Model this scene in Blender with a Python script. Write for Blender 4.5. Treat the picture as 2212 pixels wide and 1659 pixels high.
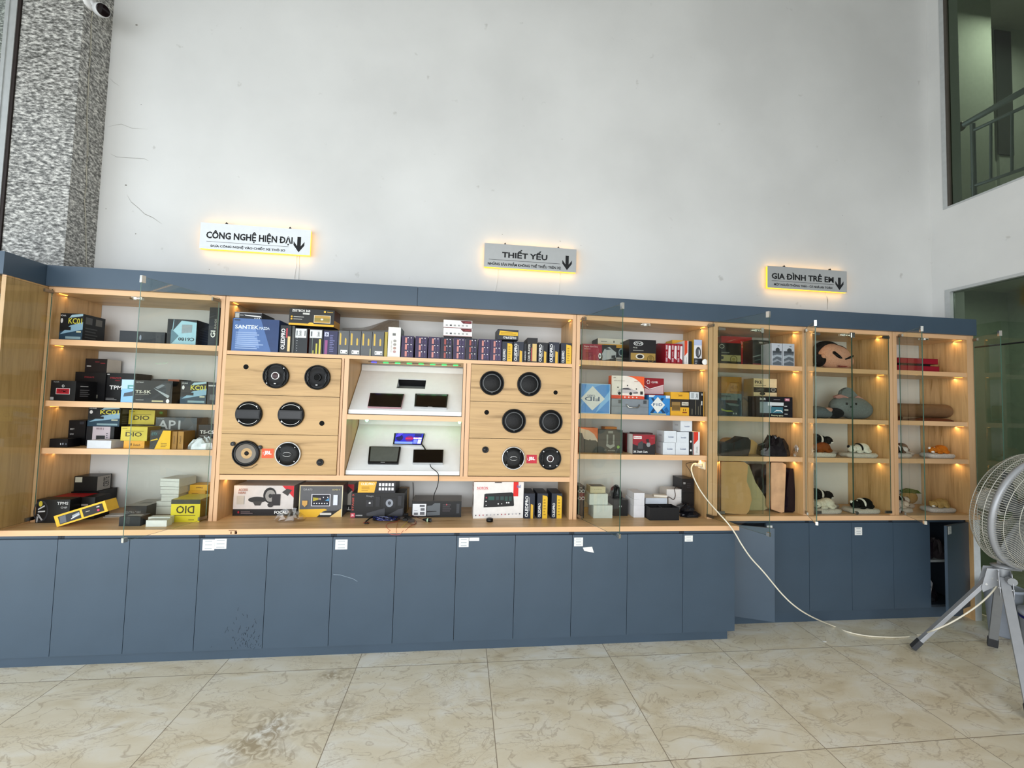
import bpy, math, random
from mathutils import Vector, Matrix
R = math.radians
random.seed(7)
S = bpy.context.scene
for o in list(bpy.data.objects): bpy.data.objects.remove(o)
C = S.collection

# ---------------------------------------------------------------- camera
F_PX, YAW, PITCH, ROLL = 905.64, 0.1164, 0.0478, 0.0277
CAM = Vector((2.1888, -2.7229, 1.632))
_f = Vector((math.sin(YAW)*math.cos(PITCH), math.cos(YAW)*math.cos(PITCH), math.sin(PITCH)))
_r0 = Vector((math.cos(YAW), -math.sin(YAW), 0)); _u0 = _r0.cross(_f)
_r = _r0*math.cos(ROLL)+_u0*math.sin(ROLL); _u = -_r0*math.sin(ROLL)+_u0*math.cos(ROLL)
cd = bpy.data.cameras.new('camera'); cam = bpy.data.objects.new('camera', cd); C.objects.link(cam)
cd.sensor_fit = 'HORIZONTAL'; cd.sensor_width = 36.0; cd.lens = 36.0*F_PX/2212; cd.clip_start = .02
M4 = Matrix((_r, _u, -_f)).transposed().to_4x4(); M4.translation = CAM
cam.matrix_world = M4; S.camera = cam

# ---------------------------------------------------------------- light and exposure
S.view_settings.view_transform = 'Standard'; S.view_settings.look = 'None'
S.view_settings.gamma = 1.0; S.view_settings.use_curve_mapping = False
S.view_settings.exposure = -0.04
w = bpy.data.worlds.new('daylight_sky'); S.world = w; w.use_nodes = True
wn = w.node_tree.nodes; wl = w.node_tree.links
wb = wn['Background']; wb.inputs[0].default_value = (.82, .92, 1.0, 1); wb.inputs[1].default_value = 1.2
def area(name, loc, target, sx, sy, power, col, spread=180):
    l = bpy.data.lights.new(name, 'AREA'); l.shape = 'RECTANGLE'; l.size = sx; l.size_y = sy
    l.energy = power; l.color = col; l.spread = R(spread)
    o = bpy.data.objects.new(name, l); C.objects.link(o); o.location = loc
    o.rotation_euler = (Vector(target)-Vector(loc)).to_track_quat('-Z', 'Y').to_euler(); return o
# daylight coming through the shop front (behind the camera) and the tall glazing on the left
area('daylight_shop_front', (1.7, -5.1, 1.7), (2.2, 0, .5), 6.4, 3.0, 245, (.96, .98, 1.0))
area('daylight_left_glazing', (-2.5, -2.8, 1.5), (2.6, -1.2, .0), 4.4, 2.8, 130, (.84, .93, 1.0))

def at(u, v, **k):
    d = _f + _r*((u-1106)/F_PX) - _u*((v-829.5)/F_PX)
    a, val = list(k.items())[0]; i = 'xyz'.index(a)
    return CAM + d*((val-CAM[i])/d[i])
def px(p):
    q = Vector(p)-CAM; wz = q.dot(_f)
    return 1106+F_PX*q.dot(_r)/wz, 829.5-F_PX*q.dot(_u)/wz

# ---------------------------------------------------------------- materials
def hexc(h):
    h = h.lstrip('#'); c = [int(h[i:i+2], 16)/255 for i in (0, 2, 4)]
    return tuple(((x/12.92) if x <= .04045 else ((x+.055)/1.055)**2.4) for x in c)+(1,)
MATS = {}
def nm(name):
    m = bpy.data.materials.new(name); m.use_nodes = True
    return m, m.node_tree.nodes, m.node_tree.links, m.node_tree.nodes['Principled BSDF']
def col(h, rough=.45, metal=0, var=.06, scale=25, spec=.32, bump=0):
    """plain coloured surface with a little procedural variation"""
    k = (h, rough, metal, var, scale, bump)
    if k in MATS: return MATS[k]
    m, n, l, b = nm('surface_'+h.strip('#'))
    c = hexc(h); t = n.new('ShaderNodeTexNoise'); t.inputs['Scale'].default_value = scale; t.inputs['Detail'].default_value = 3
    tc = n.new('ShaderNodeTexCoord'); l.new(tc.outputs['Object'], t.inputs['Vector'])
    r = n.new('ShaderNodeValToRGB'); l.new(t.outputs[0], r.inputs[0])
    r.color_ramp.elements[0].position = .3; r.color_ramp.elements[1].position = .7
    r.color_ramp.elements[0].color = tuple(x*(1-var) for x in c[:3])+(1,)
    r.color_ramp.elements[1].color = tuple(min(1, x*(1+var)) for x in c[:3])+(1,)
    l.new(r.outputs[0], b.inputs['Base Color']); b.inputs['Roughness'].default_value = rough
    b.inputs['Metallic'].default_value = metal; b.inputs['Specular IOR Level'].default_value = spec
    if bump:
        bp = n.new('ShaderNodeBump'); bp.inputs['Strength'].default_value = bump; bp.inputs['Distance'].default_value = .004
        l.new(t.outputs[0], bp.inputs['Height']); l.new(bp.outputs[0], b.inputs['Normal'])
    MATS[k] = m; return m
def emis(h, s, name='lit_surface'):
    k = ('e', h, s)
    if k in MATS: return MATS[k]
    m, n, l, b = nm(name); b.inputs['Base Color'].default_value = hexc(h)
    b.inputs['Emission Color'].default_value = hexc(h); b.inputs['Emission Strength'].default_value = s
    t = n.new('ShaderNodeTexNoise'); t.inputs['Scale'].default_value = 8; l.new(t.outputs[0], b.inputs['Roughness'])
    MATS[k] = m; return m
def wood(name, axis, light, dark, scale=1.0, rough=.42):
    m, n, l, b = nm(name)
    tc = n.new('ShaderNodeTexCoord'); mp = n.new('ShaderNodeMapping'); l.new(tc.outputs['Object'], mp.inputs[0])
    s = [22*scale]*3; s['xyz'.index(axis)] = 1.3*scale; mp.inputs['Scale'].default_value = s
    t = n.new('ShaderNodeTexNoise'); t.inputs['Scale'].default_value = 1.6; t.inputs['Detail'].default_value = 7; t.inputs['Distortion'].default_value = .9
    t.inputs['Roughness'].default_value = .62; l.new(mp.outputs[0], t.inputs['Vector'])
    mp2 = n.new('ShaderNodeMapping'); l.new(tc.outputs['Object'], mp2.inputs[0])
    s2 = [5*scale]*3; s2['xyz'.index(axis)] = .55*scale; mp2.inputs['Scale'].default_value = s2
    t2 = n.new('ShaderNodeTexNoise'); t2.inputs['Scale'].default_value = 1.4; t2.inputs['Detail'].default_value = 3; t2.inputs['Distortion'].default_value = 1.4
    l.new(mp2.outputs[0], t2.inputs['Vector'])
    mx = n.new('ShaderNodeMath'); mx.operation = 'ADD'; ml = n.new('ShaderNodeMath'); ml.operation = 'MULTIPLY'; ml.inputs[1].default_value = .55
    l.new(t2.outputs[0], ml.inputs[0]); l.new(t.outputs[0], mx.inputs[0]); l.new(ml.outputs[0], mx.inputs[1])
    r = n.new('ShaderNodeValToRGB'); l.new(mx.outputs[0], r.inputs[0]); e = r.color_ramp.elements
    e[0].position = .50; e[0].color = hexc(dark); e[1].position = .86; e[1].color = hexc(light)
    k = e.new(.66); k.color = tuple((a*.35+bb*.65) for a, bb in zip(hexc(dark), hexc(light)))
    l.new(r.outputs[0], b.inputs['Base Color']); b.inputs['Roughness'].default_value = rough
    bp = n.new('ShaderNodeBump'); bp.inputs['Strength'].default_value = .12; bp.inputs['Distance'].default_value = .001
    l.new(t.outputs[0], bp.inputs['Height']); l.new(bp.outputs[0], b.inputs['Normal'])
    return m
WX = wood('oak_laminate_grain_along', 'x', '#d6b283', '#a07844')
WZ = wood('oak_laminate_grain_upright', 'z', '#cda573', '#96703c')
WF = wood('oak_laminate_drawer_fronts', 'x', '#bf9a66', '#86642f', .8)
WE = wood('oak_edge_banding', 'x', '#e0b489', '#d0a274', .6)
WEZ = wood('oak_edge_banding_upright', 'z', '#d8ae86', '#c4966a', .6)
def navy_mat():
    m, n, l, b = nm('navy_laminate')
    tc = n.new('ShaderNodeTexCoord'); t = n.new('ShaderNodeTexNoise'); t.inputs['Scale'].default_value = 3; t.inputs['Detail'].default_value = 8
    l.new(tc.outputs['Object'], t.inputs['Vector']); r = n.new('ShaderNodeValToRGB'); l.new(t.outputs[0], r.inputs[0])
    r.color_ramp.elements[0].color = hexc('#384755'); r.color_ramp.elements[1].color = hexc('#435465')
    mp = n.new('ShaderNodeMapping'); mp.inputs['Scale'].default_value = (3, 3, 60); l.new(tc.outputs['Object'], mp.inputs[0])
    t2 = n.new('ShaderNodeTexNoise'); t2.inputs['Scale'].default_value = 6; l.new(mp.outputs[0], t2.inputs['Vector'])
    bp = n.new('ShaderNodeBump'); bp.inputs['Strength'].default_value = .15; bp.inputs['Distance'].default_value = .0006
    l.new(t2.outputs[0], bp.inputs['Height']); l.new(bp.outputs[0], b.inputs['Normal'])
    l.new(r.outputs[0], b.inputs['Base Color']); b.inputs['Roughness'].default_value = .38
    return m
NAVY = navy_mat()
def glass_mat(name, tint, ior=1.45, gloss_rough=.01):
    m = bpy.data.materials.new(name); m.use_nodes = True; n = m.node_tree.nodes; l = m.node_tree.links
    n.remove(n['Principled BSDF']); out = n['Material Output']
    tr = n.new('ShaderNodeBsdfTransparent'); tr.inputs[0].default_value = tint
    gl = n.new('ShaderNodeBsdfGlossy'); gl.inputs['Roughness'].default_value = gloss_rough
    fr = n.new('ShaderNodeFresnel'); fr.inputs[0].default_value = ior
    ge = n.new('ShaderNodeNewGeometry'); iv = n.new('ShaderNodeMath'); iv.operation = 'SUBTRACT'; iv.inputs[0].default_value = 1; l.new(ge.outputs['Backfacing'], iv.inputs[1])
    fm = n.new('ShaderNodeMath'); fm.operation = 'MULTIPLY'; l.new(fr.outputs[0], fm.inputs[0]); l.new(iv.outputs[0], fm.inputs[1])
    mx = n.new('ShaderNodeMixShader'); l.new(fm.outputs[0], mx.inputs[0]); l.new(tr.outputs[0], mx.inputs[1]); l.new(gl.outputs[0], mx.inputs[2])
    l.new(mx.outputs[0], out.inputs[0]); return m
GLASS = glass_mat('door_glass', (.92, .94, .905, 1))
GLASS_EDGE = col('#3f5a4c', .15, 0, .1)
GLASS_DARK = glass_mat('tinted_window_glass', (.50, .56, .50, 1), 1.5)
PLASTIC = glass_mat('clear_plastic_film', (.93, .92, .9, 1), 1.75, .12)
CHROME = col('#d9d6cf', .18, 1, .04)
CHROME2 = col('#8d8a84', .3, 1, .06)
BLACK = col('#0c0c0d', .35); BLACKM = col('#141416', .6); WHITE = col('#e9e8e4', .45, 0, .02)
STEEL = col('#aaaeb2', .38, .55, .04)

# ---------------------------------------------------------------- mesh builder
_TXT = {}
def _ext(s, bold):
    cu = bpy.data.curves.new('lettering', 'FONT'); cu.body = s; cu.size = 1; cu.resolution_u = 2; cu.offset = bold
    o = bpy.data.objects.new('lettering', cu); C.objects.link(o)
    me = bpy.data.meshes.new_from_object(o.evaluated_get(bpy.context.evaluated_depsgraph_get())); q = [v.co.copy() for v in me.vertices]
    bpy.data.objects.remove(o); bpy.data.curves.remove(cu); bpy.data.meshes.remove(me)
    return min(v.x for v in q), max(v.x for v in q), min(v.y for v in q), max(v.y for v in q)
def text_tris(s, bold=0.0):
    k = (s, bold)
    if k in _TXT: return _TXT[k]
    if 'Đ' in s:                       # D with its bar, drawn explicitly
        W = lambda q: _ext(q, bold)
        vs, fs = text_tris(s.replace('Đ', 'D'), bold); vs = list(vs); fs = list(fs); x0, x1, y0, y1 = W(s.replace('Đ', 'D')); dw = W('D'); dx = dw[1]-dw[0]
        for i, ch in enumerate(s):
            if ch == 'Đ':
                e = W(s[:i+1].replace('Đ', 'D'))[1]; a, b = e-dx-.09, e-dx+.30; c, d = .31, .39
                q = [((x-x0)/(x1-x0), (y-y0)/(y1-y0)) for x, y in ((a, c), (b, c), (b, d), (a, d))]; n_ = len(vs); vs += q; fs.append((n_, n_+1, n_+2, n_+3))
        _TXT[k] = (vs, fs); return _TXT[k]
    cu = bpy.data.curves.new('lettering', 'FONT'); cu.body = s; cu.size = 1; cu.resolution_u = 2; cu.offset = bold
    o = bpy.data.objects.new('lettering', cu); C.objects.link(o)
    dg = bpy.context.evaluated_depsgraph_get(); me = bpy.data.meshes.new_from_object(o.evaluated_get(dg))
    vs = [(v.co.x, v.co.y) for v in me.vertices]; fs = [tuple(p.vertices) for p in me.polygons]
    bpy.data.objects.remove(o); bpy.data.curves.remove(cu); bpy.data.meshes.remove(me)
    if vs:
        x0 = min(v[0] for v in vs); x1 = max(v[0] for v in vs); y0 = min(v[1] for v in vs); y1 = max(v[1] for v in vs)
        vs = [((a-x0)/max(1e-6, x1-x0), (b-y0)/max(1e-6, y1-y0)) for a, b in vs]
        # faces must look towards +normal (u to the right, v up)
        for i, f in enumerate(fs):
            a = sum(vs[f[j]][0]*vs[f[(j+1) % len(f)]][1]-vs[f[(j+1) % len(f)]][0]*vs[f[j]][1] for j in range(len(f)))
            if a < 0: fs[i] = f[::-1]
    _TXT[k] = (vs, fs); return _TXT[k]

class MB:
    def __init__(s): s.v = []; s.f = []; s.m = []; s.mats = []; s.sm = []; s.T = Matrix.Identity(4)
    def mi(s, m):
        if m not in s.mats: s.mats.append(m)
        return s.mats.index(m)
    def add(s, vs, fs, m, smooth=False):
        b = len(s.v); s.v += [tuple(s.T @ Vector(p)) for p in vs]; i = s.mi(m)
        for f in fs: s.f.append(tuple(b+j for j in f)); s.m.append(i); s.sm.append(smooth)
        return s
    def box(s, x0, x1, y0, y1, z0, z1, m, front=None):
        vs = [(x0, y0, z0), (x1, y0, z0), (x1, y1, z0), (x0, y1, z0), (x0, y0, z1), (x1, y0, z1), (x1, y1, z1), (x0, y1, z1)]
        s.add(vs, [(0, 3, 2, 1), (4, 5, 6, 7), (1, 2, 6, 5), (2, 3, 7, 6), (3, 0, 4, 7)], m)
        return s.add(vs, [(0, 1, 5, 4)], front or m)
    def cyl(s, p0, p1, r0, m, r1=None, n=20, caps=True, smooth=True):
        p0 = Vector(p0); p1 = Vector(p1); r1 = r0 if r1 is None else r1
        q = (p1-p0).to_track_quat('Z', 'Y'); vs = []
        for p, r in ((p0, r0), (p1, r1)):
            for i in range(n):
                a = 2*math.pi*i/n; vs.append(p+q @ Vector((r*math.cos(a), r*math.sin(a), 0)))
        s.add(vs, [(i, (i+1) % n, n+(i+1) % n, n+i) for i in range(n)], m, smooth)
        if caps: s.add(vs, [tuple(range(n))[::-1], tuple(range(n, 2*n))], m)
        return s
    def lathe(s, p, axis, prof, m, n=28, smooth=True):
        """prof: (radius, height along axis)"""
        p = Vector(p); q = Vector(axis).to_track_quat('Z', 'Y'); vs = []
        for r, h in prof:
            for i in range(n):
                a = 2*math.pi*i/n; vs.append(p+q @ Vector((r*math.cos(a), r*math.sin(a), h)))
        fs = []
        for k in range(len(prof)-1):
            for i in range(n): fs.append((k*n+i, k*n+(i+1) % n, (k+1)*n+(i+1) % n, (k+1)*n+i))
        return s.add(vs, fs, m, smooth)
    def tube(s, pts, r, m, n=8, closed=False):
        pts = [Vector(p) for p in pts]; N = len(pts); vs = []; up = Vector((0, 0, 1))
        for i, p in enumerate(pts):
            a = pts[(i-1) % N] if (closed or i) else p; b = pts[(i+1) % N] if (closed or i < N-1) else p
            t = (b-a).normalized(); x = t.cross(up)
            if x.length < 1e-3: x = t.cross(Vector((1, 0, 0)))
            x.normalize(); y = t.cross(x)
            for k in range(n):
                g = 2*math.pi*k/n; vs.append(p+(x*math.cos(g)+y*math.sin(g))*r)
        fs = []
        for i in range(N if closed else N-1):
            j = (i+1) % N
            for k in range(n): fs.append((i*n+k, i*n+(k+1) % n, j*n+(k+1) % n, j*n+k))
        if not closed: fs += [tuple(range(n))[::-1], tuple(range((N-1)*n, N*n))]
        return s.add(vs, fs, m, True)
    def ball(s, c, r, m, n=18, k=12, rot=None, top=None):
        """ellipsoid; r scalar or (rx,ry,rz)"""
        if not hasattr(r, '__len__'): r = (r, r, r)
        c = Vector(c); vs = []; fs = []; rot = rot or Matrix.Identity(3)
        for j in range(k+1):
            ph = math.pi*j/k
            for i in range(n):
                a = 2*math.pi*i/n
                vs.append(c+rot @ Vector((r[0]*math.sin(ph)*math.cos(a), r[1]*math.sin(ph)*math.sin(a), r[2]*math.cos(ph))))
        for j in range(k):
            for i in range(n): fs.append((j*n+i, (j+1)*n+i, (j+1)*n+(i+1) % n, j*n+(i+1) % n))
        return s.add(vs, fs, m, True)
    def prism(s, poly, y0, y1, m, front=None):
        """polygon in x,z swept from y0 (front) to y1"""
        n = len(poly); vs = [(a, y0, b) for a, b in poly]+[(a, y1, b) for a, b in poly]
        ar = sum(poly[i][0]*poly[(i+1) % n][1]-poly[(i+1) % n][0]*poly[i][1] for i in range(n))
        fr = tuple(range(n)); bk = tuple(range(n, 2*n))[::-1]; sd = [(i, n+i, n+(i+1) % n, (i+1) % n) for i in range(n)]
        if ar < 0: fr = fr[::-1]; bk = bk[::-1]; sd = [f[::-1] for f in sd]
        s.add(vs, [fr], front or m); return s.add(vs, [bk]+sd, m)
    def flat(s, P, items):
        """print on a face. P(u,v,k) gives the point at 0..1 coordinates on layer k"""
        for k, it in enumerate(items):
            t = it[0]; c = it[-1]; c = c if not isinstance(c, str) else col('#'+c, .4, 0, .03)
            if t == 'r':
                a, b, d, e = it[1:5]; s.add([P(a, b, k), P(d, b, k), P(d, e, k), P(a, e, k)], [(0, 1, 2, 3)], c)
            elif t == 'p':
                q = it[1]; s.add([P(a, b, k) for a, b in q], [tuple(range(len(q)))], c)
            elif t in 'co':
                cx, cy, rx, ry = it[1:5]; n = 20; ri = it[5] if t == 'o' else 0
                vs = [P(cx+rx*math.cos(6.2832*i/n), cy+ry*math.sin(6.2832*i/n), k) for i in range(n)]
                if t == 'c': s.add(vs, [tuple(range(n))], c)
                else:
                    vs += [P(cx+rx*ri*math.cos(6.2832*i/n), cy+ry*ri*math.sin(6.2832*i/n), k) for i in range(n)]
                    s.add(vs, [(i, (i+1) % n, n+(i+1) % n, n+i) for i in range(n)], c)
            elif t == 'L':
                a, b, d, e, n = it[1:6]; h = (e-b)/n
                for i in range(n):
                    rr = random.Random(i*7+n).uniform(.55, 1)
                    s.add([P(a, b+h*(i+.25), k), P(a+(d-a)*rr, b+h*(i+.25), k), P(a+(d-a)*rr, b+h*(i+.7), k), P(a, b+h*(i+.7), k)], [(0, 1, 2, 3)], c)
            elif t in ('t', 'T', 'U', 'B'):      # t upright, T reads upwards, U upside down, B bold upright
                a, b, d, e = it[2:6]; vs, fs = text_tris(it[1], .035 if t == 'B' else .018)
                if t in 'tB': q = [P(a+(d-a)*x, b+(e-b)*y, k) for x, y in vs]
                elif t == 'T': q = [P(d-(d-a)*y, b+(e-b)*x, k) for x, y in vs]
                else: q = [P(d-(d-a)*x, e-(e-b)*y, k) for x, y in vs]
                s.add(q, fs, c)
        return s
    def build(s, name, parent=None, org=(0, 0, 0), bevel=0, rot=0, smooth=None):
        me = bpy.data.meshes.new(name); o_ = Vector(org)
        me.from_pydata([Vector(p)-o_ for p in s.v], [], s.f)
        for m in s.mats: me.materials.append(m)
        me.polygons.foreach_set('material_index', s.m); me.polygons.foreach_set('use_smooth', s.sm); me.update()
        o = bpy.data.objects.new(name, me); C.objects.link(o)
        if parent is not None: o.parent = parent
        else: o.location = org
        if bevel:
            b = o.modifiers.new('bevel', 'BEVEL'); b.width = bevel; b.segments = 2; b.limit_method = 'ANGLE'
        return o
def tag(o, label=None, cat=None, group=None, kind=None):
    if label: o['label'] = label
    if cat: o['category'] = cat
    if group: o['group'] = group
    if kind: o['kind'] = kind
    return o
def thing(name, label, cat, loc=(0, 0, 0), rotz=0, group=None):
    o = bpy.data.objects.new(name, None); C.objects.link(o); o.location = loc; o.rotation_euler = (0, 0, rotz)
    o.empty_display_size = .05; return tag(o, label, cat, group)
def struct(name, mb, label=None, **k):
    o = mb.build(name, **k); o['kind'] = 'structure'
    if label: o['label'] = label
    return o
def copy_tree(o, parent=None):
    c = o.copy(); C.objects.link(c)
    if parent is not None: c.parent = parent
    for ch in list(o.children): copy_tree(ch, c)
    return c
# ---------------------------------------------------------------- room shell
YW = .64; XR = 6.48; XL = -2.6; YF = -5.3; ZC = 6.4
def wall_mat():
    m, n, l, b = nm('painted_plaster_wall')
    tc = n.new('ShaderNodeTexCoord'); t = n.new('ShaderNodeTexNoise'); t.inputs['Scale'].default_value = 1.1; t.inputs['Detail'].default_value = 8
    l.new(tc.outputs['Object'], t.inputs['Vector']); r = n.new('ShaderNodeValToRGB'); l.new(t.outputs[0], r.inputs[0])
    r.color_ramp.elements[0].position = .35; r.color_ramp.elements[0].color = hexc('#cbcbc9'); r.color_ramp.elements[1].position = .65; r.color_ramp.elements[1].color = hexc('#d6d6d4')
    v = n.new('ShaderNodeTexNoise'); v.inputs['Scale'].default_value = 9; v.inputs['Detail'].default_value = 10; l.new(tc.outputs['Object'], v.inputs['Vector'])
    r2 = n.new('ShaderNodeValToRGB'); l.new(v.outputs[0], r2.inputs[0]); r2.color_ramp.elements[0].position = .24; r2.color_ramp.elements[0].color = (.55, .53, .5, 1)
    r2.color_ramp.elements[1].position = .30; r2.color_ramp.elements[1].color = (1, 1, 1, 1)
    mx = n.new('ShaderNodeMix'); mx.data_type = 'RGBA'; mx.blend_type = 'MULTIPLY'; mx.inputs[0].default_value = .5
    l.new(r.outputs[0], mx.inputs[6]); l.new(r2.outputs[0], mx.inputs[7]); l.new(mx.outputs[2], b.inputs['Base Color'])
    bp = n.new('ShaderNodeBump'); bp.inputs['Strength'].default_value = .25; bp.inputs['Distance'].default_value = .003
    l.new(v.outputs[0], bp.inputs['Height']); l.new(bp.outputs[0], b.inputs['Normal'])
    b.inputs['Roughness'].default_value = .8; return m
def floor_mat():
    m, n, l, b = nm('marble_floor_tiles')
    tc = n.new('ShaderNodeTexCoord')
    br = n.new('ShaderNodeTexBrick'); br.offset = 0; br.squash = 1
    for k, v in {'Scale': 1, 'Mortar Size': .0022, 'Mortar Smooth': .1, 'Brick Width': .8, 'Row Height': .8, 'Bias': 0}.items(): br.inputs[k].default_value = v
    l.new(tc.outputs['Object'], br.inputs['Vector'])
    # every tile gets its own piece of the stone
    sn = n.new('ShaderNodeVectorMath'); sn.operation = 'SNAP'; sn.inputs[1].default_value = (.8, .8, 50)
    ofs = n.new('ShaderNodeVectorMath'); ofs.operation = 'ADD'; ofs.inputs[1].default_value = (80, 80, 0)
    l.new(tc.outputs['Object'], ofs.inputs[0]); l.new(ofs.outputs[0], sn.inputs[0])
    wnz = n.new('ShaderNodeTexWhiteNoise'); l.new(sn.outputs[0], wnz.inputs['Vector'])
    sc = n.new('ShaderNodeVectorMath'); sc.operation = 'SCALE'; sc.inputs['Scale'].default_value = 9; l.new(wnz.outputs['Color'], sc.inputs[0])
    ad = n.new('ShaderNodeVectorMath'); ad.operation = 'ADD'; l.new(tc.outputs['Object'], ad.inputs[0]); l.new(sc.outputs[0], ad.inputs[1])
    rot = n.new('ShaderNodeMapping'); rot.inputs['Rotation'].default_value = (0, 0, R(35)); rot.inputs['Scale'].default_value = (1, 1.9, 1); l.new(ad.outputs[0], rot.inputs[0])
    wp = n.new('ShaderNodeTexNoise'); wp.inputs['Scale'].default_value = 3.2; wp.inputs['Detail'].default_value = 5; l.new(rot.outputs[0], wp.inputs['Vector'])
    w2 = n.new('ShaderNodeVectorMath'); w2.operation = 'SCALE'; w2.inputs['Scale'].default_value = .9; l.new(wp.outputs['Color'], w2.inputs[0])
    a2 = n.new('ShaderNodeVectorMath'); a2.operation = 'ADD'; l.new(rot.outputs[0], a2.inputs[0]); l.new(w2.outputs[0], a2.inputs[1])
    vo = n.new('ShaderNodeTexNoise'); vo.inputs['Scale'].default_value = 3.6; vo.inputs['Detail'].default_value = 7; vo.inputs['Distortion'].default_value = 1.1; l.new(rot.outputs[0], vo.inputs['Vector'])
    vs_ = n.new('ShaderNodeMath'); vs_.operation = 'SUBTRACT'; vs_.inputs[1].default_value = .5; l.new(vo.outputs[0], vs_.inputs[0]); va_ = n.new('ShaderNodeMath'); va_.operation = 'ABSOLUTE'; l.new(vs_.outputs[0], va_.inputs[0])
    vr = n.new('ShaderNodeValToRGB'); l.new(va_.outputs[0], vr.inputs[0])
    vr.color_ramp.elements[0].position = 0; vr.color_ramp.elements[0].color = (1, 1, 1, 1); vr.color_ramp.elements[1].position = .016; vr.color_ramp.elements[1].color = (0, 0, 0, 1)
    vo2 = n.new('ShaderNodeTexVoronoi'); vo2.feature = 'DISTANCE_TO_EDGE'; vo2.inputs['Scale'].default_value = 14; l.new(a2.outputs[0], vo2.inputs['Vector'])
    vr2 = n.new('ShaderNodeValToRGB'); l.new(vo2.outputs['Distance'], vr2.inputs[0])
    vr2.color_ramp.elements[0].color = (.75, .75, .75, 1); vr2.color_ramp.elements[1].position = .06; vr2.color_ramp.elements[1].color = (0, 0, 0, 1)
    big = n.new('ShaderNodeTexNoise'); big.inputs['Scale'].default_value = 2.6; big.inputs['Detail'].default_value = 6; big.inputs['Distortion'].default_value = 1.2; l.new(rot.outputs[0], big.inputs['Vector'])
    bt = n.new('ShaderNodeValToRGB'); l.new(big.outputs[0], bt.inputs[0]); e = bt.color_ramp.elements
    e[0].position = .3; e[0].color = hexc('#d6c9ad'); e[1].position = .72; e[1].color = hexc('#ebe8de')
    k = e.new(.5); k.color = hexc('#e2d9c3')
    mod = n.new('ShaderNodeTexNoise'); mod.inputs['Scale'].default_value = 5; mod.inputs['Detail'].default_value = 2; l.new(ad.outputs[0], mod.inputs['Vector'])
    mr = n.new('ShaderNodeValToRGB'); l.new(mod.outputs[0], mr.inputs[0]); mr.color_ramp.elements[0].position = .42; mr.color_ramp.elements[1].position = .62
    mm = n.new('ShaderNodeMath'); mm.operation = 'MULTIPLY'; l.new(vr2.outputs[0], mm.inputs[0]); l.new(mr.outputs[0], mm.inputs[1])
    mA = n.new('ShaderNodeMath'); mA.operation = 'MAXIMUM'; l.new(vr.outputs[0], mA.inputs[0]); l.new(mm.outputs[0], mA.inputs[1])
    mB = n.new('ShaderNodeMath'); mB.operation = 'MULTIPLY'; mB.inputs[1].default_value = .40; l.new(mA.outputs[0], mB.inputs[0])
    m1 = n.new('ShaderNodeMix'); m1.data_type = 'RGBA'; m1.inputs[7].default_value = hexc('#8a6f50'); l.new(mB.outputs[0], m1.inputs[0]); l.new(bt.outputs[0], m1.inputs[6])
    # brown clouds of the stone (large stains)
    st = n.new('ShaderNodeTexNoise'); st.inputs['Scale'].default_value = 1.7; st.inputs['Detail'].default_value = 4; st.inputs['Distortion'].default_value = 2.5; l.new(ad.outputs[0], st.inputs['Vector'])
    sr = n.new('ShaderNodeValToRGB'); l.new(st.outputs[0], sr.inputs[0]); sr.color_ramp.elements[0].position = .66; sr.color_ramp.elements[1].position = .74
    sm = n.new('ShaderNodeMath'); sm.operation = 'MULTIPLY'; sm.inputs[1].default_value = .45; l.new(sr.outputs[0], sm.inputs[0])
    m2 = n.new('ShaderNodeMix'); m2.data_type = 'RGBA'; m2.inputs[7].default_value = hexc('#94805f'); l.new(sm.outputs[0], m2.inputs[0]); l.new(m1.outputs[2], m2.inputs[6])
    # two brown clouded patches of the stone near the cabinets
    prev = m2.outputs[2]
    for cx, cy, rx_, ry_, am in ((1.30, -.50, .20, .26, .8), (1.50, -.06, .17, .07, .8), (1.62, -.35, .12, .2, .35)):
        mpp = n.new('ShaderNodeMapping'); mpp.inputs['Location'].default_value = (-cx/rx_, -cy/ry_, 0); mpp.inputs['Scale'].default_value = (1/rx_, 1/ry_, 1); l.new(tc.outputs['Object'], mpp.inputs[0])
        wv = n.new('ShaderNodeVectorMath'); wv.operation = 'ADD'; l.new(mpp.outputs[0], wv.inputs[0])
        wq = n.new('ShaderNodeTexNoise'); wq.inputs['Scale'].default_value = 7; wq.inputs['Detail'].default_value = 6; l.new(tc.outputs['Object'], wq.inputs['Vector'])
        w3 = n.new('ShaderNodeVectorMath'); w3.operation = 'SCALE'; w3.inputs['Scale'].default_value = 1.6; l.new(wq.outputs['Color'], w3.inputs[0]); l.new(w3.outputs[0], wv.inputs[1])
        ln = n.new('ShaderNodeVectorMath'); ln.operation = 'DISTANCE'; ln.inputs[1].default_value = (.8, .8, .8); l.new(wv.outputs[0], ln.inputs[0])
        rr_ = n.new('ShaderNodeValToRGB'); l.new(ln.outputs['Value'], rr_.inputs[0]); rr_.color_ramp.elements[0].position = .35; rr_.color_ramp.elements[0].color = (am, am, am, 1); rr_.color_ramp.elements[1].position = .95; rr_.color_ramp.elements[1].color = (0, 0, 0, 1)
        q2 = n.new('ShaderNodeTexNoise'); q2.inputs['Scale'].default_value = 16; q2.inputs['Detail'].default_value = 6; q2.inputs['Distortion'].default_value = 2; l.new(tc.outputs['Object'], q2.inputs['Vector'])
        q3 = n.new('ShaderNodeValToRGB'); l.new(q2.outputs[0], q3.inputs[0]); q3.color_ramp.elements[0].position = .38; q3.color_ramp.elements[1].position = .58
        q4 = n.new('ShaderNodeMath'); q4.operation = 'MULTIPLY'; l.new(rr_.outputs[0], q4.inputs[0]); l.new(q3.outputs[0], q4.inputs[1])
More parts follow.
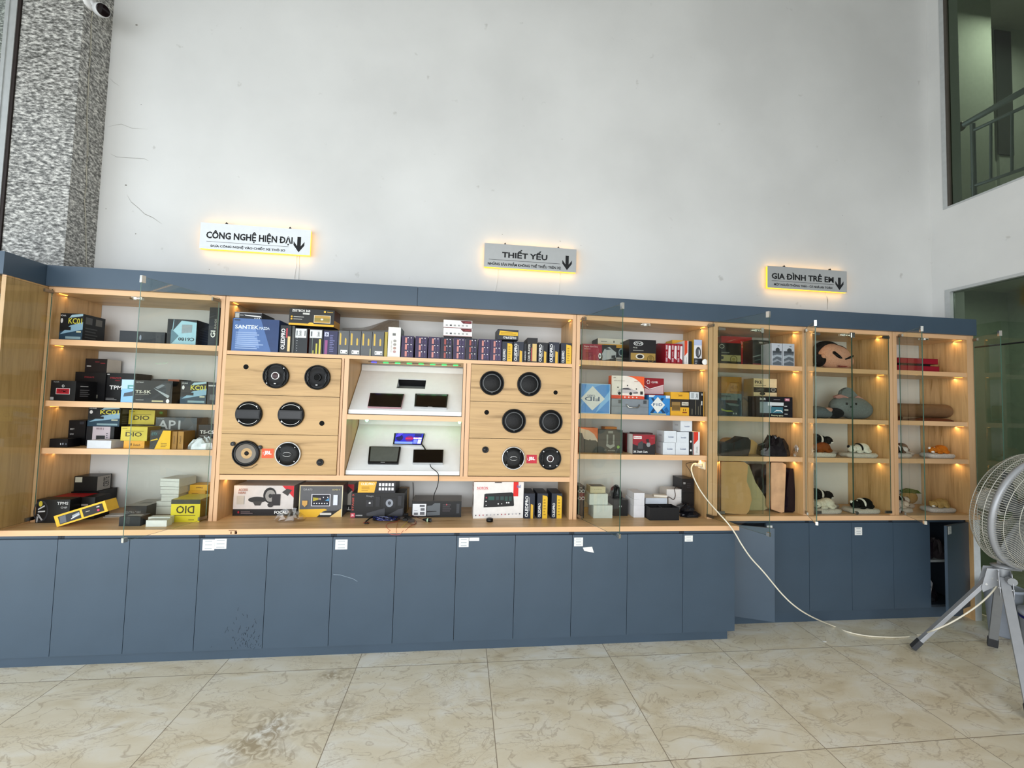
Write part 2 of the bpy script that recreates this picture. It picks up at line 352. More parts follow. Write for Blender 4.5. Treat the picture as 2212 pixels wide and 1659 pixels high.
        mk_ = n.new('ShaderNodeMix'); mk_.data_type = 'RGBA'; mk_.inputs[7].default_value = hexc('#a08f72'); l.new(q4.outputs[0], mk_.inputs[0]); l.new(prev, mk_.inputs[6]); prev = mk_.outputs[2]
    m3 = n.new('ShaderNodeMix'); m3.data_type = 'RGBA'; m3.inputs[7].default_value = hexc('#948672'); l.new(br.outputs['Fac'], m3.inputs[0]); l.new(prev, m3.inputs[6])
    l.new(m3.outputs[2], b.inputs['Base Color']); b.inputs['Roughness'].default_value = .32; b.inputs['Specular IOR Level'].default_value = .35
    return m
def granite_mat():
    m, n, l, b = nm('speckled_granite')
    tc = n.new('ShaderNodeTexCoord'); mp = n.new('ShaderNodeMapping'); mp.inputs['Rotation'].default_value = (R(0), R(35), 0); mp.inputs['Scale'].default_value = (30, 42, 72); l.new(tc.outputs['Object'], mp.inputs[0])
    v = n.new('ShaderNodeTexNoise'); v.inputs['Scale'].default_value = 1; v.inputs['Detail'].default_value = 4; v.inputs['Roughness'].default_value = .7; l.new(mp.outputs[0], v.inputs['Vector'])
    r = n.new('ShaderNodeValToRGB'); l.new(v.outputs[0], r.inputs[0]); e = r.color_ramp.elements
    e[0].position = .38; e[0].color = hexc('#4a4a47'); e[1].position = .66; e[1].color = hexc('#dddbd5'); k = e.new(.5); k.color = hexc('#8b8a86')
    l.new(r.outputs[0], b.inputs['Base Color']); b.inputs['Roughness'].default_value = .22; return m
WALL = wall_mat(); FLOOR = floor_mat(); GRAN = granite_mat()
struct('floor', MB().box(XL-.3, 9.6, YF-.3, 3.4, -.12, 0, FLOOR))
struct('ceiling', MB().box(XL-.3, 9.6, YF-.3, 3.4, ZC, ZC+.15, col('#a5a298', .9)))
CR = col('#8b8982', .8)
wb_ = MB().box(-.9, XR, YW, YW+.2, 0, ZC, WALL)
def crack(pts, wd=.0022):
    q = [at(u, v, y=YW-.0006) for u, v in pts]
    vs = []
    for i, p in enumerate(q):
        k = wd*(1 if 0 < i < len(q)-1 else .2); vs += [(p.x, p.y, p.z-k), (p.x, p.y, p.z+k)]
    wb_.add(vs, [(2*i, 2*i+2, 2*i+3, 2*i+1) for i in range(len(q)-1)], CR)
crack([(274, 420), (283, 436), (300, 450), (312, 462), (330, 470), (350, 484)])
crack([(238, 332), (252, 339), (280, 341), (312, 343), (322, 348)], .0015)
crack([(236, 168), (246, 178), (258, 186)], .0015)
crack([(232, 274), (250, 270), (262, 268), (285, 277), (320, 279)], .0012)
for u, v, r_ in [(295, 54, .009), (272, 400, .008), (305, 226, .004), (293, 505, .005), (229, 451, .004), (452, 582, .004), (1820, 465, .004), (1085, 506, .004), (1210, 521, .004), (1255, 530, .003), (1962, 370, .003)]:
    p = at(u, v, y=YW-.0008); wb_.add([(p.x+r_*math.cos(a), p.y, p.z+r_*math.sin(a)*.8) for a in (0, .9, 2, 3, 4.1, 5.2)], [(0, 1, 2, 3, 4, 5)], CR)
struct('wall_back', wb_)
# right wall, pierced by the tall upper window and the glazed doorway under it
wr = MB()
wr.box(XR, XR+.2, .535, YW+.2, 0, ZC, WALL); wr.box(XR, XR+.2, -3.2, .535, 2.765, 3.52, WALL)
wr.box(XR, XR+.2, YF, -3.2, 0, ZC, WALL)
struct('wall_right', wr)
struct('wall_left', MB().box(XL-.2, XL, YF, -5.15, 0, ZC, WALL).box(XL-.2, XL, -.9, YW+.2, 0, ZC, WALL).box(XL-.2, XL, -5.15, -.9, 4.9, ZC, WALL))
struct('wall_front', MB().box(XL, -2.2, YF-.2, YF, 0, ZC, WALL).box(5.2, 9.4, YF-.2, YF, 0, ZC, WALL).box(-2.2, 5.2, YF-.2, YF, 3.8, ZC, WALL))
# granite column in the left corner, and the window beside it
cl = MB().box(-.895, -.519, .409, YW+.18, 0, ZC, GRAN)
for z in (3.03,):
    cl.box(-.896, -.518, .4083, .5, z, z+.004, col('#4b4a47', .6))
o = struct('column_corner', cl, 'grey speckled granite column in the left corner')
AL = col('#b9bcbc', .35, .3, .05)
fr = MB().box(-.915, -.897, .40, .46, 0, ZC, col('#2c2422', .5)).box(-.985, -.915, .395, .46, 0, ZC, AL).box(-.965, -.955, .388, .40, 0, ZC, AL).box(-2.6, -.985, .40, .46, 3.35, 3.39, AL).box(-2.6, -.985, .40, .46, 0, .06, AL)
w1 = MB().box(-2.6, -.985, .43, .436, .06, ZC, GLASS)
wo = struct('window_1', w1, 'tall glazing left of the granite column'); x = fr.build('window_frame', wo)
struct('wall_outside', MB().box(-4.2, -1.2, 2.4, 2.5, 0, 6.8, GRAN))
# rooms seen through the glass on the right
GW = col('#b4b8aa', .8); GD = col('#a3aa9c', .85)
area('gallery_fill_light', (8.2, .6, 6.2), (8.2, .6, 0), .6, .6, 42, (1, .98, .94)); area('lower_room_fill_light', (7.6, .2, 2.95), (7.6, .2, 0), .5, .5, 20, (1, .98, .94))  # fill lights added to brighten both rooms behind the glass, not existing lamps
ls = MB().box(XR+.2, 9.4, -4, 3.2, 3.05, 3.45, GW).box(XR+.2, 9.4, 1.7, 1.8, 3.45, ZC, GW)
p = at(2145, 200, y=1.2)
ls = MB().box(XR+.2, 9.4, -4, 3.2, 3.05, 3.45, GW).box(XR+.2, p.x, 1.2, 1.3, 3.45, ZC, GW).box(p.x, 9.4, 1.5, 1.6, 3.45, ZC, GW).box(9.4, 9.5, -4, 3.2, 3.45, ZC, GW).box(XR+.2, 9.4, -4.1, -4, 0, ZC, GW)
struct('wall_gallery', ls)
struct('wall_lower_room', MB().box(XR+.2, 9.4, 1.3, 1.4, 0, 3.05, GD).box(8.3, 8.4, -4, 1.3, 0, 3.05, GD))
# door in the gallery
a, b_ = at(2146, 45, y=1.49), at(2196, 45, y=1.49)
dg = MB().box(a.x, b_.x+.1, 1.47, 1.5, 3.45, a.z, col('#a9aca2', .6))
do = struct('door_2', dg, 'pale gallery door with a dark glass panel')
a, b_ = at(2149, 64, y=1.46), at(2182, 64, y=1.46); c_ = at(2150, 332, y=1.46)
x = MB().box(a.x, b_.x, 1.455, 1.469, c_.z, a.z, col('#3b3f3c', .15)).build('glass_panel', do)
# upper window
x0, y0 = XR+.015, .535
fw = MB().box(XR-.004, XR+.03, y0-.035, y0, 3.52, ZC, AL).box(XR-.0, XR+.03, y0-.055, y0-.035, 3.52, ZC, col('#4b463f', .4)).box(XR-.004, XR+.03, -3.2, y0, 3.505, 3.52, AL)
wo = struct('window_2', MB().box(x0, x0+.008, -3.2, y0-.05, 3.522, ZC, GLASS_DARK), 'tall upper window in the right wall'); fw.build('window_frame', wo)
# handrail behind the upper window
rl = MB(); RX = 7.05
h0 = at(2074, 274, x=RX); h1 = at(2212, 196, x=RX); dv = (h1-h0); h2 = h0+dv*3
rl.cyl(h0, h2, .028, STEEL); rl.ball(h0, .045, col('#6f665c', .35, .4))
b0 = at(2098, 284, x=RX); t_ = at(2212, 231, x=RX); g0 = at(2098, 404, x=RX); g1 = at(2212, 364, x=RX)
rl.cyl(b0, b0+(t_-b0)*3, .016, STEEL); rl.cyl(g0, g0+(g1-g0)*3, .016, STEEL)
for uu in (2101, 2143, 2188, 2240, 2300):
    k = (uu-2098)/114; rl.cyl(b0+(t_-b0)*k, g0+(g1-g0)*k, .011, STEEL)
rl.cyl(at(2101, 268, x=RX), (at(2101, 268, x=RX).x, at(2101, 268, x=RX).y, 3.45), .02, STEEL)
tag(rl.build('stair_railing'), 'grey metal stair railing behind the upper right window', 'railing')
# glazed doorway
dw = struct('door_1', MB().box(XR+.03, XR+.04, -3.2, .495, .01, 2.22, GLASS_DARK), 'dark glass doorway behind the shelving on the right')
MB().box(XR+.03, XR+.04, -3.2, .495, 2.228, 2.74, GLASS_DARK).build('transom_pane', dw)
MB().box(XR-.004, XR+.05, .495, .535, 0, 2.765, AL).box(XR-.004, XR+.05, -3.2, .495, 2.74, 2.765, AL).box(XR+.025, XR+.045, -3.2, .495, 2.219, 2.229, BLACKM).build('door_frame', dw)

# ---------------------------------------------------------------- shelving
YU, YB = .27, .637
DOORZ = (.0748, .7526)
GREYS = col('#9aa0a0', .5)
def sticker(parent, org, x, z, w_, h_, y, rows=3, second=None):
    m = MB(); P = lambda a, b, k: (x+a*w_, y-.0008-.0004*k, z+b*h_)
    m.box(x, x+w_, y-.0006, y, z, z+h_, WHITE)
    it = []
    for i in range(rows):
        b = 1-(i+.5)/rows; it.append(('r', .2, b-.045, .8, b+.045, 'a9b0b4'))
        if i: it.append(('r', .0, 1-i/rows-.012, 1, 1-i/rows+.012, 'c3cace'))
    m.flat(P, it)
    if second:
        x2, z2, w2, h2, r2 = second; m.box(x2, x2+w2, y-.0006, y, z2, z2+h2, WHITE)
        Q = lambda a, b, k: (x2+a*w2, y-.0008-.0004*k, z2+b*h2)
        m.flat(Q, [('r', .15, 1-(i+.5)/r2-.04, .85, 1-(i+.5)/r2+.04, 'a9b0b4') for i in range(r2)])
    return m.build('paper_label', parent, org)
def base_cab(label, xs, yf, z0, z1, zt, ybk, angs=None, kick=.04, sides=True, group=None, lbl=None):
    """xs: door edges. angs: opening of each door as (hinge 'l' or 'r', degrees)"""
    org = (xs[0], yf, 0); t = thing('base_cabinet', label, 'cabinet', org, 0, group); cm = MB()
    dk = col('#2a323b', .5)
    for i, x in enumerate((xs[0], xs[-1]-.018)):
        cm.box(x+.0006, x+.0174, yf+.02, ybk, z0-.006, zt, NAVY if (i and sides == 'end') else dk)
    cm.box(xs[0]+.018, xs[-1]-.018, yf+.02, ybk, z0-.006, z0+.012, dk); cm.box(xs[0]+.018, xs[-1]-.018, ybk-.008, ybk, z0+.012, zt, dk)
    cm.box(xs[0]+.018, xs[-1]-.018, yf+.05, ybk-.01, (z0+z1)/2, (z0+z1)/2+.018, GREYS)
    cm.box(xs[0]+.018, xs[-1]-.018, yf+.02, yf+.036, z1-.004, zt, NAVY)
    cm.build('carcass', t, org)
    MB().box(xs[0], xs[-1]-(.03 if sides == 'end' else 0), yf+kick, yf+kick+.016, 0, z0-.006, NAVY).build('kickboard', t, org)
    ds = []
    for i in range(len(xs)-1):
        a, b = xs[i]+.0016, xs[i+1]-.0016; h, ang = (angs or {}).get(i, ('l', 0))
        hx = a if h == 'l' else b; o2 = (hx, yf+.018, 0)
        d = MB().box(a, b, yf, yf+.018, z0, z1, NAVY).build('door', t, o2, bevel=.0012)
        d.location = (hx-org[0], .018, 0); d.rotation_euler = (0, 0, R(-ang if h == 'l' else ang)); ds.append((d, o2))
    return t, ds
sx = [-.9, -.562, -.172, .2176, .6107, 1.0067, 1.3975, 1.791, 2.1813, 2.5719, 2.9635, 3.3553, 3.7605, 4.1529]
YD = .109
gb = 'navy base cabinets under the long oak worktop'
for k, (i0, i1, lb) in enumerate([(0, 2, 'navy base cabinet at the far left edge, under the corner shelving'),
        (2, 4, 'navy base cabinet under the leftmost glass-fronted shelves, with no paper label'),
        (4, 6, 'navy base cabinet with six clustered paper labels and scuff marks near the floor'),
        (6, 8, 'navy base cabinet with three stacked labels and a pale scratch'),
        (8, 10, 'navy base cabinet with an L-shaped set of four paper labels, below the white boxed screen'),
        (10, 12, 'navy base cabinet with three labels and a loose torn paper beside them'),
        (12, 13, 'single-door navy base cabinet at the right end of the long worktop')]):
    t, ds = base_cab(lb, sx[i0:i1+1], YD, DOORZ[0], DOORZ[1], .7795, .405 if k == 0 else YB, sides='end' if k == 6 else True, group=gb)
    d, og = ds[0]
    def S_(u, v): p = at(u, v, y=YD); return p.x, p.z
    if k == 2:
        a, b = S_(437, 1189); sticker(d, og, a, b, .068, .066, YD, 3, (a+.069, b+.008, .068, .062, 3))
        m = MB(); rr = random.Random(3); sc_ = col('#1b232c', .7)
        for q in range(80):
            u = 500+rr.gauss(35, 22); v = 1403-abs(rr.gauss(0, 36)); 
            if u > 562 or u < 425: continue
            p = at(u, v, y=YD-.0004); l_ = rr.uniform(.004, .022); an = rr.uniform(.9, 2.2); dx, dz = math.cos(an)*l_, math.sin(an)*l_
            m.add([(p.x-.0012, YD-.0004, p.z), (p.x+.0012, YD-.0004, p.z), (p.x+dx+.0008, YD-.0004, p.z+dz), (p.x+dx-.0008, YD-.0004, p.z+dz)], [(0, 1, 2, 3)], sc_)
        m.build('scuff_marks', d, og)['kind'] = 'stuff'
    if k == 3:
        a, b = S_(724, 1187); sticker(d, og, a, b, .074, .062, YD, 3)
        m = MB(); pts = [at(u, v, y=YD-.0004) for u, v in ((720, 1241), (735, 1242), (748, 1246), (762, 1250), (772, 1256))]
        m.add([q for p in pts for q in ((p.x, p.y, p.z-.0012), (p.x, p.y, p.z+.0012))], [(2*i, 2*i+2, 2*i+3, 2*i+1) for i in range(4)], col('#8b9aa8', .5)); m.build('scratch', d, og)
    if k == 4:
        a, b = S_(991, 1182); sticker(d, og, a, b, .064, .06, YD, 3, (a+.067, b+.04, .066, .021, 1))
    if k == 5:
        a, b = S_(1240, 1180); sticker(d, og, a, b, .062, .058, YD, 3)
        q = [at(u, v, y=YD-.001) for u, v in ((1259, 1183), (1262, 1190), (1283, 1194), (1279, 1181))]
        MB().add([tuple(p) for p in q]+[(p.x, YD-.0003, p.z) for p in q], [(0, 1, 2, 3), (7, 6, 5, 4), (0, 4, 5, 1), (1, 5, 6, 2), (2, 6, 7, 3), (3, 7, 4, 0)], WHITE).build('torn_paper', d, og)
    if k == 6:
        a, b = S_(1479, 1170); sticker(d, og, a, b, .06, .042, YD, 2)
rx = [4.17, 4.532, 4.896, 5.263, 5.631, 5.966, 6.326]; YR = .288
gr = 'navy base cabinets under the right-hand shelving'
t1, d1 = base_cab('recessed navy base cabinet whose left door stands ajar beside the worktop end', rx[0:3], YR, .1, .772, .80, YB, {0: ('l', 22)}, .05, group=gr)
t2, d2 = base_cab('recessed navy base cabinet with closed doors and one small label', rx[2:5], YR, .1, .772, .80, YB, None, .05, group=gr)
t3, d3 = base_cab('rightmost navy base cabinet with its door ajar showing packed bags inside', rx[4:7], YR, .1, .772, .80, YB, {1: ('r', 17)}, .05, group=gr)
p = at(1669, 1157, y=YR); sticker(d1[1][0], d1[1][1], 4.54, .705, .045, .05, YR, 5)
p = at(1847, 1155, y=YR); sticker(d2[1][0], d2[1][1], p.x-.002, p.z-.003, .064, .06, YR, 3)
sticker(d3[1][0], d3[1][1], 5.984, .705, .05, .06, YR, 5)
MB().box(6.328, 6.39, YR-.03, YB, 0, .80, WZ, col('#dfe3e6', .3)).build('side_panel', t3, (rx[4], YR, 0))
def worktop(label, x0, x1, y0, z0, z1):
    m_ = MB()
    if x0 < -.6: m_.box(x0, -.512, y0, .405, z0, z1, WX, WE)
    m_.box(max(x0, -.512), x1, y0, YB, z0, z1, WX, WE); return tag(m_.build('countertop', None, (x0, y0, z0), bevel=.002), label, 'worktop')
wt = worktop('long oak worktop running over the navy base cabinets from the left corner', -.9, 4.172, .089, .7798, .8125)
mk = MB(); bn = col('#5a3a22', .7)
for u0, v0, u1, v1 in ((494, 1145.5, 507, 1146.5), (498, 1148, 500, 1154), (507, 1146, 511, 1154), (509, 1149, 512, 1153)):
    a = at(u0, v0, y=.0885); b = at(u1, v1, y=.0885); mk.add([(a.x, .0885, a.z), (a.x, .0885, b.z), (b.x, .0885, b.z), (b.x, .0885, a.z)], [(0, 1, 2, 3)], bn)
mk.build('chipped_edge', wt, (-.9, .089, .7798))
worktop('shallower oak base board under the right-hand shelving', 4.176, 6.39, .252, .8002, .836)

LEDM = emis('#ffb650', 2.5, 'warm_led_strip')
def led(t, org, x, z, side, pw=1.0):
    if x < 0: pw *= .3
    """warm strip under a shelf, close to a side panel"""
    m = MB(); s = 1 if side == 'l' else -1; a, b = sorted((x+s*.006, x+s*.016)); m.box(a, b, .30, .35, z-.0035, z-.0003, LEDM)
    m.build('led_strip', t, org)
    l = area('shelf_led', (x+s*.028, .345, z-.012), (x+s*.0, .36, z-.5), .012, .11, .15*pw, (1.0, .66, .28), 170)
def glass_leaf(t, org, hx, hy, fx, fy, z0, z1, catch=True):
    d = Vector((fx-hx, fy-hy)); L = d.length; ang = math.atan2(d.y, d.x)
    m = MB(); gt = .003
    vs = [(0, -gt, z0), (L, -gt, z0), (L, gt, z0), (0, gt, z0), (0, -gt, z1), (L, -gt, z1), (L, gt, z1), (0, gt, z1)]
    m.add(vs, [(0, 1, 5, 4), (2, 3, 7, 6)], GLASS); m.add(vs, [(0, 3, 2, 1), (4, 5, 6, 7), (1, 2, 6, 5), (3, 0, 4, 7)], GLASS_EDGE)
    o = m.build('glass_door', t); o.location = (hx-org[0], hy-org[1], -org[2]); o.rotation_euler = (0, 0, ang)
    c = MB().box(L-.018, L+.003, -.008, .008, z1-.034, z1+.006, CHROME).build('chrome_clip', o)
    for z in (z0+.012, z1-.018): MB().box(-.004, .05, -.006, .006, z-.01, z+.01, CHROME2).build('hinge', o)
    if catch: MB().box(L-.018, L+.003, -.008, .008, z0-.004, z0+.02, CHROME).build('chrome_clip', o)
    return o
def unit(label, xi0, xi1, pl, pr, shelves, zb, leds='', thick=.036, catch=None, group='oak shelf units standing on the worktops', y0=YU, top=2.303):
    """xi0, xi1: inner faces. pl, pr: outer faces. shelves: top heights"""
    org = (pl, y0, zb); t = thing('shelf_unit', label, 'shelving', org, 0, group)
    for a, b in ((pl, xi0), (xi1, pr)): MB().box(a, b, y0, YB, zb, top, WZ, WEZ).build('side_panel', t, org, bevel=.001)
    MB().box(xi0, xi1, y0, YB, top-.034, top, WX, WE).build('top_panel', t, org)
    for z in shelves: MB().box(xi0, xi1, y0+.006, YB, z-thick, z, WX, WE).build('shelf', t, org, bevel=.001)
    for z in [top-.034]+[z-thick for z in shelves]:
        if 'l' in leds: led(t, org, xi0, z, 'l')
        if 'r' in leds: led(t, org, xi1, z, 'r')
    if catch:
        p = at(catch[0], catch[1], y=y0+.02); m = MB(); m.box(p.x-.035, p.x+.03, y0+.008, y0+.03, top-.052, top-.036, WHITE)
        m.cyl((p.x-.04, y0+.014, top-.045), (p.x-.02, y0+.004, top-.048), .008, CHROME); m.cyl((p.x+.0, y0+.012, top-.046), (p.x+.024, y0+.012, top-.046), .009, CHROME); m.build('door_catch', t, org)
    return t, org
ZD = (.832, 2.285)
tA, oA = unit('leftmost oak shelf unit with four open tiers of boxes and a swung-open glass door', -.444, .563, -.470, .587, (1.967, 1.573, 1.273), .8125, 'l', catch=(299, 638))
glass_leaf(tA, oA, .555, .258, .393, -.192, .83, 2.285); glass_leaf(tA, oA, -.44, .258, -.452, -.222, .83, 2.285)
tC, oC = unit('oak shelf unit right of the speaker wall, both glass doors swung open', 3.034, 4.04, 3.008, 4.078, (1.972, 1.578, 1.282), .8125, 'lr', catch=(1395, 697))
glass_leaf(tC, oC, 3.045, .258, 3.175, -.202, .83, 2.285); glass_leaf(tC, oC, 4.035, .258, 4.181, -.197, .83, 2.285)
tD, oD = unit('narrow oak shelf unit holding car cushions on its lower tiers', 4.12, 4.832, 4.082, 4.868, (1.99, 1.585, 1.281), .8361, 'lr', catch=(1632, 708))
glass_leaf(tD, oD, 4.124, .262, 4.488, .262, .85, 2.27, False); glass_leaf(tD, oD, 4.845, .258, 4.675, -.023, .85, 2.285)
tE, oE = unit('oak shelf unit with closed glass doors showing plush toys and a grey plush head', 4.92, 5.59, 4.872, 5.628, (1.989, 1.585, 1.279), .8361, 'lr', catch=(1822, 718))
glass_leaf(tE, oE, 4.925, .262, 5.252, .262, .85, 2.27, False); glass_leaf(tE, oE, 5.586, .262, 5.258, .262, .85, 2.27, False)
tF, oF = unit('rightmost oak shelf unit with two maroon cases on its top shelf', 5.668, 6.325, 5.632, 6.39, (1.994, 1.587, 1.281), .8361, 'r', catch=(1995, 727))
glass_leaf(tF, oF, 5.68, .258, 5.537, -.026, .85, 2.285); 
glass_leaf(tF, oF, 6.384, .262, 6.222, -.02, .85, 2.285)
MB().box(5.252-.006, 5.252+.012, .25, .262, 2.235, 2.272, CHROME).cyl((5.262, .25, .86), (5.262, .238, .86), .014, CHROME).build('door_lock', tE, oE)
# centre unit with the speaker wall and the two sloping display niches
org = (.591, YU, .8125); tB = thing('shelf_unit', 'wide centre oak unit with speaker panels and two lit display niches', 'shelving', org, 0, 'oak shelf units standing on the worktops')
for a, b in ((.591, .615), (2.978, 3.004)): MB().box(a, b, YU, YB, .8125, 2.303, WZ, WEZ).build('side_panel', tB, org, bevel=.001)
MB().box(.615, 2.978, YU, YB, 2.269, 2.303, WX, WE).build('top_panel', tB, org)
MB().box(.615, 2.978, YU+.002, YB, 1.913, 1.938, WX, WE).build('shelf', tB, org, bevel=.001)
MB().box(.615, 2.978, YU+.002, YB, 1.081, 1.114, WX, WE).build('shelf', tB, org, bevel=.001)
MB().box(1.405, 2.188, YU+.002, YB, 1.497, 1.531, WX, WE).build('shelf', tB, org, bevel=.001)
for a, b in ((1.357, 1.371), (1.375, 1.405), (2.188, 2.208), (2.212, 2.242)): MB().box(a, b, YU, YB, 1.114, 1.913, WZ, WEZ).build('divider_panel', tB, org)
HOLE = col('#030303', .9)
def hole(o_, cx, cz, r):
    m = MB(); m.lathe((cx, .2592, cz), (0, 1, 0), [(r+.002, 0), (r, -.0003)], col('#cfae80', .6), 24)
    m.cyl((cx, .2588, cz), (cx, .2586, cz), r, HOLE, n=24); return m.build('cable_hole', o_, (0, 0, 0))
zz = [1.119, 1.3845, 1.6455, 1.908]
for bx0, bx1, holes in ((.618, 1.355, [(.746, 1.831, .017), (1.248, 1.466, .017)]), (2.244, 2.976, [(2.857, 1.724, .016), (2.362, 1.568, .017)])):
    for i in range(3):
        d = MB().box(bx0, bx1, .26, .278, zz[i]+.0015, zz[i+1]-.0015, WF).build('speaker_panel', tB, org, bevel=.001)
        for cx, cz, r in holes:
            if zz[i] < cz < zz[i+1]:
                h = hole(d, cx, cz, r); h.location = (-org[0], -org[1], -org[2])
led(tB, org, .615, 2.269, 'l'); led(tB, org, .615, 1.081, 'l', .8); led(tB, org, 2.978, 2.269, 'r', .3)
DB = col('#dfe0df', .35, 0, .02)
def slope(z0, zt):
    A = Vector((0, .30, z0+.032)); Bk = Vector((0, .612, zt)); d = Bk-A
    P = lambda x, q, k=0: Vector((x, A.y+d.y*q+k*d.z/d.length, A.z+d.z*q-k*d.y/d.length))
    def hit(u, v, k=0):          # point of the slope seen in direction (u, v)
        r = (at(u, v, y=0)-CAM).normalized(); n_ = Vector((0, -d.z, d.y)).normalized(); p0 = P(0, 0, k)
        t = (p0-CAM).dot(n_)/r.dot(n_); return CAM+r*t
    return P, hit, d
def display(z0, zt, cut=None):
    """white sloping board from the front lip up to the back"""
    P, hit, d = slope(z0, zt); m = MB(); xa, xb = 1.409, 2.185
    def slab(a, b, s0, s1):
        vs = [P(a, s0), P(b, s0), P(b, s1), P(a, s1), P(a, s0, .012), P(b, s0, .012), P(b, s1, .012), P(a, s1, .012)]
        m.add(vs, [(0, 1, 2, 3), (7, 6, 5, 4), (0, 4, 5, 1), (1, 5, 6, 2), (2, 6, 7, 3), (3, 7, 4, 0)], DB)
    if cut:
        c = [hit(u, v) for u, v in cut]; a = c[0].x; b = c[1].x; s1 = (c[0].y-.30)/d.y; s0 = (c[1].y-.30)/d.y
        slab(xa, a, 0, 1); slab(b, xb, 0, 1); slab(a, b, 0, s0); slab(a, b, s1, 1); g = col('#85898c', .5)
        m.add([P(a, s0, .012), P(b, s0, .012), P(b, s1, .075), P(a, s1, .075)], [(0, 1, 2, 3)], g)
        m.add([P(a, s1, .012), P(b, s1, .012), P(b, s1, .075), P(a, s1, .075)], [(0, 1, 2, 3)], BLACKM)
    else: slab(xa, xb, 0, 1)
    m.box(xa, xb, .292, .302, z0+.004, z0+.033, DB); m.box(xa, xb, .615, .625, z0+.02, zt+.045, DB)
    m.build('display_board', tB, org); return P, hit, d
P1, hit1, dd1 = display(1.531, 1.858, ((861, 817.2), (918, 840.3))); P2, hit2, dd2 = display(1.114, 1.447)
def strip(z, n, x0, x1, blue, y=.5):
    m = MB(); m.box(x0, x1, y-.004, y+.004, z-.003, z-.0005, BLACKM)
    for i in range(n):
        x = x0+.04+(x1-x0-.08)*i/(n-1); m.box(x-.018, x+.018, y-.006, y+.003, z-.009, z-.003, emis('#3a3cff' if i == blue else '#2bdc5a', 3.5, 'led_lit'))
    m.build('led_strip', tB, org)
    l = area('niche_led', ((x0+x1)/2, y, z-.014), ((x0+x1)/2, y-.05, z-1), x1-x0-.1, .01, .10, (.7, .95, .8))
strip(1.913, 8, 1.50, 2.17, 0, .42); strip(1.497, 7, 1.44, 2.15, 0, .52)
for x in (1.49, 2.172):
    MB().ball((x, .50, 1.483), .012, emis('#7dffb0', 6, 'led_lit')).build('led_bulb', tB, org)
    l = bpy.data.lights.new('green_led', 'POINT'); l.energy = .022; l.color = (.05, 1, .2); l.shadow_soft_size = .012
    o = bpy.data.objects.new('green_led', l); C.objects.link(o); o.location = (x-.02 if x < 2 else x-.02, .48, 1.465)
# cornice
def cornice(label, x0, x1, y0):
    t = MB().box(x0, x1, y0, .405 if x0 < -.6 else YB, 2.3035, 2.437, NAVY); return tag(t.build('cornice', None, (x0, y0, 2.3035), bevel=.001), label, 'cornice')
xj = at(902, 640, y=.247).x
cornice('left length of the navy cornice, over the box shelves and left speaker panels', -.47, xj-.0012, .247)
cornice('right length of the navy cornice, reaching the glass doorway', xj+.0012, 6.392, .247)
# shelving in the left corner, standing further forward
ou = (-.9, .02, .8125); tL = thing('shelf_unit', 'deeper oak shelf unit at the left edge whose plain side panel faces the boxes', 'shelving', ou, 0, 'oak shelf units standing on the worktops')
MB().box(-.496, -.4735, .02, YB, .8125, 2.303, WZ, WEZ).build('side_panel', tL, ou); MB().box(-.9, -.878, .02, .405, .8125, 2.303, WZ, WEZ).build('side_panel', tL, ou)
MB().box(-.878, -.52, .02, .405, 2.27, 2.303, WX, WE).build('top_panel', tL, ou)
for z in (1.967, 1.573, 1.273): MB().box(-.878, -.52, .026, .405, z-.036, z, WX, WE).build('shelf', tL, ou)
cornice('short navy cornice at the left edge that stands forward of the rest', -.9, -.4735, .0)
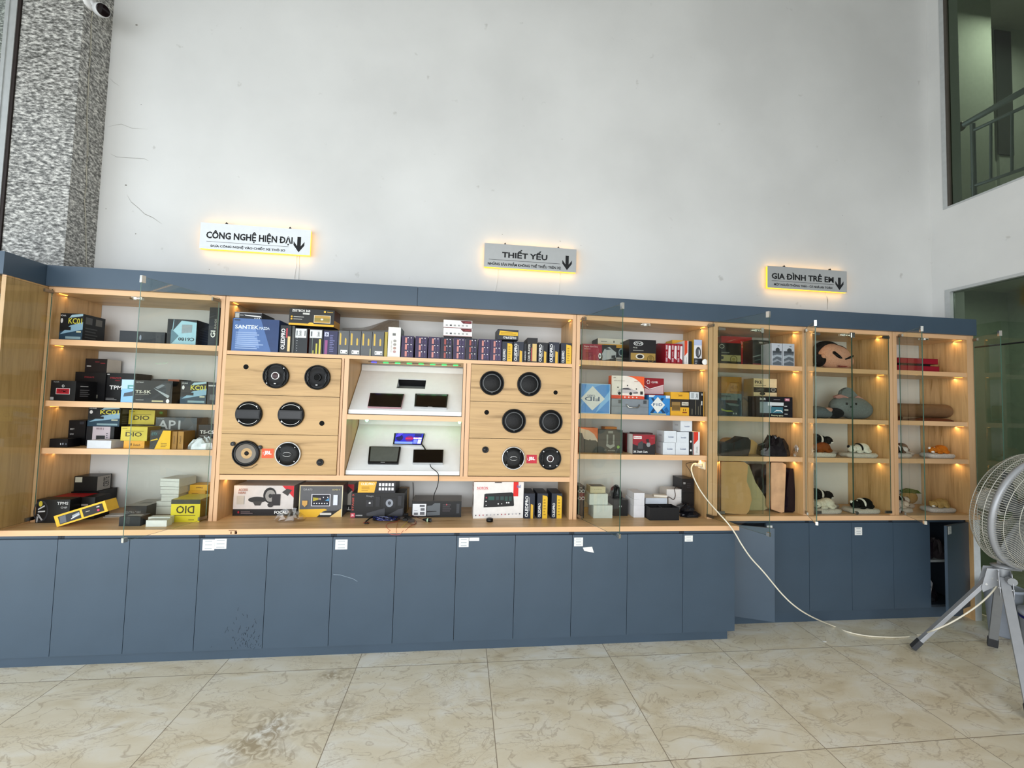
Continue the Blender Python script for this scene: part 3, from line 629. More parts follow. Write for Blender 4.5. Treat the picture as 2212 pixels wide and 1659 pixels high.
# ---------------------------------------------------------------- signs over the shelves
GLOW = emis('#ffb91e', 2.6, 'lit_yellow_edge'); INK = col('#17181a', .5)
def sign(label, tl, tr, br, bl, panel, txt, sub, tr_, sr, lr, ar, cables):
    c = [at(*p, y=.592) for p in (tl, tr, br, bl)]
    x0 = (c[0].x+c[3].x)/2; x1 = (c[1].x+c[2].x)/2; z1 = (c[0].z+c[1].z)/2; z0 = (c[2].z+c[3].z)/2
    org = ((x0+x1)/2, .592, z0); t = thing('direction_sign', label, 'sign', org, 0, 'lit direction signs on the wall')
    W, H = x1-x0, z1-z0
    MB().box(x0+.003, x1-.003, .5945, .615, z0+.001, z1-.003, GLOW).box(x0+.02, x1-.02, .615, YW, z0+.02, z1-.02, col('#c8c4b8', .5)).build('lit_edge', t, org)
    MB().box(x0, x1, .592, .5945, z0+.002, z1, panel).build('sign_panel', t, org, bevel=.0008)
    P = lambda a, b, k: (x0+W*a, .5914-.0002*k, z0+H*b)
    MB().flat(P, [('B', txt, *tr_, INK)]).build('lettering', t, org)
    MB().flat(P, [('B', sub, *sr, INK), ('r', *lr, INK)]).build('small_lettering', t, org)
    a, b, d, e = ar; m_ = (a+d)/2; w_ = (d-a)*.17
    MB().flat(P, [('p', [(m_-w_, e), (m_-w_, b+.17), (a, b+.36), (a, b+.23), (m_, b), (d, b+.23), (d, b+.36), (m_+w_, b+.17), (m_+w_, e)][::-1], INK)])
    q = [(m_-w_, e), (m_-w_, b+.24), (a, b+.42), (a, b+.27), (m_, b), (d, b+.27), (d, b+.42), (m_+w_, b+.24), (m_+w_, e)]
    mm = MB(); pts = [P(x, y, 0) for x, y in q]
    mm.add(pts, [(0, 1, 7, 8), (1, 2, 3, 4), (1, 4, 7), (4, 5, 6, 7)], INK); mm.build('arrow', t, org)
    for k in (.22, .80): MB().prism([(x0+W*k-.012, z1-.002), (x0+W*k+.012, z1-.002), (x0+W*k, z1+.018)], .60, .62, BLACKM).build('hanger', t, org)
    for pts in cables: MB().tube([at(u, v, y=YW-.004) for u, v in pts], .0018, WHITE, 6).build('cable', t, org)
    for zz_, pw in ((z0-.004, 1), (z1+.004, .6)):
        area('sign_glow', ((x0+x1)/2, .606, zz_), ((x0+x1)/2, .606, zz_-1 if pw == 1 else zz_+1), W*.97, .02, .22*pw, (1, .62, .22), 170)
SIL = col('#b6b8b8', .42, .35, .02); SIL_GLARE = col('#dfe3e6', .35, .05, .02)  # the paler silver has the left sign's glare painted into its colour
sign('left lit sign with a glare-whitened silver face and the longest heading, arrow pointing down', (433, 481), (672, 496), (669, 554), (431, 535), SIL_GLARE, 'CÔNG NGHỆ HIỆN ĐẠI', 'ĐƯA CÔNG NGHỆ VÀO CHIẾC XE THÔ SƠ',
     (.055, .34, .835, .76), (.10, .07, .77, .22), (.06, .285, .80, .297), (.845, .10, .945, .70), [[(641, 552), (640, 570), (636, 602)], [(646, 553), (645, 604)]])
sign('middle lit sign with a silver face and two-word heading', (1045, 524), (1246, 539), (1244, 590), (1047, 576), SIL, 'THIẾT YẾU', 'NHỮNG SẢN PHẨM KHÔNG THỂ THIẾU TRÊN XE',
     (.19, .44, .68, .80), (.04, .10, .83, .27), (.05, .325, .82, .34), (.845, .09, .95, .70), [[(1076, 581), (1074, 605), (1070, 632)], [(1210, 590), (1208, 615), (1207, 640)]])
sign('right lit sign with a silver face, nearest the glass doorway', (1658, 573), (1830, 587), (1829, 634), (1658, 620), SIL, 'GIA ĐÌNH TRẺ EM', 'MỘT NGƯỜI THÔNG THÁI – CẢ NHÀ AN TOÀN',
     (.05, .42, .83, .78), (.08, .10, .81, .26), (.05, .33, .83, .345), (.85, .10, .955, .68), [[(1784, 630), (1788, 650), (1787, 668)]])

# ---------------------------------------------------------------- boxed goods
def B(u0, u1, vt, zb, y, d, c, label, pr=None, name='product_box', cat='box', group=None, rot=0, base=None, L=None, Rr=None, Tt=None, h=None, build=True):
    um = (u0+u1)/2; ztop = at(um, vt, y=y).z if h is None else zb+h; zm = (zb+ztop)/2
    _, vm = px(at(um, vt, y=y)); p = at(um, vt, y=y); vm = px((p.x, y, zm))[1]
    xa, xb = at(u0, vm, y=y).x, at(u1, vm, y=y).x; wd, ht = xb-xa, ztop-zb
    c = c if not isinstance(c, str) else col('#'+c, .38, 0, .05)
    m = MB(); m.box(-wd/2, wd/2, 0, d, 0, ht, c); pr = dict(pr or {})
    e = .0005; g = .00035
    F = {'f': lambda a, b, k: (-wd/2+wd*a, -e-g*k, ht*b), 'r': lambda a, b, k: (wd/2+e+g*k, d*a, ht*b),
         'l': lambda a, b, k: (-wd/2-e-g*k, d*(1-a), ht*b), 't': lambda a, b, k: (-wd/2+wd*a, d*b, ht+e+g*k)}
    for k_, cc in (('l', L), ('r', Rr), ('t', Tt)):
        if cc: pr[k_] = [('r', .0, .0, 1, 1, cc)]+pr.get(k_, [])
    for k_, it in pr.items(): m.flat(F[k_], it)
    loc = ((xa+xb)/2, y, zb)
    o = m.build(name, None, (0, 0, 0)); o.location = loc; o.rotation_euler = (0, 0, R(rot))
    return tag(o, label, cat, group)
def kc(u0, u1, vt, zb, y, label, d=.17, rot=0):
    return B(u0, u1, vt, zb, y, d, '15181c', label, {'f': [('p', [(0, 0), (1, 0), (1, .55), (0, .3)], '1f3a4c'), ('p', [(.05, .22), (1, .42), (1, .7), (.45, .55)], '7fa3b8'), ('p', [(.4, .83), (.98, .92), (.98, 1), (.5, .95)], '9ab8c4'),
        ('t', 'KC01', .38, .62, .96, .83, 'c9c24a'), ('c', .1, .72, .05, .09, 'c9c9c9'), ('r', .08, .38, .5, .5, '101214'), ('r', .3, .06, .95, .15, '7f9aa2'), ('r', .75, .3, .95, .36, 'b8b9a0'), ('t', 'ICAR', .05, .88, .28, .94, 'bcbcbc')],
        'r': [('r', .1, .65, .4, .9, '55585a'), ('r', .55, .65, .85, .9, '6a6a66'), ('L', .1, .1, .85, .55, 4, '45484a')]}, rot=rot, group='black boxes with a blue car picture and lime lettering')
gA = 1.967
kc(128, 179, 677, 1.9675, .33, 'black box with lime lettering alone at the left of the top tier')
B(258, 356, 716, 1.9675, .36, .16, '20232a', 'long flat dark box lying on the top tier behind the glass door', {'f': [('c', .46, .5, .022, .22, '8d96a8')]})
B(361, 424, 690, 1.9675, .32, .2, '111216', 'black box with an upside-down pale blue front on the top tier', {'f': [('p', [(.14, 0), (1, 0), (1, .98), (.2, .98)], '9cc4d4'), ('p', [(.2, .98), (1, .9), (1, 1), (.2, 1)], '20242a'), ('p', [(.2, .55), (.48, .95), (.22, .98)], '303840'), ('p', [(.5, .45), (.85, .5), (.85, .8), (.5, .8)], '8b97a0'), ('U', 'C6180', .4, .16, .95, .29, '14181c'), ('p', [(.14, 0), (.4, .35), (.14, .6)], '5c7c8c')],
    'r': [('L', .2, .2, .8, .7, 5, '33363c')]})
B(451, 473, 664, 1.9675, .32, .1, '1b1a18', 'tall narrow black box standing at the right end of the top tier', {'f': [('T', 'GI', .22, .22, .68, .40, 'e6e6e0'), ('T', 'ELANDE', .55, .44, .75, .7, '8d8a80')]})
gA = 1.5735
B(109, 163, 822, gA, .30, .16, '0f0e10', 'black box with a red rectangle logo, front left of the second tier', {'f': [('r', .22, .32, .78, .62, 'c9c9c9'), ('r', .24, .34, .76, .60, 'a01220'), ('t', 'TPMS', .3, .4, .7, .54, '400810'), ('o', .5, .73, .05, .07, .6, 'c9c9c9'), ('t', 'ICAR', .12, .9, .34, .95, '9a9a9a'), ('r', .02, .03, .16, .17, '9a9a9a')],
    'r': [('L', .2, .2, .8, .6, 4, '77777a'), ('L', .2, .7, .8, .78, 1, 'cfcfcf')]})
B(161, 227, 804, gA, .46, .15, '0c0b0d', 'large black box with red lettering behind the red-logo box', {'f': [('t', 'STEELMATE', .3, .80, .62, .85, '8a2a34'), ('t', 'TPMS', .1, .46, .7, .58, 'cfcfcf'), ('r', .6, .1, .78, .22, '77756a')]})
B(229, 292, 806, gA, .47, .15, '0d0c0e', 'large black box lettered TPMS with a red line of print', {'f': [('t', 'TPMS', .12, .42, .66, .56, 'e6e6e6'), ('t', 'STEELMATE', .12, .80, .5, .86, '9a2a34'), ('t', 'WIRELESS', .3, .72, .46, .76, '8a2430'), ('L', .02, .05, .4, .13, 2, 'a5a5a5'), ('r', .02, .93, .1, .96, 'bbbbbb')]})
B(184, 231, 775, px((0, 0, 0))[0]*0+at(200, 805.5, y=.49).z, .49, .12, '151012', 'small black box with a white side stacked on the second tier', {'f': [('L', .08, .4, .4, .55, 1, 'b9b9b9'), ('r', .45, .76, .65, .8, '8a2a34'), ('r', .7, .68, .92, .72, '8a2a34')]}, Rr='cbc3b8')
B(262, 289, 820, gA, .285, .09, '7fb0dc', 'pale blue box standing among black ones on the second tier', {'f': [('r', .0, .6, 1, 1, 'a9c6e4'), ('p', [(.2, .25), (.95, .3), (.95, .5), (.25, .4)], '3c4650'), ('r', .5, .6, .95, .64, '4f8f8a'), ('r', .5, .7, .95, .76, '4f8f8a'), ('r', .5, .6, .6, .76, '4f8f8a')]})
B(290, 372, 822, gA, .285, .11, '17181a', 'wide black box picturing a silver camera on the second tier', {'f': [('t', 'TS-5K', .03, .42, .44, .56, 'c9c6b8'), ('p', [(.5, .66), (.6, .72), (.94, .34), (.9, .22)], '9aa0a4'), ('p', [(.5, .66), (.72, .88), (.98, .9), (.94, .34)], '2e3236'), ('p', [(.55, .7), (.72, .84), (.8, .8), (.62, .62)], '70767c'), ('r', .48, .05, .78, .12, 'b8b08a'), ('c', .9, .1, .045, .09, 'e2e2e2'), ('t', 'VIETMAP', .03, .88, .24, .93, 'b0b0b0'), ('L', .06, .1, .4, .16, 1, '9a9a9a'), ('r', .03, .36, .4, .38, '8a8a80')]})
kc(390, 446, 824, gA, .30, 'black box with lime lettering near the right end of the second tier', .16)
B(448, 466, 826, gA, .30, .13, '24262a', 'small charcoal box at the right end of the second tier', {'f': [('r', .3, .2, .9, .45, '5a5c60'), ('r', .1, .82, .9, .88, 'b0b0b0')]})
B(325, 386, 819, gA, .46, .13, '1a1a1c', 'low dark box hidden behind the camera box on the second tier', {'f': [('r', .6, .8, 1, 1, 'a85a3a')]})
gA = 1.2735
B(147.5, 184, 908, gA, .44, .16, '0b0c10', 'upright black carton at the back left of the third tier', {'f': [('t', 'BEST', .1, .62, .35, .68, 'b4b4b4'), ('t', 'CAM', .1, .42, .32, .48, 'b4b4b4'), ('r', .65, .85, .9, .95, '2a2c34')]})
B(107, 146, 948, gA, .315, .09, '0a0a10', 'flat black device with small lit marks at the front left of the third tier', {'f': [('c', .62, .4, .03, .12, 'c8ccd4'), ('c', .75, .42, .03, .12, 'aab0c0'), ('r', .88, .3, .96, .5, '5a5e68')]}, name='electronic_device', cat='device')
q0 = B(186, 246, 921.5, gA, .40, .19, '131116', 'black box with a pale picture panel on the third tier', {'f': [('r', .22, .02, .86, 1, 'b9adb4'), ('r', .36, .3, .68, .55, '1c1c20'), ('t', 'WI-FI 5', .34, .84, .62, .95, '6a4a50'), ('L', .72, .3, .8, .7, 4, '4a4650')]})
zq = at(215, 921.5, y=.40).z
kc(190, 259, 878.6, zq+.001, .41, 'black box with lime lettering lying on another box on the third tier', .18)
B(188, 240, 951.5, gA, .285, .10, 'c9ccd2', 'small white box in front of the picture-panel box on the third tier', Tt='e0e2e6', name='small_box')
z_ = at(290, 952.3, y=.33).z
B(267, 312, 952.3, gA, .325, .14, 'e0a030', 'flat orange box under a yellow box on the third tier', {'f': [('t', 'Zestech', .45, .3, .8, .6, '5a3a10'), ('c', .36, .5, .03, .2, '6a4510')]})
def dio(u0, u1, vt, zb, y, label, d=.12, up=False):
    fr_ = [('U' if up else 't', 'DIO', .18, .30 if not up else .38, .80, .62 if not up else .72, '3a3008'), ('r', .18, .68, .86, .71, '7a6c20') if not up else ('r', .1, .28, .85, .31, '7a6c20'), ('L', .05, .84, .35, .92, 1, '6a5c18') if not up else ('L', .62, .07, .94, .13, 1, '6a5c18')]
    if up: fr_.append(('r', 0, .8, 1, 1, '3a3a30'))
    return B(u0, u1, vt, zb, y, d, 'd9c62c' if up else 'c8b640', label, {'f': fr_}, Rr='9a7a30', group='yellow boxes with bold dark lettering')
dio(261, 318, 922, z_+.0005, .33, 'yellow box resting on a flat orange box on the third tier')
B(272, 336, 917.5, gA, .475, .15, '1c1a14', 'black carton under the upper yellow box on the third tier', {'f': [('L', .1, .2, .8, .6, 3, '44402c')]})
dio(278, 334, 886, at(300, 917, y=.475).z+.001, .48, 'uppermost yellow box of the third tier, on a black carton')
B(324, 368, 930, gA, .29, .12, '262420', 'black box with a slanted yellow panel at the front of the third tier', {'f': [('p', [(.24, 0), (1, 0), (1, 1), (.62, 1)], 'e6b418'), ('t', '69X', .06, .72, .36, .92, '3f6a6c'), ('p', [(0, .42), (.4, .5), (.36, .58), (.1, .5)], 'c8a828'), ('L', .55, .1, .92, .35, 3, '8a6a10')]}, Rr='9a6c1c')
for i_, (a, b, s_) in enumerate(((371, 382, 'first'), (384, 396, 'second'))):
    B(a, b, 932, gA, .30, .12, '9a6c22' if i_ == 0 else 'a5762a', 'thin mustard box standing %s to the right of the slanted yellow one' % s_, {'f': [('T', 'Zestech', .3, .3, .6, .75, '6a4a14')]}, Rr='8a6020', group='thin mustard boxes on the third tier')
B(335, 424, 902, gA, .47, .13, '4b5054', 'large grey box lettered AP1 on the third tier', {'f': [('t', 'AP1', .05, .58, .6, .9, 'b4b8bc'), ('t', 'VIETMAP', .03, .93, .2, .97, '9a9ea0'), ('p', [(.6, .3), (.98, .5), (.9, .75)], '5a6066')]}, Rr='7a6450')
B(428, 462, 918, gA, .40, .13, '1b1a1c', 'black box with white and red lettering at the right of the third tier', {'f': [('t', 'TS-CS', .1, .62, .98, .76, 'e6e2e0'), ('r', .1, .5, .6, .54, '8a8a8a')]})
# crumpled foil bag
def crumple(name, label, cat, pts, h, m_, zb, amp=.25, seed=1, n=14, group=None):
    """pts: footprint polygon in x,y; a creased pillow shape of height h standing on zb"""
    rr = random.Random(seed); cx = sum(p[0] for p in pts)/len(pts); cy = sum(p[1] for p in pts)/len(pts); m = MB(); vs = []; fs = []
    K = len(pts)*3; ring = []
    for i in range(K):
        a = pts[(i//3) % len(pts)]; b = pts[(i//3+1) % len(pts)]; f = (i % 3)/3; ring.append((a[0]+(b[0]-a[0])*f, a[1]+(b[1]-a[1])*f))
    levels = [(1, 0), (1.0, .22), (.9, .5), (.68, .8), (.38, .97), (0.02, 1.0)]
    for s_, hz in levels:
        for i, (x, y) in enumerate(ring):
            k = s_*(1+rr.uniform(-amp, amp)*.35 if s_ < 1 else 1); z = hz*h*(1+rr.uniform(-amp, amp))
            vs.append((cx+(x-cx)*k, cy+(y-cy)*k, max(0, z)+(0 if hz else 0)))
    for j in range(len(levels)-1):
        for i in range(K): fs.append((j*K+i, j*K+(i+1) % K, (j+1)*K+(i+1) % K, (j+1)*K+i))
    fs.append(tuple(range(K))[::-1]); m.add(vs, fs, m_)
    o = m.build(name, None, (0, 0, 0)); 
    for v in o.data.vertices: v.co.x -= cx; v.co.y -= cy
    o.location = (cx, cy, zb); return tag(o, label, cat, group)
def foot(u0, u1, v, y0, y1, z):
    a = at(u0, v, y=y0).x; b = at(u1, v, y=y0).x; w_ = b-a
    return [(a, y0+(y1-y0)*.25), (a+w_*.2, y0), (b-w_*.25, y0), (b, y0+(y1-y0)*.3), (b-w_*.05, y1), (a+w_*.15, y1)]
FOIL = col('#b9bcbf', .3, .45, .15, 18, bump=.3); DFOIL = col('#15151a', .18, .2, .2, 18, bump=.5)
crumple('foil_bag', 'crumpled silver foil bag at the right of the third tier', 'bag', foot(401, 459, 962, .29, .385, gA), .072, FOIL, gA+.0005, seed=3)
# bottom tier, left
gA = .8128
B(160, 210, 1029, at(180, 1062, y=.47).z+.001, .48, .12, '0d0e0e', 'black box with a pale sticker and vertical lettering, highest on the worktop left', {'f': [('r', .04, .6, .34, .95, 'a8a898')], 'r': [('r', .0, .02, .9, .98, '8f8a84'), ('T', 'CERTE', .4, .2, .8, .85, '2a2826')]})
B(152, 213, 1062, gA, .47, .15, '0e0d0e', 'black box at the back of the worktop under the stickered box', {'f': [('L', .2, .3, .7, .6, 2, '35302e')]})
B(107, 204, 1074, gA, .455-.13, .12, '12100f', 'low black box with a red lid on the worktop beside the side panel', {'f': [('L', .7, .55, .95, .75, 1, '8a8078')], 't': [('r', .02, .02, .72, .98, '9c0e18')]}, rot=0)
B(78, 150, 1079, gA, .245, .075, '100f10', 'black box picturing chrome spokes and a yellow dot at the far left of the worktop', {'f': [('o', .14, .5, .22, .46, .84, '2c2c30'), ('p', [(.06, .55), (.25, .7), (.25, .76), (.05, .6)], 'b9b9bb'), ('p', [(.06, .45), (.27, .47), (.27, .53), (.06, .51)], 'b9b9bb'), ('p', [(.04, .36), (.18, .1), (.22, .14), (.08, .4)], '9a9a9c'), ('p', [(.04, .3), (.03, .04), (.07, .02), (.09, .26)], '9a9a9c'), ('c', .13, .82, .055, .12, 'b8a83a'), ('t', 'TPMS', .62, .78, .96, .9, 'c8c8c8'), ('t', 'CHIP', .74, .62, .94, .7, 'a8a8a8')]})
# the tilted yellow-framed box
p0 = at(123.4, 1132, y=.15); p1 = at(233.7, 1097.7, y=.15); ang = math.atan2(p1.z-p0.z, p1.x-p0.x); wd = (p1-p0).length; ht = (at(116, 1108.6, y=.15)-p0).length
m = MB(); YL = col('#e2b22c', .4); m.box(0, wd, 0, .085, 0, ht, YL)
Pf = lambda a, b, k: (wd*a, -.0005-.00035*k, ht*b)
m.flat(Pf, [('r', .07, .14, .49, .84, '20242a'), ('p', [(.08, .2), (.2, .2), (.22, .8), (.1, .8)], '5c6068'), ('p', [(.32, .3), (.48, .42), (.48, .7), (.34, .6)], '9aa0a4'), ('p', [(.3, .28), (.46, .5), (.47, .56), (.3, .36)], 'd8d8d6'), ('r', .54, .14, .94, .84, '1b1512'), ('r', .6, .5, .68, .56, 'a8a090'), ('r', .82, .6, .88, .7, 'b0b0b0'), ('c', .84, .36, .025, .1, 'c02860')])
Pt = lambda a, b, k: (wd*a, .085*b, ht+.0005+.00035*k)
m.flat(Pt, [('r', .0, .1, 1, 1, '1f1c18'), ('r', .04, .3, .22, .55, 'd8d8d4')]+[('r', .02+.05*i, .0, .04+.05*i, .14, '1f1c18') for i in range(7)]+[('L', .3, .3, .8, .7, 3, '6a6458')])
o = m.build('product_box', None, (0, 0, 0)); o.location = (p0.x, .15, gA+.001); o.rotation_euler = (0, -ang, 0); tag(o, 'black box framed in yellow, tipped up on one corner at the front of the worktop', 'box')
B(268, 316, 1093, gA, .34, .20, '323436', 'flat dark grey box with a light lid and blurred print on the worktop', {'f': [('t', 'SENTRA CARE', .05, .35, .75, .6, '8c8e90')], 't': [('r', 0, 0, 1, 1, '9c9a94'), ('p', [(.3, .3), (.8, .4), (.7, .6), (.35, .5)], '6c6c68')]})
m = MB(); a = at(236, 1091, y=.36); m.box(-.07, .06, -.05, .05, 0, .004, col('#b9b4ab', .5)).box(-.07, .06, -.03, .03, .004, .009, col('#d0ccc6', .4))
o = m.build('paper_sheet', None, (0, 0, 0)); o.location = (a.x+.03, .42, gA+.0); o.rotation_euler = (0, 0, R(8)); tag(o, 'crumpled pale card lying behind the tipped yellow box', 'paper')
B(257, 303, 1117, gA, .165, .09, '1a1b1c', 'small open black tray holding a white card near the worktop edge', {'t': [('r', .12, .2, .9, .8, '2c2e30'), ('r', .2, .35, .85, .62, 'c8cac8')]}, name='tray', cat='tray')
B(315, 360, 1124, gA, .15, .05, 'd9dbd9', 'low white box nearest the worktop edge, with a second slab behind', Tt='c9ccc8', name='small_box')
B(320, 367, 1117, gA, .205, .04, 'dadcd8', 'white slab box behind the lowest white box near the worktop edge', name='small_box')
wz = [gA]
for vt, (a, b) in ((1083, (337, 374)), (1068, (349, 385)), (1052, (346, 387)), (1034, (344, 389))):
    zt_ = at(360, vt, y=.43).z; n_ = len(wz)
    B(a, b, vt, wz[-1]+.0006, .43, .15, 'cfd0cc', ['bottom white box of the stack of four', 'second white box from the bottom of the stack of four', 'third white box from the bottom of the stack of four', 'topmost white box of the stack of four'][n_-1]+' on the worktop', rot=[0, 2, -3, -8][n_-1], group='stack of four white boxes', name='small_box', pr={'f': [('r', 0, .62, 1, .66, '8f8f8b'), ('r', 0, 0, 1, .05, '7a7a76')]}); wz.append(zt_)  # dark strip along each base paints the shade between stacked boxes
dio(369, 432, 1079, gA, .25, 'large yellow box standing upside down on the worktop', .17, True)
B(437, 453, 1073, gA, .43, .18, 'd8dad6', 'white box wedged between the yellow box and the oak divider', {'f': [('c', .3, .2, .08, .02, '8a8a88'), ('c', .3, .5, .08, .02, '8a8a88')]}, name='small_box')
z_ = gA
B(408, 447, 1071.5, gA, .52, .10, 'b88a28', 'mustard carton behind the yellow box on the worktop', name='small_box')
z_ = at(425, 1071.5, y=.52).z
B(407, 444, 1060.5, z_+.0006, .52, .10, 'e0a428', 'lower of two flat orange boxes behind the upside-down yellow box', {'f': [('L', .2, .4, .8, .6, 1, '6a4510')]}, group='two flat orange boxes'); z_ = at(425, 1060.5, y=.52).z
B(410, 449, 1047.5, z_+.0012, .52, .10, 'e2aa2c', 'upper of two flat orange boxes behind the upside-down yellow box', {'f': [('U', 'Zestech', .35, .4, .72, .65, '6a4510')]}, group='two flat orange boxes')

# ---- centre unit, long top shelf
gB = 1.9385
B(501, 602, 689, gB, .283, .2, '233a66', 'large blue foil box with white print at the left of the long top shelf', {'f': [('p', [(.0, 0), (.85, 0), (.6, 1), (.02, 1)], '4a689c'), ('p', [(.1, .2), (.6, .1), (.5, .7), (.15, .8)], '6a86b8'), ('t', 'SANTEK', .06, .68, .56, .80, 'd8e0ea'), ('t', 'MAZDA', .58, .68, .8, .76, 'c9d4e4'), ('L', .08, .06, .7, .6, 9, '93a8cc'), ('r', .04, .93, .16, .96, '2a3040')]})  # paler blue shapes on the front paint the foil's highlight
zt_ = at(535, 689, y=.283).z
B(507, 566, 675, zt_+.0006, .29, .19, '1a1c22', 'flat black box on top of the blue foil box', {'f': [('r', .02, .15, .17, .85, 'a8a8a4'), ('p', [(.35, .65), (.96, .5), (.98, .32), (.4, .5)], 'dcdcda'), ('r', .2, .5, .33, .62, '9a9a9a'), ('c', .75, .15, .02, .1, 'cfcfcf'), ('c', .83, .15, .02, .1, 'cfcfcf'), ('c', .91, .15, .02, .1, 'cfcfcf'), ('r', 0, .88, 1, 1, '85868a')]})
def ole(u0, u1, vt, zb, y, label, wide, d=.19, tall='1b2130', grp='dark boxes with upright white lettering and a yellow strip', thin=False):
    it = []
    if wide: it = [('p', [(.5, 0), (.98, 0), (.98, .84), (.9, .9), (.5, .93)], 'dcb02a'), ('T', 'OLEDPRO', .1, .05, .34, .62, 'e8e8e6'), ('L', .6, .1, .85, .8, 6, 'a5801c')]
    else: it = [('T', 'OLEDPRO', .08, .06, .38, .9, 'f0f0ee'), ('p', [(.62, 0), (.86, 0), (.86, .54), (.62, .58)], 'd4a838'), ('r', .44, .3, .5, .85, '9a9a9c')]
    return B(u0, u1, vt, zb, y, d, tall, label, {'f': it}, group=grp)
B(605, 628, 703, gB, .285, .19, '17191d', 'dark box with upright lettering and a red tab beside the blue foil box', {'f': [('T', 'OLEDPRO', .08, .12, .46, .88, 'f2f2f0'), ('r', .55, .55, .68, .9, 'b03a44'), ('r', .72, .05, .96, .6, 'd9bc84')]}, group='dark boxes with upright white lettering and a yellow strip')
B(629.5, 635.5, 704, gB, .30, .17, '5e605e', 'thin grey box left of the two labelled dark boxes')
B(636.5, 664, 709, gB, .285, .19, '1d2226', 'dark box with a white label and a column of dots', {'f': [('r', .04, .62, .9, .98, 'd3d5d4'), ('T', 'Zestech', .3, .68, .5, .9, '303438'), ('r', .12, .7, .2, .9, '70767a'), ('r', .76, .7, .82, .9, '404448')]+[('c', .2, .1+.1*i, .03, .012, 'c8ccd0') for i in range(6)]}, Rr='5a2a26')
B(668, 697, 711, gB, .285, .19, '17171a', 'dark box with a white label above yellow and lime stripes', {'f': [('r', .03, .64, .92, .97, 'd3d5d4'), ('T', 'Zestech', .55, .7, .75, .9, '303438'), ('r', .1, .7, .2, .9, '50565a'), ('r', .22, .0, .26, .62, '6a7a70'), ('r', .28, .0, .36, .14, 'b9b44a'), ('r', .5, .0, .62, .42, 'b9b44a'), ('r', .74, .0, .88, .6, 'c8bc50')]})
B(698.5, 729, 715, gB, .285, .19, '2a2b4c', 'dark purple box marked 9 left of the film-wrapped boxes', {'f': [('r', .06, .76, .36, .94, 'b9bcd0'), ('T', '9', .14, .79, .3, .9, '20224a'), ('r', .1, .0, .3, .6, '8a4a7c'), ('L', .45, .1, .8, .85, 10, '6a6c98')]})
zt_ = at(660, 704, y=.285).z
zt_ = at(636, 703.5, y=.285).z+.002
o = B(624, 722, 668, zt_, .275, .13, '1d1c1a', 'black and gold boxed monitor lying across the tops of the upright boxes', {'f': [('r', 0, 0, 1, .12, 'd9a628'), ('p', [(.02, .12), (.42, .12), (.46, .2), (.52, .2), (.56, .12), (1, .12), (1, .1), (0, .1)], 'e6b43a'), ('r', .55, .2, .92, .66, 'e0dccb'), ('r', .56, .22, .91, .64, 'b08a3c'), ('r', .56, .3, .91, .5, '8a7a3a'), ('c', .73, .42, .03, .05, 'f4f0e0'), ('t', 'ZESTECH 360', .06, .8, .46, .94, 'eeece6'), ('r', .3, .66, .45, .76, 'c8c6c0'), ('c', .06, .5, .022, .05, 'd9a628'), ('c', .06, .36, .022, .05, 'd9a628'), ('L', .1, .46, .48, .54, 1, 'b8b6b0'), ('L', .1, .32, .42, .4, 1, 'b8b6b0'), ('c', .79, .88, .025, .06, 'e2b23c'), ('t', 'Zestech', .84, .84, .97, .9, 'c8a450')],
    'r': [('r', 0, 0, 1, .4, 'c8901e'), ('r', 0, .4, 1, 1, '4a2412')]})
o.rotation_euler = (0, R(.8), R(-1))
g_ = 'film-wrapped grey boxes with gold pencils'
for i, (a, b) in enumerate(((730.5, 753.5), (754.5, 779), (780, 803), (804, 829))):
    B(a, b, 714.5+.6*i, gB, .285, .16, '57595a', 'film-wrapped grey box with gold bars, %s from the left' % ['first', 'second', 'third', 'fourth'][i], {'f': [('p', [(.12, .42), (.27, .42), (.27, .86), (.2, .92), (.12, .88)], 'c9a84c'), ('p', [(.62, .42), (.77, .42), (.77, .66), (.7, .72), (.62, .68)], 'c9a84c')]+([('r', .25, .06, .9, .21, 'dcdcd8'), ('c', .35, .135, .05, .03, '202020'), ('c', .8, .11, .05, .03, '202020')] if i != 2 else [('r', .85, .0, .92, .3, 'b0ac7c')])}, group=g_)
B(830.5, 836.5, 717, gB, .29, .15, 'a8943c', 'thin yellow-edged box right of the film-wrapped row')
# loose film over the wrapped boxes
m = MB(); vs = []; fs = []; rr = random.Random(5); NX, NY = 16, 4
for i in range(NX+1):
    for j in range(NY+1):
        u = 740+(862-740)*i/NX; f = i/NX
        top = 708-26*max(0, (f-.35)/.65)**1.2 if f < .9 else 682+(f-.9)*60
        v = top+(713-top)*(1-j/NY); p = at(u, v, y=.455+.04*j+rr.uniform(-.006, .006)); vs.append((p.x, p.y, min(2.262, max(p.z, 2.125+rr.uniform(0, .006)))))
for i in range(NX):
    for j in range(NY): a = i*(NY+1)+j; fs.append((a, a+NY+1, a+NY+2, a+1))
FILM = bpy.data.materials.new('smoky_wrapping_film'); FILM.use_nodes = True
n = FILM.node_tree.nodes; l = FILM.node_tree.links; b_ = n['Principled BSDF']; b_.inputs['Base Color'].default_value = hexc('#8a7c6a'); b_.inputs['Roughness'].default_value = .15
tr = n.new('ShaderNodeBsdfTransparent'); mx = n.new('ShaderNodeMixShader'); tn = n.new('ShaderNodeTexNoise'); tn.inputs['Scale'].default_value = 30; rp = n.new('ShaderNodeValToRGB')
rp.color_ramp.elements[0].color = (.25, .25, .25, 1); rp.color_ramp.elements[1].color = (.75, .75, .75, 1); l.new(tn.outputs[0], rp.inputs[0]); l.new(rp.outputs[0], mx.inputs[0]); l.new(tr.outputs[0], mx.inputs[1]); l.new(b_.outputs[0], mx.inputs[2]); l.new(mx.outputs[0], n['Material Output'].inputs[0])
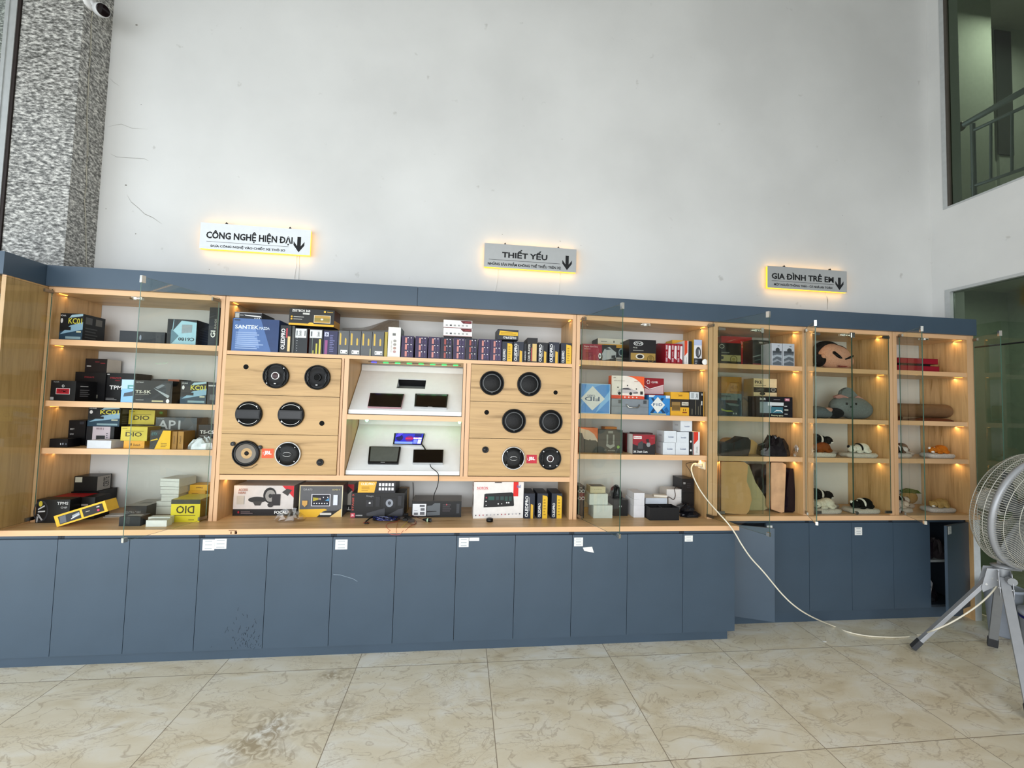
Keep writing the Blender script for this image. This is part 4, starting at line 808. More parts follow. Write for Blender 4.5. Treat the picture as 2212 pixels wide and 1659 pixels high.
m.add(vs, fs, FILM); o = m.build('plastic_wrap', None, tuple(vs[0])); sd = o.modifiers.new('thickness', 'SOLIDIFY'); sd.thickness = .0008
tag(o, 'loose smoky plastic film bunched over the film-wrapped boxes', 'plastic film')
B(838, 865, 707, gB, .285, .16, 'dcdad4', 'tall white box with round icons left of the purple row', {'f': [('r', .35, .72, .6, .8, '6a6a68')]+[('c', .55, .18+.12*i, .12, .045, c_) for i, c_ in enumerate(('b08a88', 'a88a80', '94908a', '94908a'))]+[('L', .25, .15, .33, .55, 9, 'a09e98')]}, Rr='3f5658')
g_ = 'row of purple boxes with pink bars and white dots'
nums = ['first', 'second', 'third', 'fourth', 'fifth', 'sixth', 'seventh', 'eighth']
for i, u in enumerate((867, 897, 925, 951.5, 979.3, 1006, 1033.2, 1058.6)):
    bl = i in (3, 5); pk = 'c47f78' if not bl else '9a4a44'
    it = [('r', .04, 0, .1, 1, '38204a' if not bl else '1c1830')]
    for k in range(3):
        b = .05+.31*k; it += [('r', .3, b, .46, b+.25, pk), ('c', .54, b+.24, .045, .022, 'f0e8f0'), ('c', .8, b+.24, .045, .022, 'f0e8f0'), ('L', .56, b, .68, b+.2, 3, '5a4a78'), ('L', .78, b, .9, b+.2, 3, '5a4a78')]
    B(u, u+26.2-.25*i, 725.5+1.15*i, gB, .285, .17, '2c2142' if not bl else '17162a', '%s purple box from the left in the row on the long top shelf' % nums[i], {'f': it}, group=g_)
zt_ = at(980, 728, y=.30).z+.006
for i, (v1, wv) in enumerate(((709, 'lower'), (692, 'upper'))):
    B(958, 1020, v1, zt_, .295, .12, 'dedcda', '%s of two white and maroon boxes stacked on the purple row' % wv, {'f': [('p', [(.58, .96), (.68, .6), (.98, .6), (.98, .96)], '5a1018'), ('t', 'ownice', .74, .7, .94, .86, 'b04a50'), ('r', 0, 0, 1, .04, '8a2028')]+[('r', .08+.14*k, .22, .15+.14*k, .4, '9a9a98' if k != 1 else '44444a') for k in range(6)]}, Rr='6a2028', group='two white and maroon boxes'); zt_ = at(990, v1, y=.295).z+.0015
ole(1084.5, 1107, 738, gB, .285, 'dark box with a wide yellow strip directly right of the purple row', True)
ole(1109, 1131, 738.5, gB, .285, 'dark box with large lettering and a thin yellow strip, second of the lettered row', False)
B(1132, 1137.5, 742, gB, .29, .18, '101114', 'thin black spine box in the lettered row of the long top shelf', {'f': [('T', 'ANDROID', .2, .1, .8, .6, 'b8b8b8')]})
B(1139, 1161, 730, gB, .285, .19, '131012', 'tallest dark box of the lettered row, with a tan label', {'f': [('r', .5, .05, .92, .76, 'd0b070'), ('r', .38, .05, .45, .6, 'b03a3a'), ('T', 'CAR PLAYER', .08, .05, .28, .75, 'd8d4cc')]})
ole(1162.5, 1183, 740, gB, .285, 'black box with dim lettering right of the tallest box', False, tall='100f14')
ole(1186, 1208, 739.5, gB, .285, 'dark box with bright lettering and thin strip, second from the right end', False)
ole(1211.5, 1234.5, 741, gB, .285, 'dark box with a wide yellow strip at the right end of the row', True)
zt_ = at(1071, 733.2, y=.285).z+.0015
B(1075, 1120, 712, zt_, .285, .15, '23262e', 'dark box lying upside down on the lettered row, yellow panel on its face', {'f': [('p', [(.06, .42), (.98, .42), (.98, .78), (.1, .86)], 'dcb02a'), ('L', .15, .5, .9, .75, 2, 'a5801c'), ('U', 'OLEDPRO', .26, .1, .9, .32, 'e2e2e0')]}, rot=3)

# ---- centre unit, worktop level
gC = .8128
B(504, 634, 1049, gC, .40, .21, 'cdc6c2', 'white boxed speaker set with a red corner, left on the centre worktop', {'f': [('r', 0, 0, 1, .22, '151214'), ('t', 'FOCAL', .69, .06, .9, .16, 'f0f0ee'), ('p', [(.8, 1), (1, 1), (1, .6)], 'c8202a'), ('p', [(.8, .78), (.88, .9), (.97, .86), (.9, .66)], '3a3836'), ('c', .60, .68, .11, .26, '1e1c1c'), ('c', .61, .66, .085, .20, '908c88'), ('c', .61, .66, .03, .07, '2a2828'), ('c', .395, .53, .15, .1, '262424'), ('p', [(.32, .48), (.48, .48), (.45, .34), (.36, .34)], '3a3634'), ('r', .64, .34, .78, .72, '2a2628'), ('c', .62, .36, .05, .08, '322e2e'), ('t', 'ACCESS', .08, .82, .23, .9, '9a5a48'), ('t', '165AS', .08, .73, .2, .8, '9a5a48'), ('r', .06, .38, .18, .66, 'b8b0a4'), ('c', .1, .12, .015, .04, '9a1828'), ('L', .14, .06, .34, .16, 2, '6a5a5c')], 'r': [('r', 0, 0, 1, 1, '8a8078'), ('r', 0, 0, 1, .22, '151214')]})
B(700, 764, 1046, gC, .50, .13, 'b8b2a8', 'second white boxed speaker set, mostly hidden behind the gold box', {'f': [('r', 0, 0, 1, .25, '151214'), ('p', [(.6, 1), (1, 1), (1, .7)], 'b8202a'), ('p', [(.62, .8), (.78, .95), (.95, .8), (.78, .62)], '2a2826'), ('t', 'AL', .68, .06, .92, .18, 'e8e8e6')]})
B(646, 740, 1048, gC, .36, .13, '57575a', 'grey and gold boxed car screen on the centre worktop', {'f': [('r', 0, 0, .02, 1, 'c8bc8c'), ('r', .98, 0, 1, 1, 'd8d0b0'), ('r', 0, .97, 1, 1, 'b8a88c'), ('p', [(.02, .0), (.42, 0), (.56, .18), (.66, .22), (.6, .26), (.02, .24)], 'e0b030'), ('p', [(.42, 0), (.72, 0), (.86, .12), (.98, .26), (.86, .2), (.6, .18)], '201e1c'), ('p', [(.72, 0), (.98, 0), (.98, .26)], 'd8b878'), ('r', .28, .34, .72, .72, 'cfcdd4'), ('r', .30, .36, .7, .70, '191a26'), ('t', '00:32', .37, .54, .5, .6, 'e0c8b0'), ('p', [(.32, .5), (.44, .54), (.44, .6), (.32, .62)], 'a89a30'), ('p', [(.6, .52), (.69, .5), (.69, .6)], '4a8ab8')]+[('c', .35+.06*k, .43, .014, .022, 'e8e8f0') for k in range(6)]+[('c', .56, .62, .012, .02, 'e8e8f0'), ('c', .66, .62, .012, .02, 'e8e8f0'), ('r', .79, .38, .89, .70, 'd4d8e6'), ('p', [(.08, .52), (.2, .52), (.2, .4), (.14, .32), (.08, .4)], 'c89a54'), ('t', 'ICAR AUTO', .1, .84, .3, .9, 'a8a8a8'), ('t', 'HOMER Y1', .76, .84, .94, .89, 'b8ac80'), ('r', .5, .07, .76, .14, 'd0ccc4')], 't': [('r', 0, 0, 1, 1, '8a6a50')]})
B(758, 873, 1065, gC, .33, .165, '121213', 'black boxed speaker kit with a small red logo at the lower left corner', {'f': [('r', 0, .02, .08, .2, 'c04a58'), ('t', 'JBL', .015, .06, .065, .15, 'f0e0e4'), ('t', 'HARMAN', .1, .08, .22, .13, 'c8c8c8'), ('T', 'STAGE 3', .02, .3, .055, .95, 'b84a40'), ('o', .72, .6, .075, .17, .5, '8c9098'), ('r', .6, .4, .84, .8, '1c1c1f'), ('o', .72, .6, .07, .16, .45, '8c9098'), ('c', .72, .6, .03, .06, '3a3c44'), ('r', .28, .46, .42, .72, '26262a'), ('c', .35, .6, .02, .04, 'c8c8c8'), ('r', .46, .46, .54, .86, '232327'), ('p', [(.3, .1), (.64, .06), (.64, .4), (.56, .36), (.3, .2)], '3c3c40'), ('p', [(.68, .1), (.98, .06), (.98, .4), (.9, .36)], '3c3c40'), ('r', .88, .5, .95, .9, '2a2a2e'), ('t', 'Stage', .28, .84, .42, .92, '8a8a8a')]})
z_ = at(810, 1065, y=.33).z+.001
B(773, 854, 1039, z_, .33, .2, '1d1d22', 'flat dark box with ten app icons on top of the boxed speaker kit', {'f': [('p', [(0, .02), (.44, .02), (.5, .95), (.02, .95)], 'e0ac38'), ('t', 'OLEDPRO', .08, .64, .44, .86, 'f4ecd8'), ('L', .1, .15, .36, .55, 3, 'a87c20')]+[('r', .56+.085*k, .58, .62+.085*k, .82, 'e6e6ea') for k in range(5)]+[('r', .56+.085*k, .22, .62+.085*k, .46, 'e6e6ea') for k in range(5)]})
B(861, 881, 1056, gC, .50, .08, '9a7a44', 'brown cardboard carton standing behind the boxed speaker kit', name='small_box')
B(889, 996.5, 1083, gC, .34, .2, '141416', 'long black boxed amplifier with a white label on its left half', {'f': [('r', .02, .1, .29, .84, 'dcdcde'), ('r', .16, .66, .26, .78, '55555a'), ('r', .18, .42, .26, .58, '66666a'), ('r', .17, .16, .26, .34, '66666a'), ('r', .05, .16, .13, .3, '66666a'), ('r', .05, .42, .12, .45, '99999c'), ('p', [(.31, .1), (.57, .14), (.57, .9), (.46, .9), (.4, .75), (.31, .72)], '5c6064'), ('p', [(.31, .32), (.5, .36), (.5, .4), (.31, .4)], '17181a'), ('L', .62, .35, .85, .85, 4, '4a4448'), ('r', .9, .25, .96, .85, '3a3c40'), ('c', .7, .8, .01, .05, 'b85058')], 't': [('r', 0, 0, 1, 1, '6a6662')]})
B(1023, 1131, 1041, gC, .31, .16, 'e2deda', 'large white boxed car screen with a red label and red ribbon', {'f': [('t', 'NORCIN', .065, .80, .275, .865, 'd03038'), ('r', .05, .785, .29, .79, 'd03038'), ('r', .79, .6, .89, 1, 'd8201c'), ('p', [(.2, .3), (.8, .33), (.81, .36), (.79, .68), (.76, .71), (.24, .68), (.21, .66)], '131417'), ('r', .29, .5, .41, .6, '245048'), ('r', .44, .5, .5, .6, '2a3a3c'), ('r', .53, .5, .6, .6, '2a4644'), ('r', .62, .48, .68, .6, '24443e'), ('r', .7, .48, .76, .6, '24443e'), ('c', .25, .57, .015, .022, 'a83850'), ('c', .245, .47, .012, .017, 'f0f0f0'), ('c', .25, .36, .01, .014, 'e0e0e0'), ('c', .49, .4, .014, .02, 'e8e8e8'), ('c', .56, .4, .01, .015, 'e8e8e8'), ('c', .66, .43, .014, .02, 'e8e8e8'), ('c', .7, .43, .014, .02, 'e8e8e8'), ('t', 'hd', .86, .84, .93, .92, '6a78b0'), ('r', .41, 1-.025, .55, 1, '3a2a24')]+[('c', .05+.073*k, .09+.003*k, .011, .018, ('40404a', 'a83850', 'a83850', '40404a', 'b0aeb4', '9a98a0')[k % 6]) for k in range(13)],
    'l': [('r', 0, 0, 1, 1, 'cfc6c0'), ('r', .4, .3, .95, .62, '4a4440'), ('L', .3, .7, .9, .9, 2, 'b04a50')], 't': [('r', 0, 0, 1, 1, 'e6c088')]}, rot=2)
for i, (u, wide) in enumerate(((1132.5, False), (1160.5, True), (1191.5, True))):
    ole(u, u+22.5, 1066, gC, .30, ['left dark lettered box with a thin strip beside the white screen box', 'middle of three dark lettered boxes on the centre worktop', 'right of three dark lettered boxes on the centre worktop, nearest the divider'][i], wide, .19, grp='three dark lettered boxes on the centre worktop')
m = MB(); m.lathe((0, 0, 0), (0, 0, 1), [(.0, 0), (.022, 0), (.024, .004), (.024, .018), (.021, .022), (0, .022)], BLACK, 24)
a = at(1058.5, 1116, y=.21); o = m.build('round_puck'); o.location = (a.x, .23, gC); tag(o, 'small round black puck in front of the white screen box', 'puck')
# ---------------------------------------------------------------- speakers on the panels
GRY = col('#5c5e5f', .45); SILV = col('#cfcfce', .25, .7); PAPER = col('#4a443e', .7); DOT = col('#e4e4e4', .4)
def speaker(cx, cz, r, style, label, group):
    t = thing('car_speaker', label, 'speaker', (cx, .26, cz), 0, group); A = (0, -1, 0)
    rim = SILV if style == 'hex' else BLACK
    m = MB(); m.lathe((0, 0, 0), A, [(r*.8, 0), (r, .001), (r*1.0, .012), (r*.97, .017), (r*.93, .018), (r*.9, .014), (r*.86, .008)], rim, 40)
    if style == 'paper':
        for sx_, sz_ in ((-1, .72), (1, .48)):
            m.cyl((sx_*r*.98, 0, sz_*r), (sx_*r*.98, -.012, sz_*r), .014, BLACK, n=14); m.cyl((sx_*r*.98, -.012, sz_*r), (sx_*r*.98, -.0125, sz_*r), .004, GRY, n=8)
    m.build('rim', t)
    if style in ('mesh',):
        MB().lathe((0, 0, 0), A, [(r*.88, .010), (r*.74, .020), (r*.73, .0205)], BLACKM, 40).build('surround', t)
        MB().lathe((0, 0, 0), A, [(r*.75, .018), (r*.74, .0215), (r*.68, .0215), (r*.67, .018)], GRY, 40).build('ring', t)
        MB().lathe((0, 0, 0), A, [(r*.68, .019), (r*.5, .026), (r*.2, .029), (0, .0295)], col('#08080a', .55, bump=.4, scale=120), 40).build('grille', t)
        MB().box(-.007, .007, -.0225, -.021, -r*.80-.002, -r*.80+.002, GRY).build('badge', t); return t
    if style in ('cross', 'sub', 'coax'):
        MB().lathe((0, 0, 0), A, [(r*.88, .010), (r*.78, .012), (r*.7, .006), (r*.3, .003), (0, .003)], BLACKM, 40).build('cone', t)
        g = MB(); 
        for s_ in (-1, 1):
            for e_ in (-1, 1):
                k = .0 if style != 'coax' else .012
                g.tube([(s_*r*.46, -.014, e_*r*.78), (s_*r*.74, -.018, e_*r*.2), (s_*r*.62, -.018, -e_*r*.18), (s_*r*.84, -.014, -e_*r*.5)], .0045 if style != 'coax' else .002, col('#1d1e20', .3), 6)
        g.build('grille_arms', t)
        c = MB(); c.lathe((0, 0, 0), A, [(r*.31, .004), (r*.31, .02), (r*.27, .022), (r*.24, .020)], SILV if style != 'sub' else BLACK, 28); c.build('tweeter_ring', t)
        MB().lathe((0, 0, 0), A, [(r*.25, .018), (r*.15, .021), (0, .022)], col('#3a2426', .3) if style != 'sub' else HOLE, 24).build('dust_cap', t)
        MB().box(-.006, .006, -.0195, -.016, -r*.62-.003, -r*.62+.003, DOT).build('badge', t)
        sc_ = ((.6, .62), (-.62, -.6)) if style == 'cross' else (() if style == 'sub' else ((.6, .6), (-.6, .6), (.6, -.6), (-.6, -.6)))
        for a, b in sc_: MB().cyl((a*r, -.015, b*r), (a*r, -.0185, b*r), .004, DOT, n=10).build('screw', t)
    if style == 'bar':
        MB().lathe((0, 0, 0), A, [(r*.88, .010), (r*.8, .006), (r*.3, .004), (0, .004)], HOLE, 40).build('cone', t)
        MB().box(-r*.88, r*.88, -.022, -.012, -r*.36, r*.34, BLACK).box(-r*.8, r*.8, -.023, -.0222, -r*.26, r*.24, col('#1b1b1d', .25)).build('grille_bar', t)
        for s_ in (-1, 1):
            MB().tube([(r*.72*math.cos(a), -.016, s_*r*(.30+.50*math.sin(a))) for a in [math.pi*k/12 for k in range(1, 12)]], .0024, SILV, 6).build('trim_arc', t)
        for a, b in ((.6, .62), (-.66, -.58)): MB().cyl((a*r, -.015, b*r), (a*r, -.0185, b*r), .004, DOT, n=10).build('screw', t)
    if style == 'paper':
        MB().lathe((0, 0, 0), A, [(r*.9, .010), (r*.8, .018), (r*.72, .010)], BLACK, 40).build('surround', t)
        MB().lathe((0, 0, 0), A, [(r*.73, .011), (r*.4, .0), (r*.16, -.006)], col('#7b746c', .6), 40).build('cone', t)
        MB().lathe((0, 0, 0), A, [(r*.17, .0), (r*.1, .006), (0, .008)], BLACKM, 24).build('dust_cap', t)
        MB().tube([(-.03, -.008, -r*.98), (0, -.012, -r*1.12), (.04, -.012, -r*1.1), (.075, -.008, -r*.8)], .0015, BLACKM, 6).build('speaker_wire', t)
    if style == 'hex':
        MB().lathe((0, 0, 0), A, [(r*.9, .010), (r*.86, .02), (r*.5, .024), (0, .025)], col('#0b0b0c', .5, bump=.3, scale=120), 40).build('grille', t)
        q = [(-.4, 0), (-.2, .13), (-.08, .16), (.08, .16), (.2, .13), (.4, 0), (.2, -.13), (.08, -.16), (-.08, -.16), (-.2, -.13)]
        c = MB(); c.tube([(a*r, -.027, b*r) for a, b in q], .0022, SILV, 6, closed=True); c.build('badge', t)
        for s_ in (-1,) if 'left' in group else (-1, 1):
            MB().tube([(s_*r*.66, -.019, r*.5), (s_*r*.52, -.0235, r*.1), (s_*r*.62, -.022, -r*.4)], .004, col('#26282b', .3), 6).build('grille_arms', t)
        for a, b in ((.56, .56), (-.56, .56), (.56, -.56), (-.56, -.56)): MB().cyl((a*r, -.021, b*r), (a*r, -.0245, b*r), .0032, DOT, n=10).build('screw', t)
    return t
gl = 'car speakers on the left speaker panels'; gr_ = 'car speakers on the right speaker panels'
speaker(.941, 1.777, .084, 'cross', 'black speaker with silver centre ring on the top left panel', gl)
speaker(1.207, 1.776, .084, 'sub', 'all-black speaker with deep dark centre on the top left panel', gl)
speaker(.784, 1.518, .084, 'bar', 'left speaker with a broad bar across, middle left panel', gl)
speaker(1.05, 1.520, .084, 'bar', 'right speaker with a broad bar across, middle left panel', gl)
speaker(.780, 1.257, .086, 'paper', 'brown-coned speaker with mounting ears, bottom left panel', gl)
speaker(1.044, 1.257, .083, 'hex', 'chrome-rimmed speaker with a hexagon badge right of the orange label', gl)
speaker(2.393, 1.777, .087, 'mesh', 'black grille speaker, left of two on the top right panel', gr_)
speaker(2.661, 1.778, .087, 'mesh', 'black grille speaker, right of two on the top right panel', gr_)
speaker(2.558, 1.512, .086, 'mesh', 'black grille speaker, left of two on the middle right panel', gr_)
speaker(2.826, 1.512, .086, 'mesh', 'black grille speaker, right of two on the middle right panel', gr_)
speaker(2.561, 1.249, .083, 'hex', 'chrome-rimmed speaker with a hexagon badge left of the red label', gr_)
speaker(2.826, 1.250, .082, 'coax', 'black speaker with a small silver-ringed tweeter right of the red label', gr_)
for x, z, lb in ((1.25, 1.204, 'small black tweeter at the lower right of the left speaker panels'), (2.361, 1.305, 'small black tweeter at the left of the bottom right speaker panel')):
    t = thing('tweeter', lb, 'speaker', (x, .26, z)); MB().lathe((0, 0, 0), (0, -1, 0), [(.018, 0), (.023, .001), (.023, .008), (.019, .010), (.014, .007)], BLACK, 28).build('rim', t)
    MB().lathe((0, 0, 0), (0, -1, 0), [(.015, .006), (.010, .011), (0, .014)], col('#2a2a2c', .3), 24).build('dome', t)
for u0, v0, u1, v1, c_, lb in ((566, 969, 590.5, 989.7, '#e8562a', 'orange logo plate between the two bottom left speakers'), (1137.5, 982.4, 1159.5, 1001, '#b8122a', 'red logo plate between the two bottom right speakers')):
    a = at(u0, v0, y=.2585); b = at(u1, v1, y=.2585); w_, h_ = b.x-a.x, a.z-b.z
    m = MB().box(0, w_, 0, .0014, 0, h_, col(c_, .35)); m.flat(lambda p, q, k: (w_*p, -.0006-.0003*k, h_*q), [('B', 'JBL', .2, .28, .82, .76, 'f2f0ee'), ('r', .1, .4, .15, .48, 'f2f0ee'), ('r', .1, .56, .15, .64, 'f2f0ee')])
    tag(m.build('logo_plate', None, (0, 0, 0)), lb, 'label').location = (a.x, .2585, b.z)
# car screens on the white sloping boards
def tablet(P, hit, c, label, screen, edge, print_=None, th=.016):
    q = [hit(u, v, -th-.001) for u, v in c]                         # front outline on the raised plane
    n_ = (q[1]-q[0]).cross(q[3]-q[0]).normalized(); n_ = n_ if n_.y > 0 else -n_
    cen = sum(q, Vector())/4; t = thing('car_screen', label, 'screen', tuple(cen+n_*th), 0, 'car head-unit screens on the sloping boards')
    L_ = [p-(cen+n_*th) for p in q]; bk = [p+n_*th for p in L_]; s_ = MB()
    s_.add([tuple(p) for p in L_+bk], [(3, 2, 1, 0), (4, 5, 6, 7), (0, 1, 5, 4), (1, 2, 6, 5), (2, 3, 7, 6), (3, 0, 4, 7)], edge); s_.build('housing', t, bevel=.003)
    def F(a, b, k): 
        p = (L_[3]*(1-a)+L_[2]*a)*(1-b)+(L_[0]*(1-a)+L_[1]*a)*b; return tuple(p-n_*(.0006+.0003*k))
    g = MB().flat(F, [('r', .012, .02, .988, .985, BLACK)]); g.build('bezel', t)
    g = MB().flat(lambda a, b, k: F(a, b, k+1), [('r', .06, .08, .95, .95, screen)]+(print_ or [])); g.build('display', t)
DARKS = col('#0d0909', .08, 0, .1)
tablet(P1, hit1, [(799.2, 848.6), (874, 850.6), (866.7, 880.5), (793.5, 878.6)], 'black car screen with a rose edge, left on the upper board', DARKS, col('#b08a90', .3))
tablet(P1, hit1, [(896.4, 849.8), (969.3, 851.4), (965.2, 881.5), (894.1, 878.6)], 'black car screen with a silver edge, right on the upper board', DARKS, col('#c9cacc', .25, .4), [('r', .42, .02, .56, .045, 'a8a8a8')])
S_ = lambda h, s=.9: emis(h, s, 'lit_display')
tablet(P2, hit2, [(851.3, 935.2), (918.8, 936), (911.5, 961.9), (848, 960.4)], 'lit blue car screen showing media tiles on the lower board', S_('#2424a8', .8), col('#c6c8ca', .25, .4),
    [('r', .06, .08, .66, .26, S_('#6f8be0')), ('c', .2, .58, .11, .26, S_('#10104a')), ('c', .52, .52, .13, .24, S_('#5a1a6a')), ('r', .4, .45, .64, .6, S_('#a81a50')), ('r', .66, .5, .93, .62, S_('#c9ccec')), ('r', .68, .1, .8, .45, S_('#6a7ad0')), ('r', .82, .1, .94, .45, S_('#b8bcec')), ('p', [(.07, .62), (.15, .95), (.3, .95), (.2, .7)], S_('#4a3ae0')), ('t', '70', .7, .52, .82, .62, S_('#b83028')), ('r', .68, .68, .9, .9, S_('#1a1a60'))])
tablet(P2, hit2, [(797.6, 963.7), (865.9, 964.5), (860.2, 1000.0), (794.3, 999.5)], 'switched-off grey car screen, left on the lower board', col('#565a55', .25), BLACK, [('r', .42, .01, .56, .035, 'b0b0b0')], .022)
tablet(P2, hit2, [(892.8, 970.6), (958.7, 971), (957.1, 1000.5), (891.2, 1000.0)], 'black car screen with a cable leaving its lower edge, lower board', col('#050506', .1), col('#b8babc', .3, .3), None, .022)
def cable(name, label, pts, r, m_, cat='cable', pr=1.0, sub=6, parent=None):
    """smooth cable through points"""
    P_ = [Vector(p) for p in pts]; out = []
    for i in range(len(P_)-1):
        a, b, c, d = P_[max(0, i-1)], P_[i], P_[i+1], P_[min(len(P_)-1, i+2)]
        for k in range(sub):
            t = k/sub; out.append(.5*((2*b)+(c-a)*t+(2*a-5*b+4*c-d)*t*t+(3*b-a-3*c+d)*t**3))
    out.append(P_[-1]); o0 = tuple(out[0]); m = MB().tube(out, r, m_, 7)
    o = m.build(name, parent, o0) if parent is None else m.build(name, parent)
    return tag(o, label, cat) if label else o
cb = [hit2(929, 1003, -.02)]+[at(u, v, y=y) for u, v, y in ((932, 1010, .30), (944, 1020, .262), (947.5, 1030, .255), (945, 1050, .262), (938, 1068, .32))]+[Vector((at(936, 1084, y=.345).x, .40, .9125))]
cable('screen_cable', 'thin black cable hanging from the lower black screen to the amplifier box', cb, .0028, BLACK)
cable('usb_lead', 'short black lead between the lit screen and the black screen', [hit2(911, 960, -.012), hit2(916, 966, -.016), hit2(919, 972, -.02)], .005, BLACK)
# wiring loom and small wires on the centre worktop
z0 = gC+.008; t = thing('wiring_loom', 'bundle of blue and black wires lying before the boxed speaker kit', 'wires', tuple(at(840, 1118, y=.27)*1)[:2]+(gC,))
o3 = Vector(t.location)
def W_(u, v, z=.006): p = at(u, v, z=gC+z); return p-o3
bl = col('#1d2a7a', .35); rr = random.Random(2)
for nme, mt, n_, r_ in (('blue_wires', bl, 9, .0022), ('black_wires', BLACKM, 8, .0024), ('white_wires', col('#b8bcd8', .4), 4, .0015)):
    m = MB()
    for i in range(n_):
        ph = rr.uniform(0, 6.28); pts = []
        for k in range(26):
            a = k/25*12+ph; x = 832+26*math.sin(a*.5+ph)*rr.uniform(.85, 1.05); y = 1120+4*math.cos(a)
            pts.append(W_(x, y, .012+.012*math.sin(a*1.3+ph)+.003*i/n_))
        m.tube(pts, r_, mt, 5)
    m.build(nme, t)
m = MB(); m.tube([W_(810, 1114, .012), W_(798, 1120, .01), W_(790, 1127, .006)], .005, BLACKM, 6)
for k in range(5): m.ball(W_(787+k*2.2, 1129+(k % 2)*1.4, .006), (.008, .006, .005), BLACK if k % 2 else col('#7a3a2a', .4), 8, 6)
m.build('plug', t)
m = MB(); 
for k in range(14):
    p = W_(880+rr.uniform(-16, 12), 1117+rr.uniform(-6, 8), .012+rr.uniform(0, .012)); m.box(p.x-.014, p.x+.014, p.y-.01, p.y+.01, p.z-.008, p.z+.008, BLACKM if k % 3 else col('#2e2620', .4))
m.build('connectors', t)
for cc, pts in (('#b0402e', [(866, 1122, .01), (852, 1128, .004), (838, 1131, .004), (834, 1138, .004), (843, 1146, .004)]), ('#b0402e', [(888, 1125, .01), (898, 1130, .004), (886, 1137, .004), (876, 1146, .004)]),
                ('#d8c84a', [(884, 1123, .01), (876, 1131, .004), (868, 1139, .004)]), ('#6a3a22', [(893, 1121, .01), (900, 1128, .004), (893, 1134, .004), (880, 1128, .01)]), ('#b07a3a', [(862, 1122, .01), (858, 1133, .004), (856, 1146, .004)])):
    cable('stray_wire', None, [W_(*p) for p in pts], .0014, col(cc, .4), parent=t)
edge = lambda u, v: at(u, v, y=.086)-o3
for cc, pts in (('#c05a4a', [W_(843, 1146, .004), edge(838, 1150), edge(846, 1154.5), edge(862, 1155), edge(868, 1150), W_(871, 1146, .003)]), ('#b0402e', [W_(856, 1146, .004), edge(856, 1150), edge(858, 1154)])):
    cable('hanging_wire', None, pts, .0014, col(cc, .4), parent=t)
m = MB(); a = at(914, 1122, z=gC+.012); b = at(931, 1124, z=gC+.012); d_ = (b-a); m.cyl((0, 0, .012), tuple(d_*.35+Vector((0, 0, .012))), .006, BLACK, .011, 16); m.cyl(tuple(d_*.35+Vector((0, 0, .012))), tuple(d_+Vector((0, 0, .012))), .012, BLACK, .013, 18); m.cyl(tuple(d_*.55+Vector((0, 0, .012))), tuple(d_*.7+Vector((0, 0, .012))), .0132, col('#a8c8a8', .4), .0134, 18)
m.cyl(tuple(d_+Vector((0, 0, .012))), tuple(d_*1.04+Vector((0, 0, .012))), .010, GRY, n=16)
t2_ = m.build('car_charger_plug'); t2_.location = (a.x, a.y, gC); tag(t2_, 'black cigarette-lighter plug with a green band lying on the worktop', 'plug')
cable('plug_lead', None, [(0, 0, .012), (-.03, .03, .012), (-.08, .07, .02), (-.10, .05, .02)], .002, col('#4a1818', .4), parent=t2_)
crumple('plastic_bag', 'crumpled clear plastic bag in front of the white boxed speaker set', 'bag', foot(590, 652, 1122, .22, .33, gC), .055, PLASTIC, gC+.0005, .6, 9)
# cables behind the amplifier box
cable('thin_black_cable', 'thin black cable with a clip running down the wall behind the cardboard carton', [at(892, 1042, y=.622), at(893, 1055, y=.615), at(893, 1068, y=.61), at(892, 1080, y=.60)], .0025, BLACK)

# ---------------------------------------------------------------- shelf unit right of the speaker wall
gD = 1.9725
B(1257, 1331, 744, gD, .30, .12, '8a1c2c', 'maroon box with a silver car across its right half, top tier', {'f': [('r', .58, 0, 1, 1, '23201f'), ('p', [(.55, .3), (.66, .75), (.8, .88), (.9, .7), (1, .55), (.99, .25), (.8, .12), (.6, .05)], '9a9c9e'), ('p', [(.66, .75), (.74, .82), (.86, .72), (.72, .68)], '3a3c40'), ('p', [(.86, .35), (.98, .38), (.97, .22), (.86, .2)], '1c1d1f'), ('c', .54, .25, .06, .22, '151515'), ('o', .52, .3, .04, .17, .5, 'd8d8d8'), ('t', 'Engine Start Stop', .06, .78, .46, .9, 'c8a0a4'), ('L', .06, .66, .36, .74, 1, 'b08088'), ('L', .1, .2, .4, .5, 4, '6a1420'), ('r', 0, 0, .02, 1, '3a0c12')]})
B(1291, 1358, 732, gD, .47, .15, '26282a', 'white-topped box with a yellow band and a silver ring, behind the maroon car box', {'f': [('r', 0, .78, 1, 1, 'cfcabc'), ('r', 0, .64, 1, .78, 'd09a3a'), ('r', .45, 0, 1, .26, 'c9c6be'), ('o', .76, .47, .09, .16, .72, 'a8b4ba'), ('c', .76, .47, .065, .115, '2a4048'), ('r', .5, .84, .53, .92, '1c1c1c'), ('L', .1, .84, .42, .92, 1, '8a8a84'), ('r', .72, .82, .9, .86, '3a3a3a'), ('L', .6, .08, .95, .2, 2, '7a7a78')]})
B(1359, 1417, 734, gD, .32, .14, '141012', 'black box with an oval logo and a gold lower band, top tier', {'f': [('r', .06, .12, .98, .42, '9a7c3c'), ('o', .34, .83, .18, .1, .84, 'd0d0d0'), ('t', 'OVI', .22, .78, .46, .88, 'd0d0d0'), ('t', 'PKE', .14, .62, .3, .68, 'a8a8a0'), ('L', .14, .5, .78, .56, 1, '8a8a84'), ('c', .4, .27, .16, .12, 'cfc8b8'), ('c', .4, .27, .11, .08, '1c1a18'), ('o', .8, .18, .13, .16, .8, '6a5420'), ('c', .8, .22, .06, .09, '7a6228'), ('L', .1, .03, .3, .07, 1, '8a8a84')]})
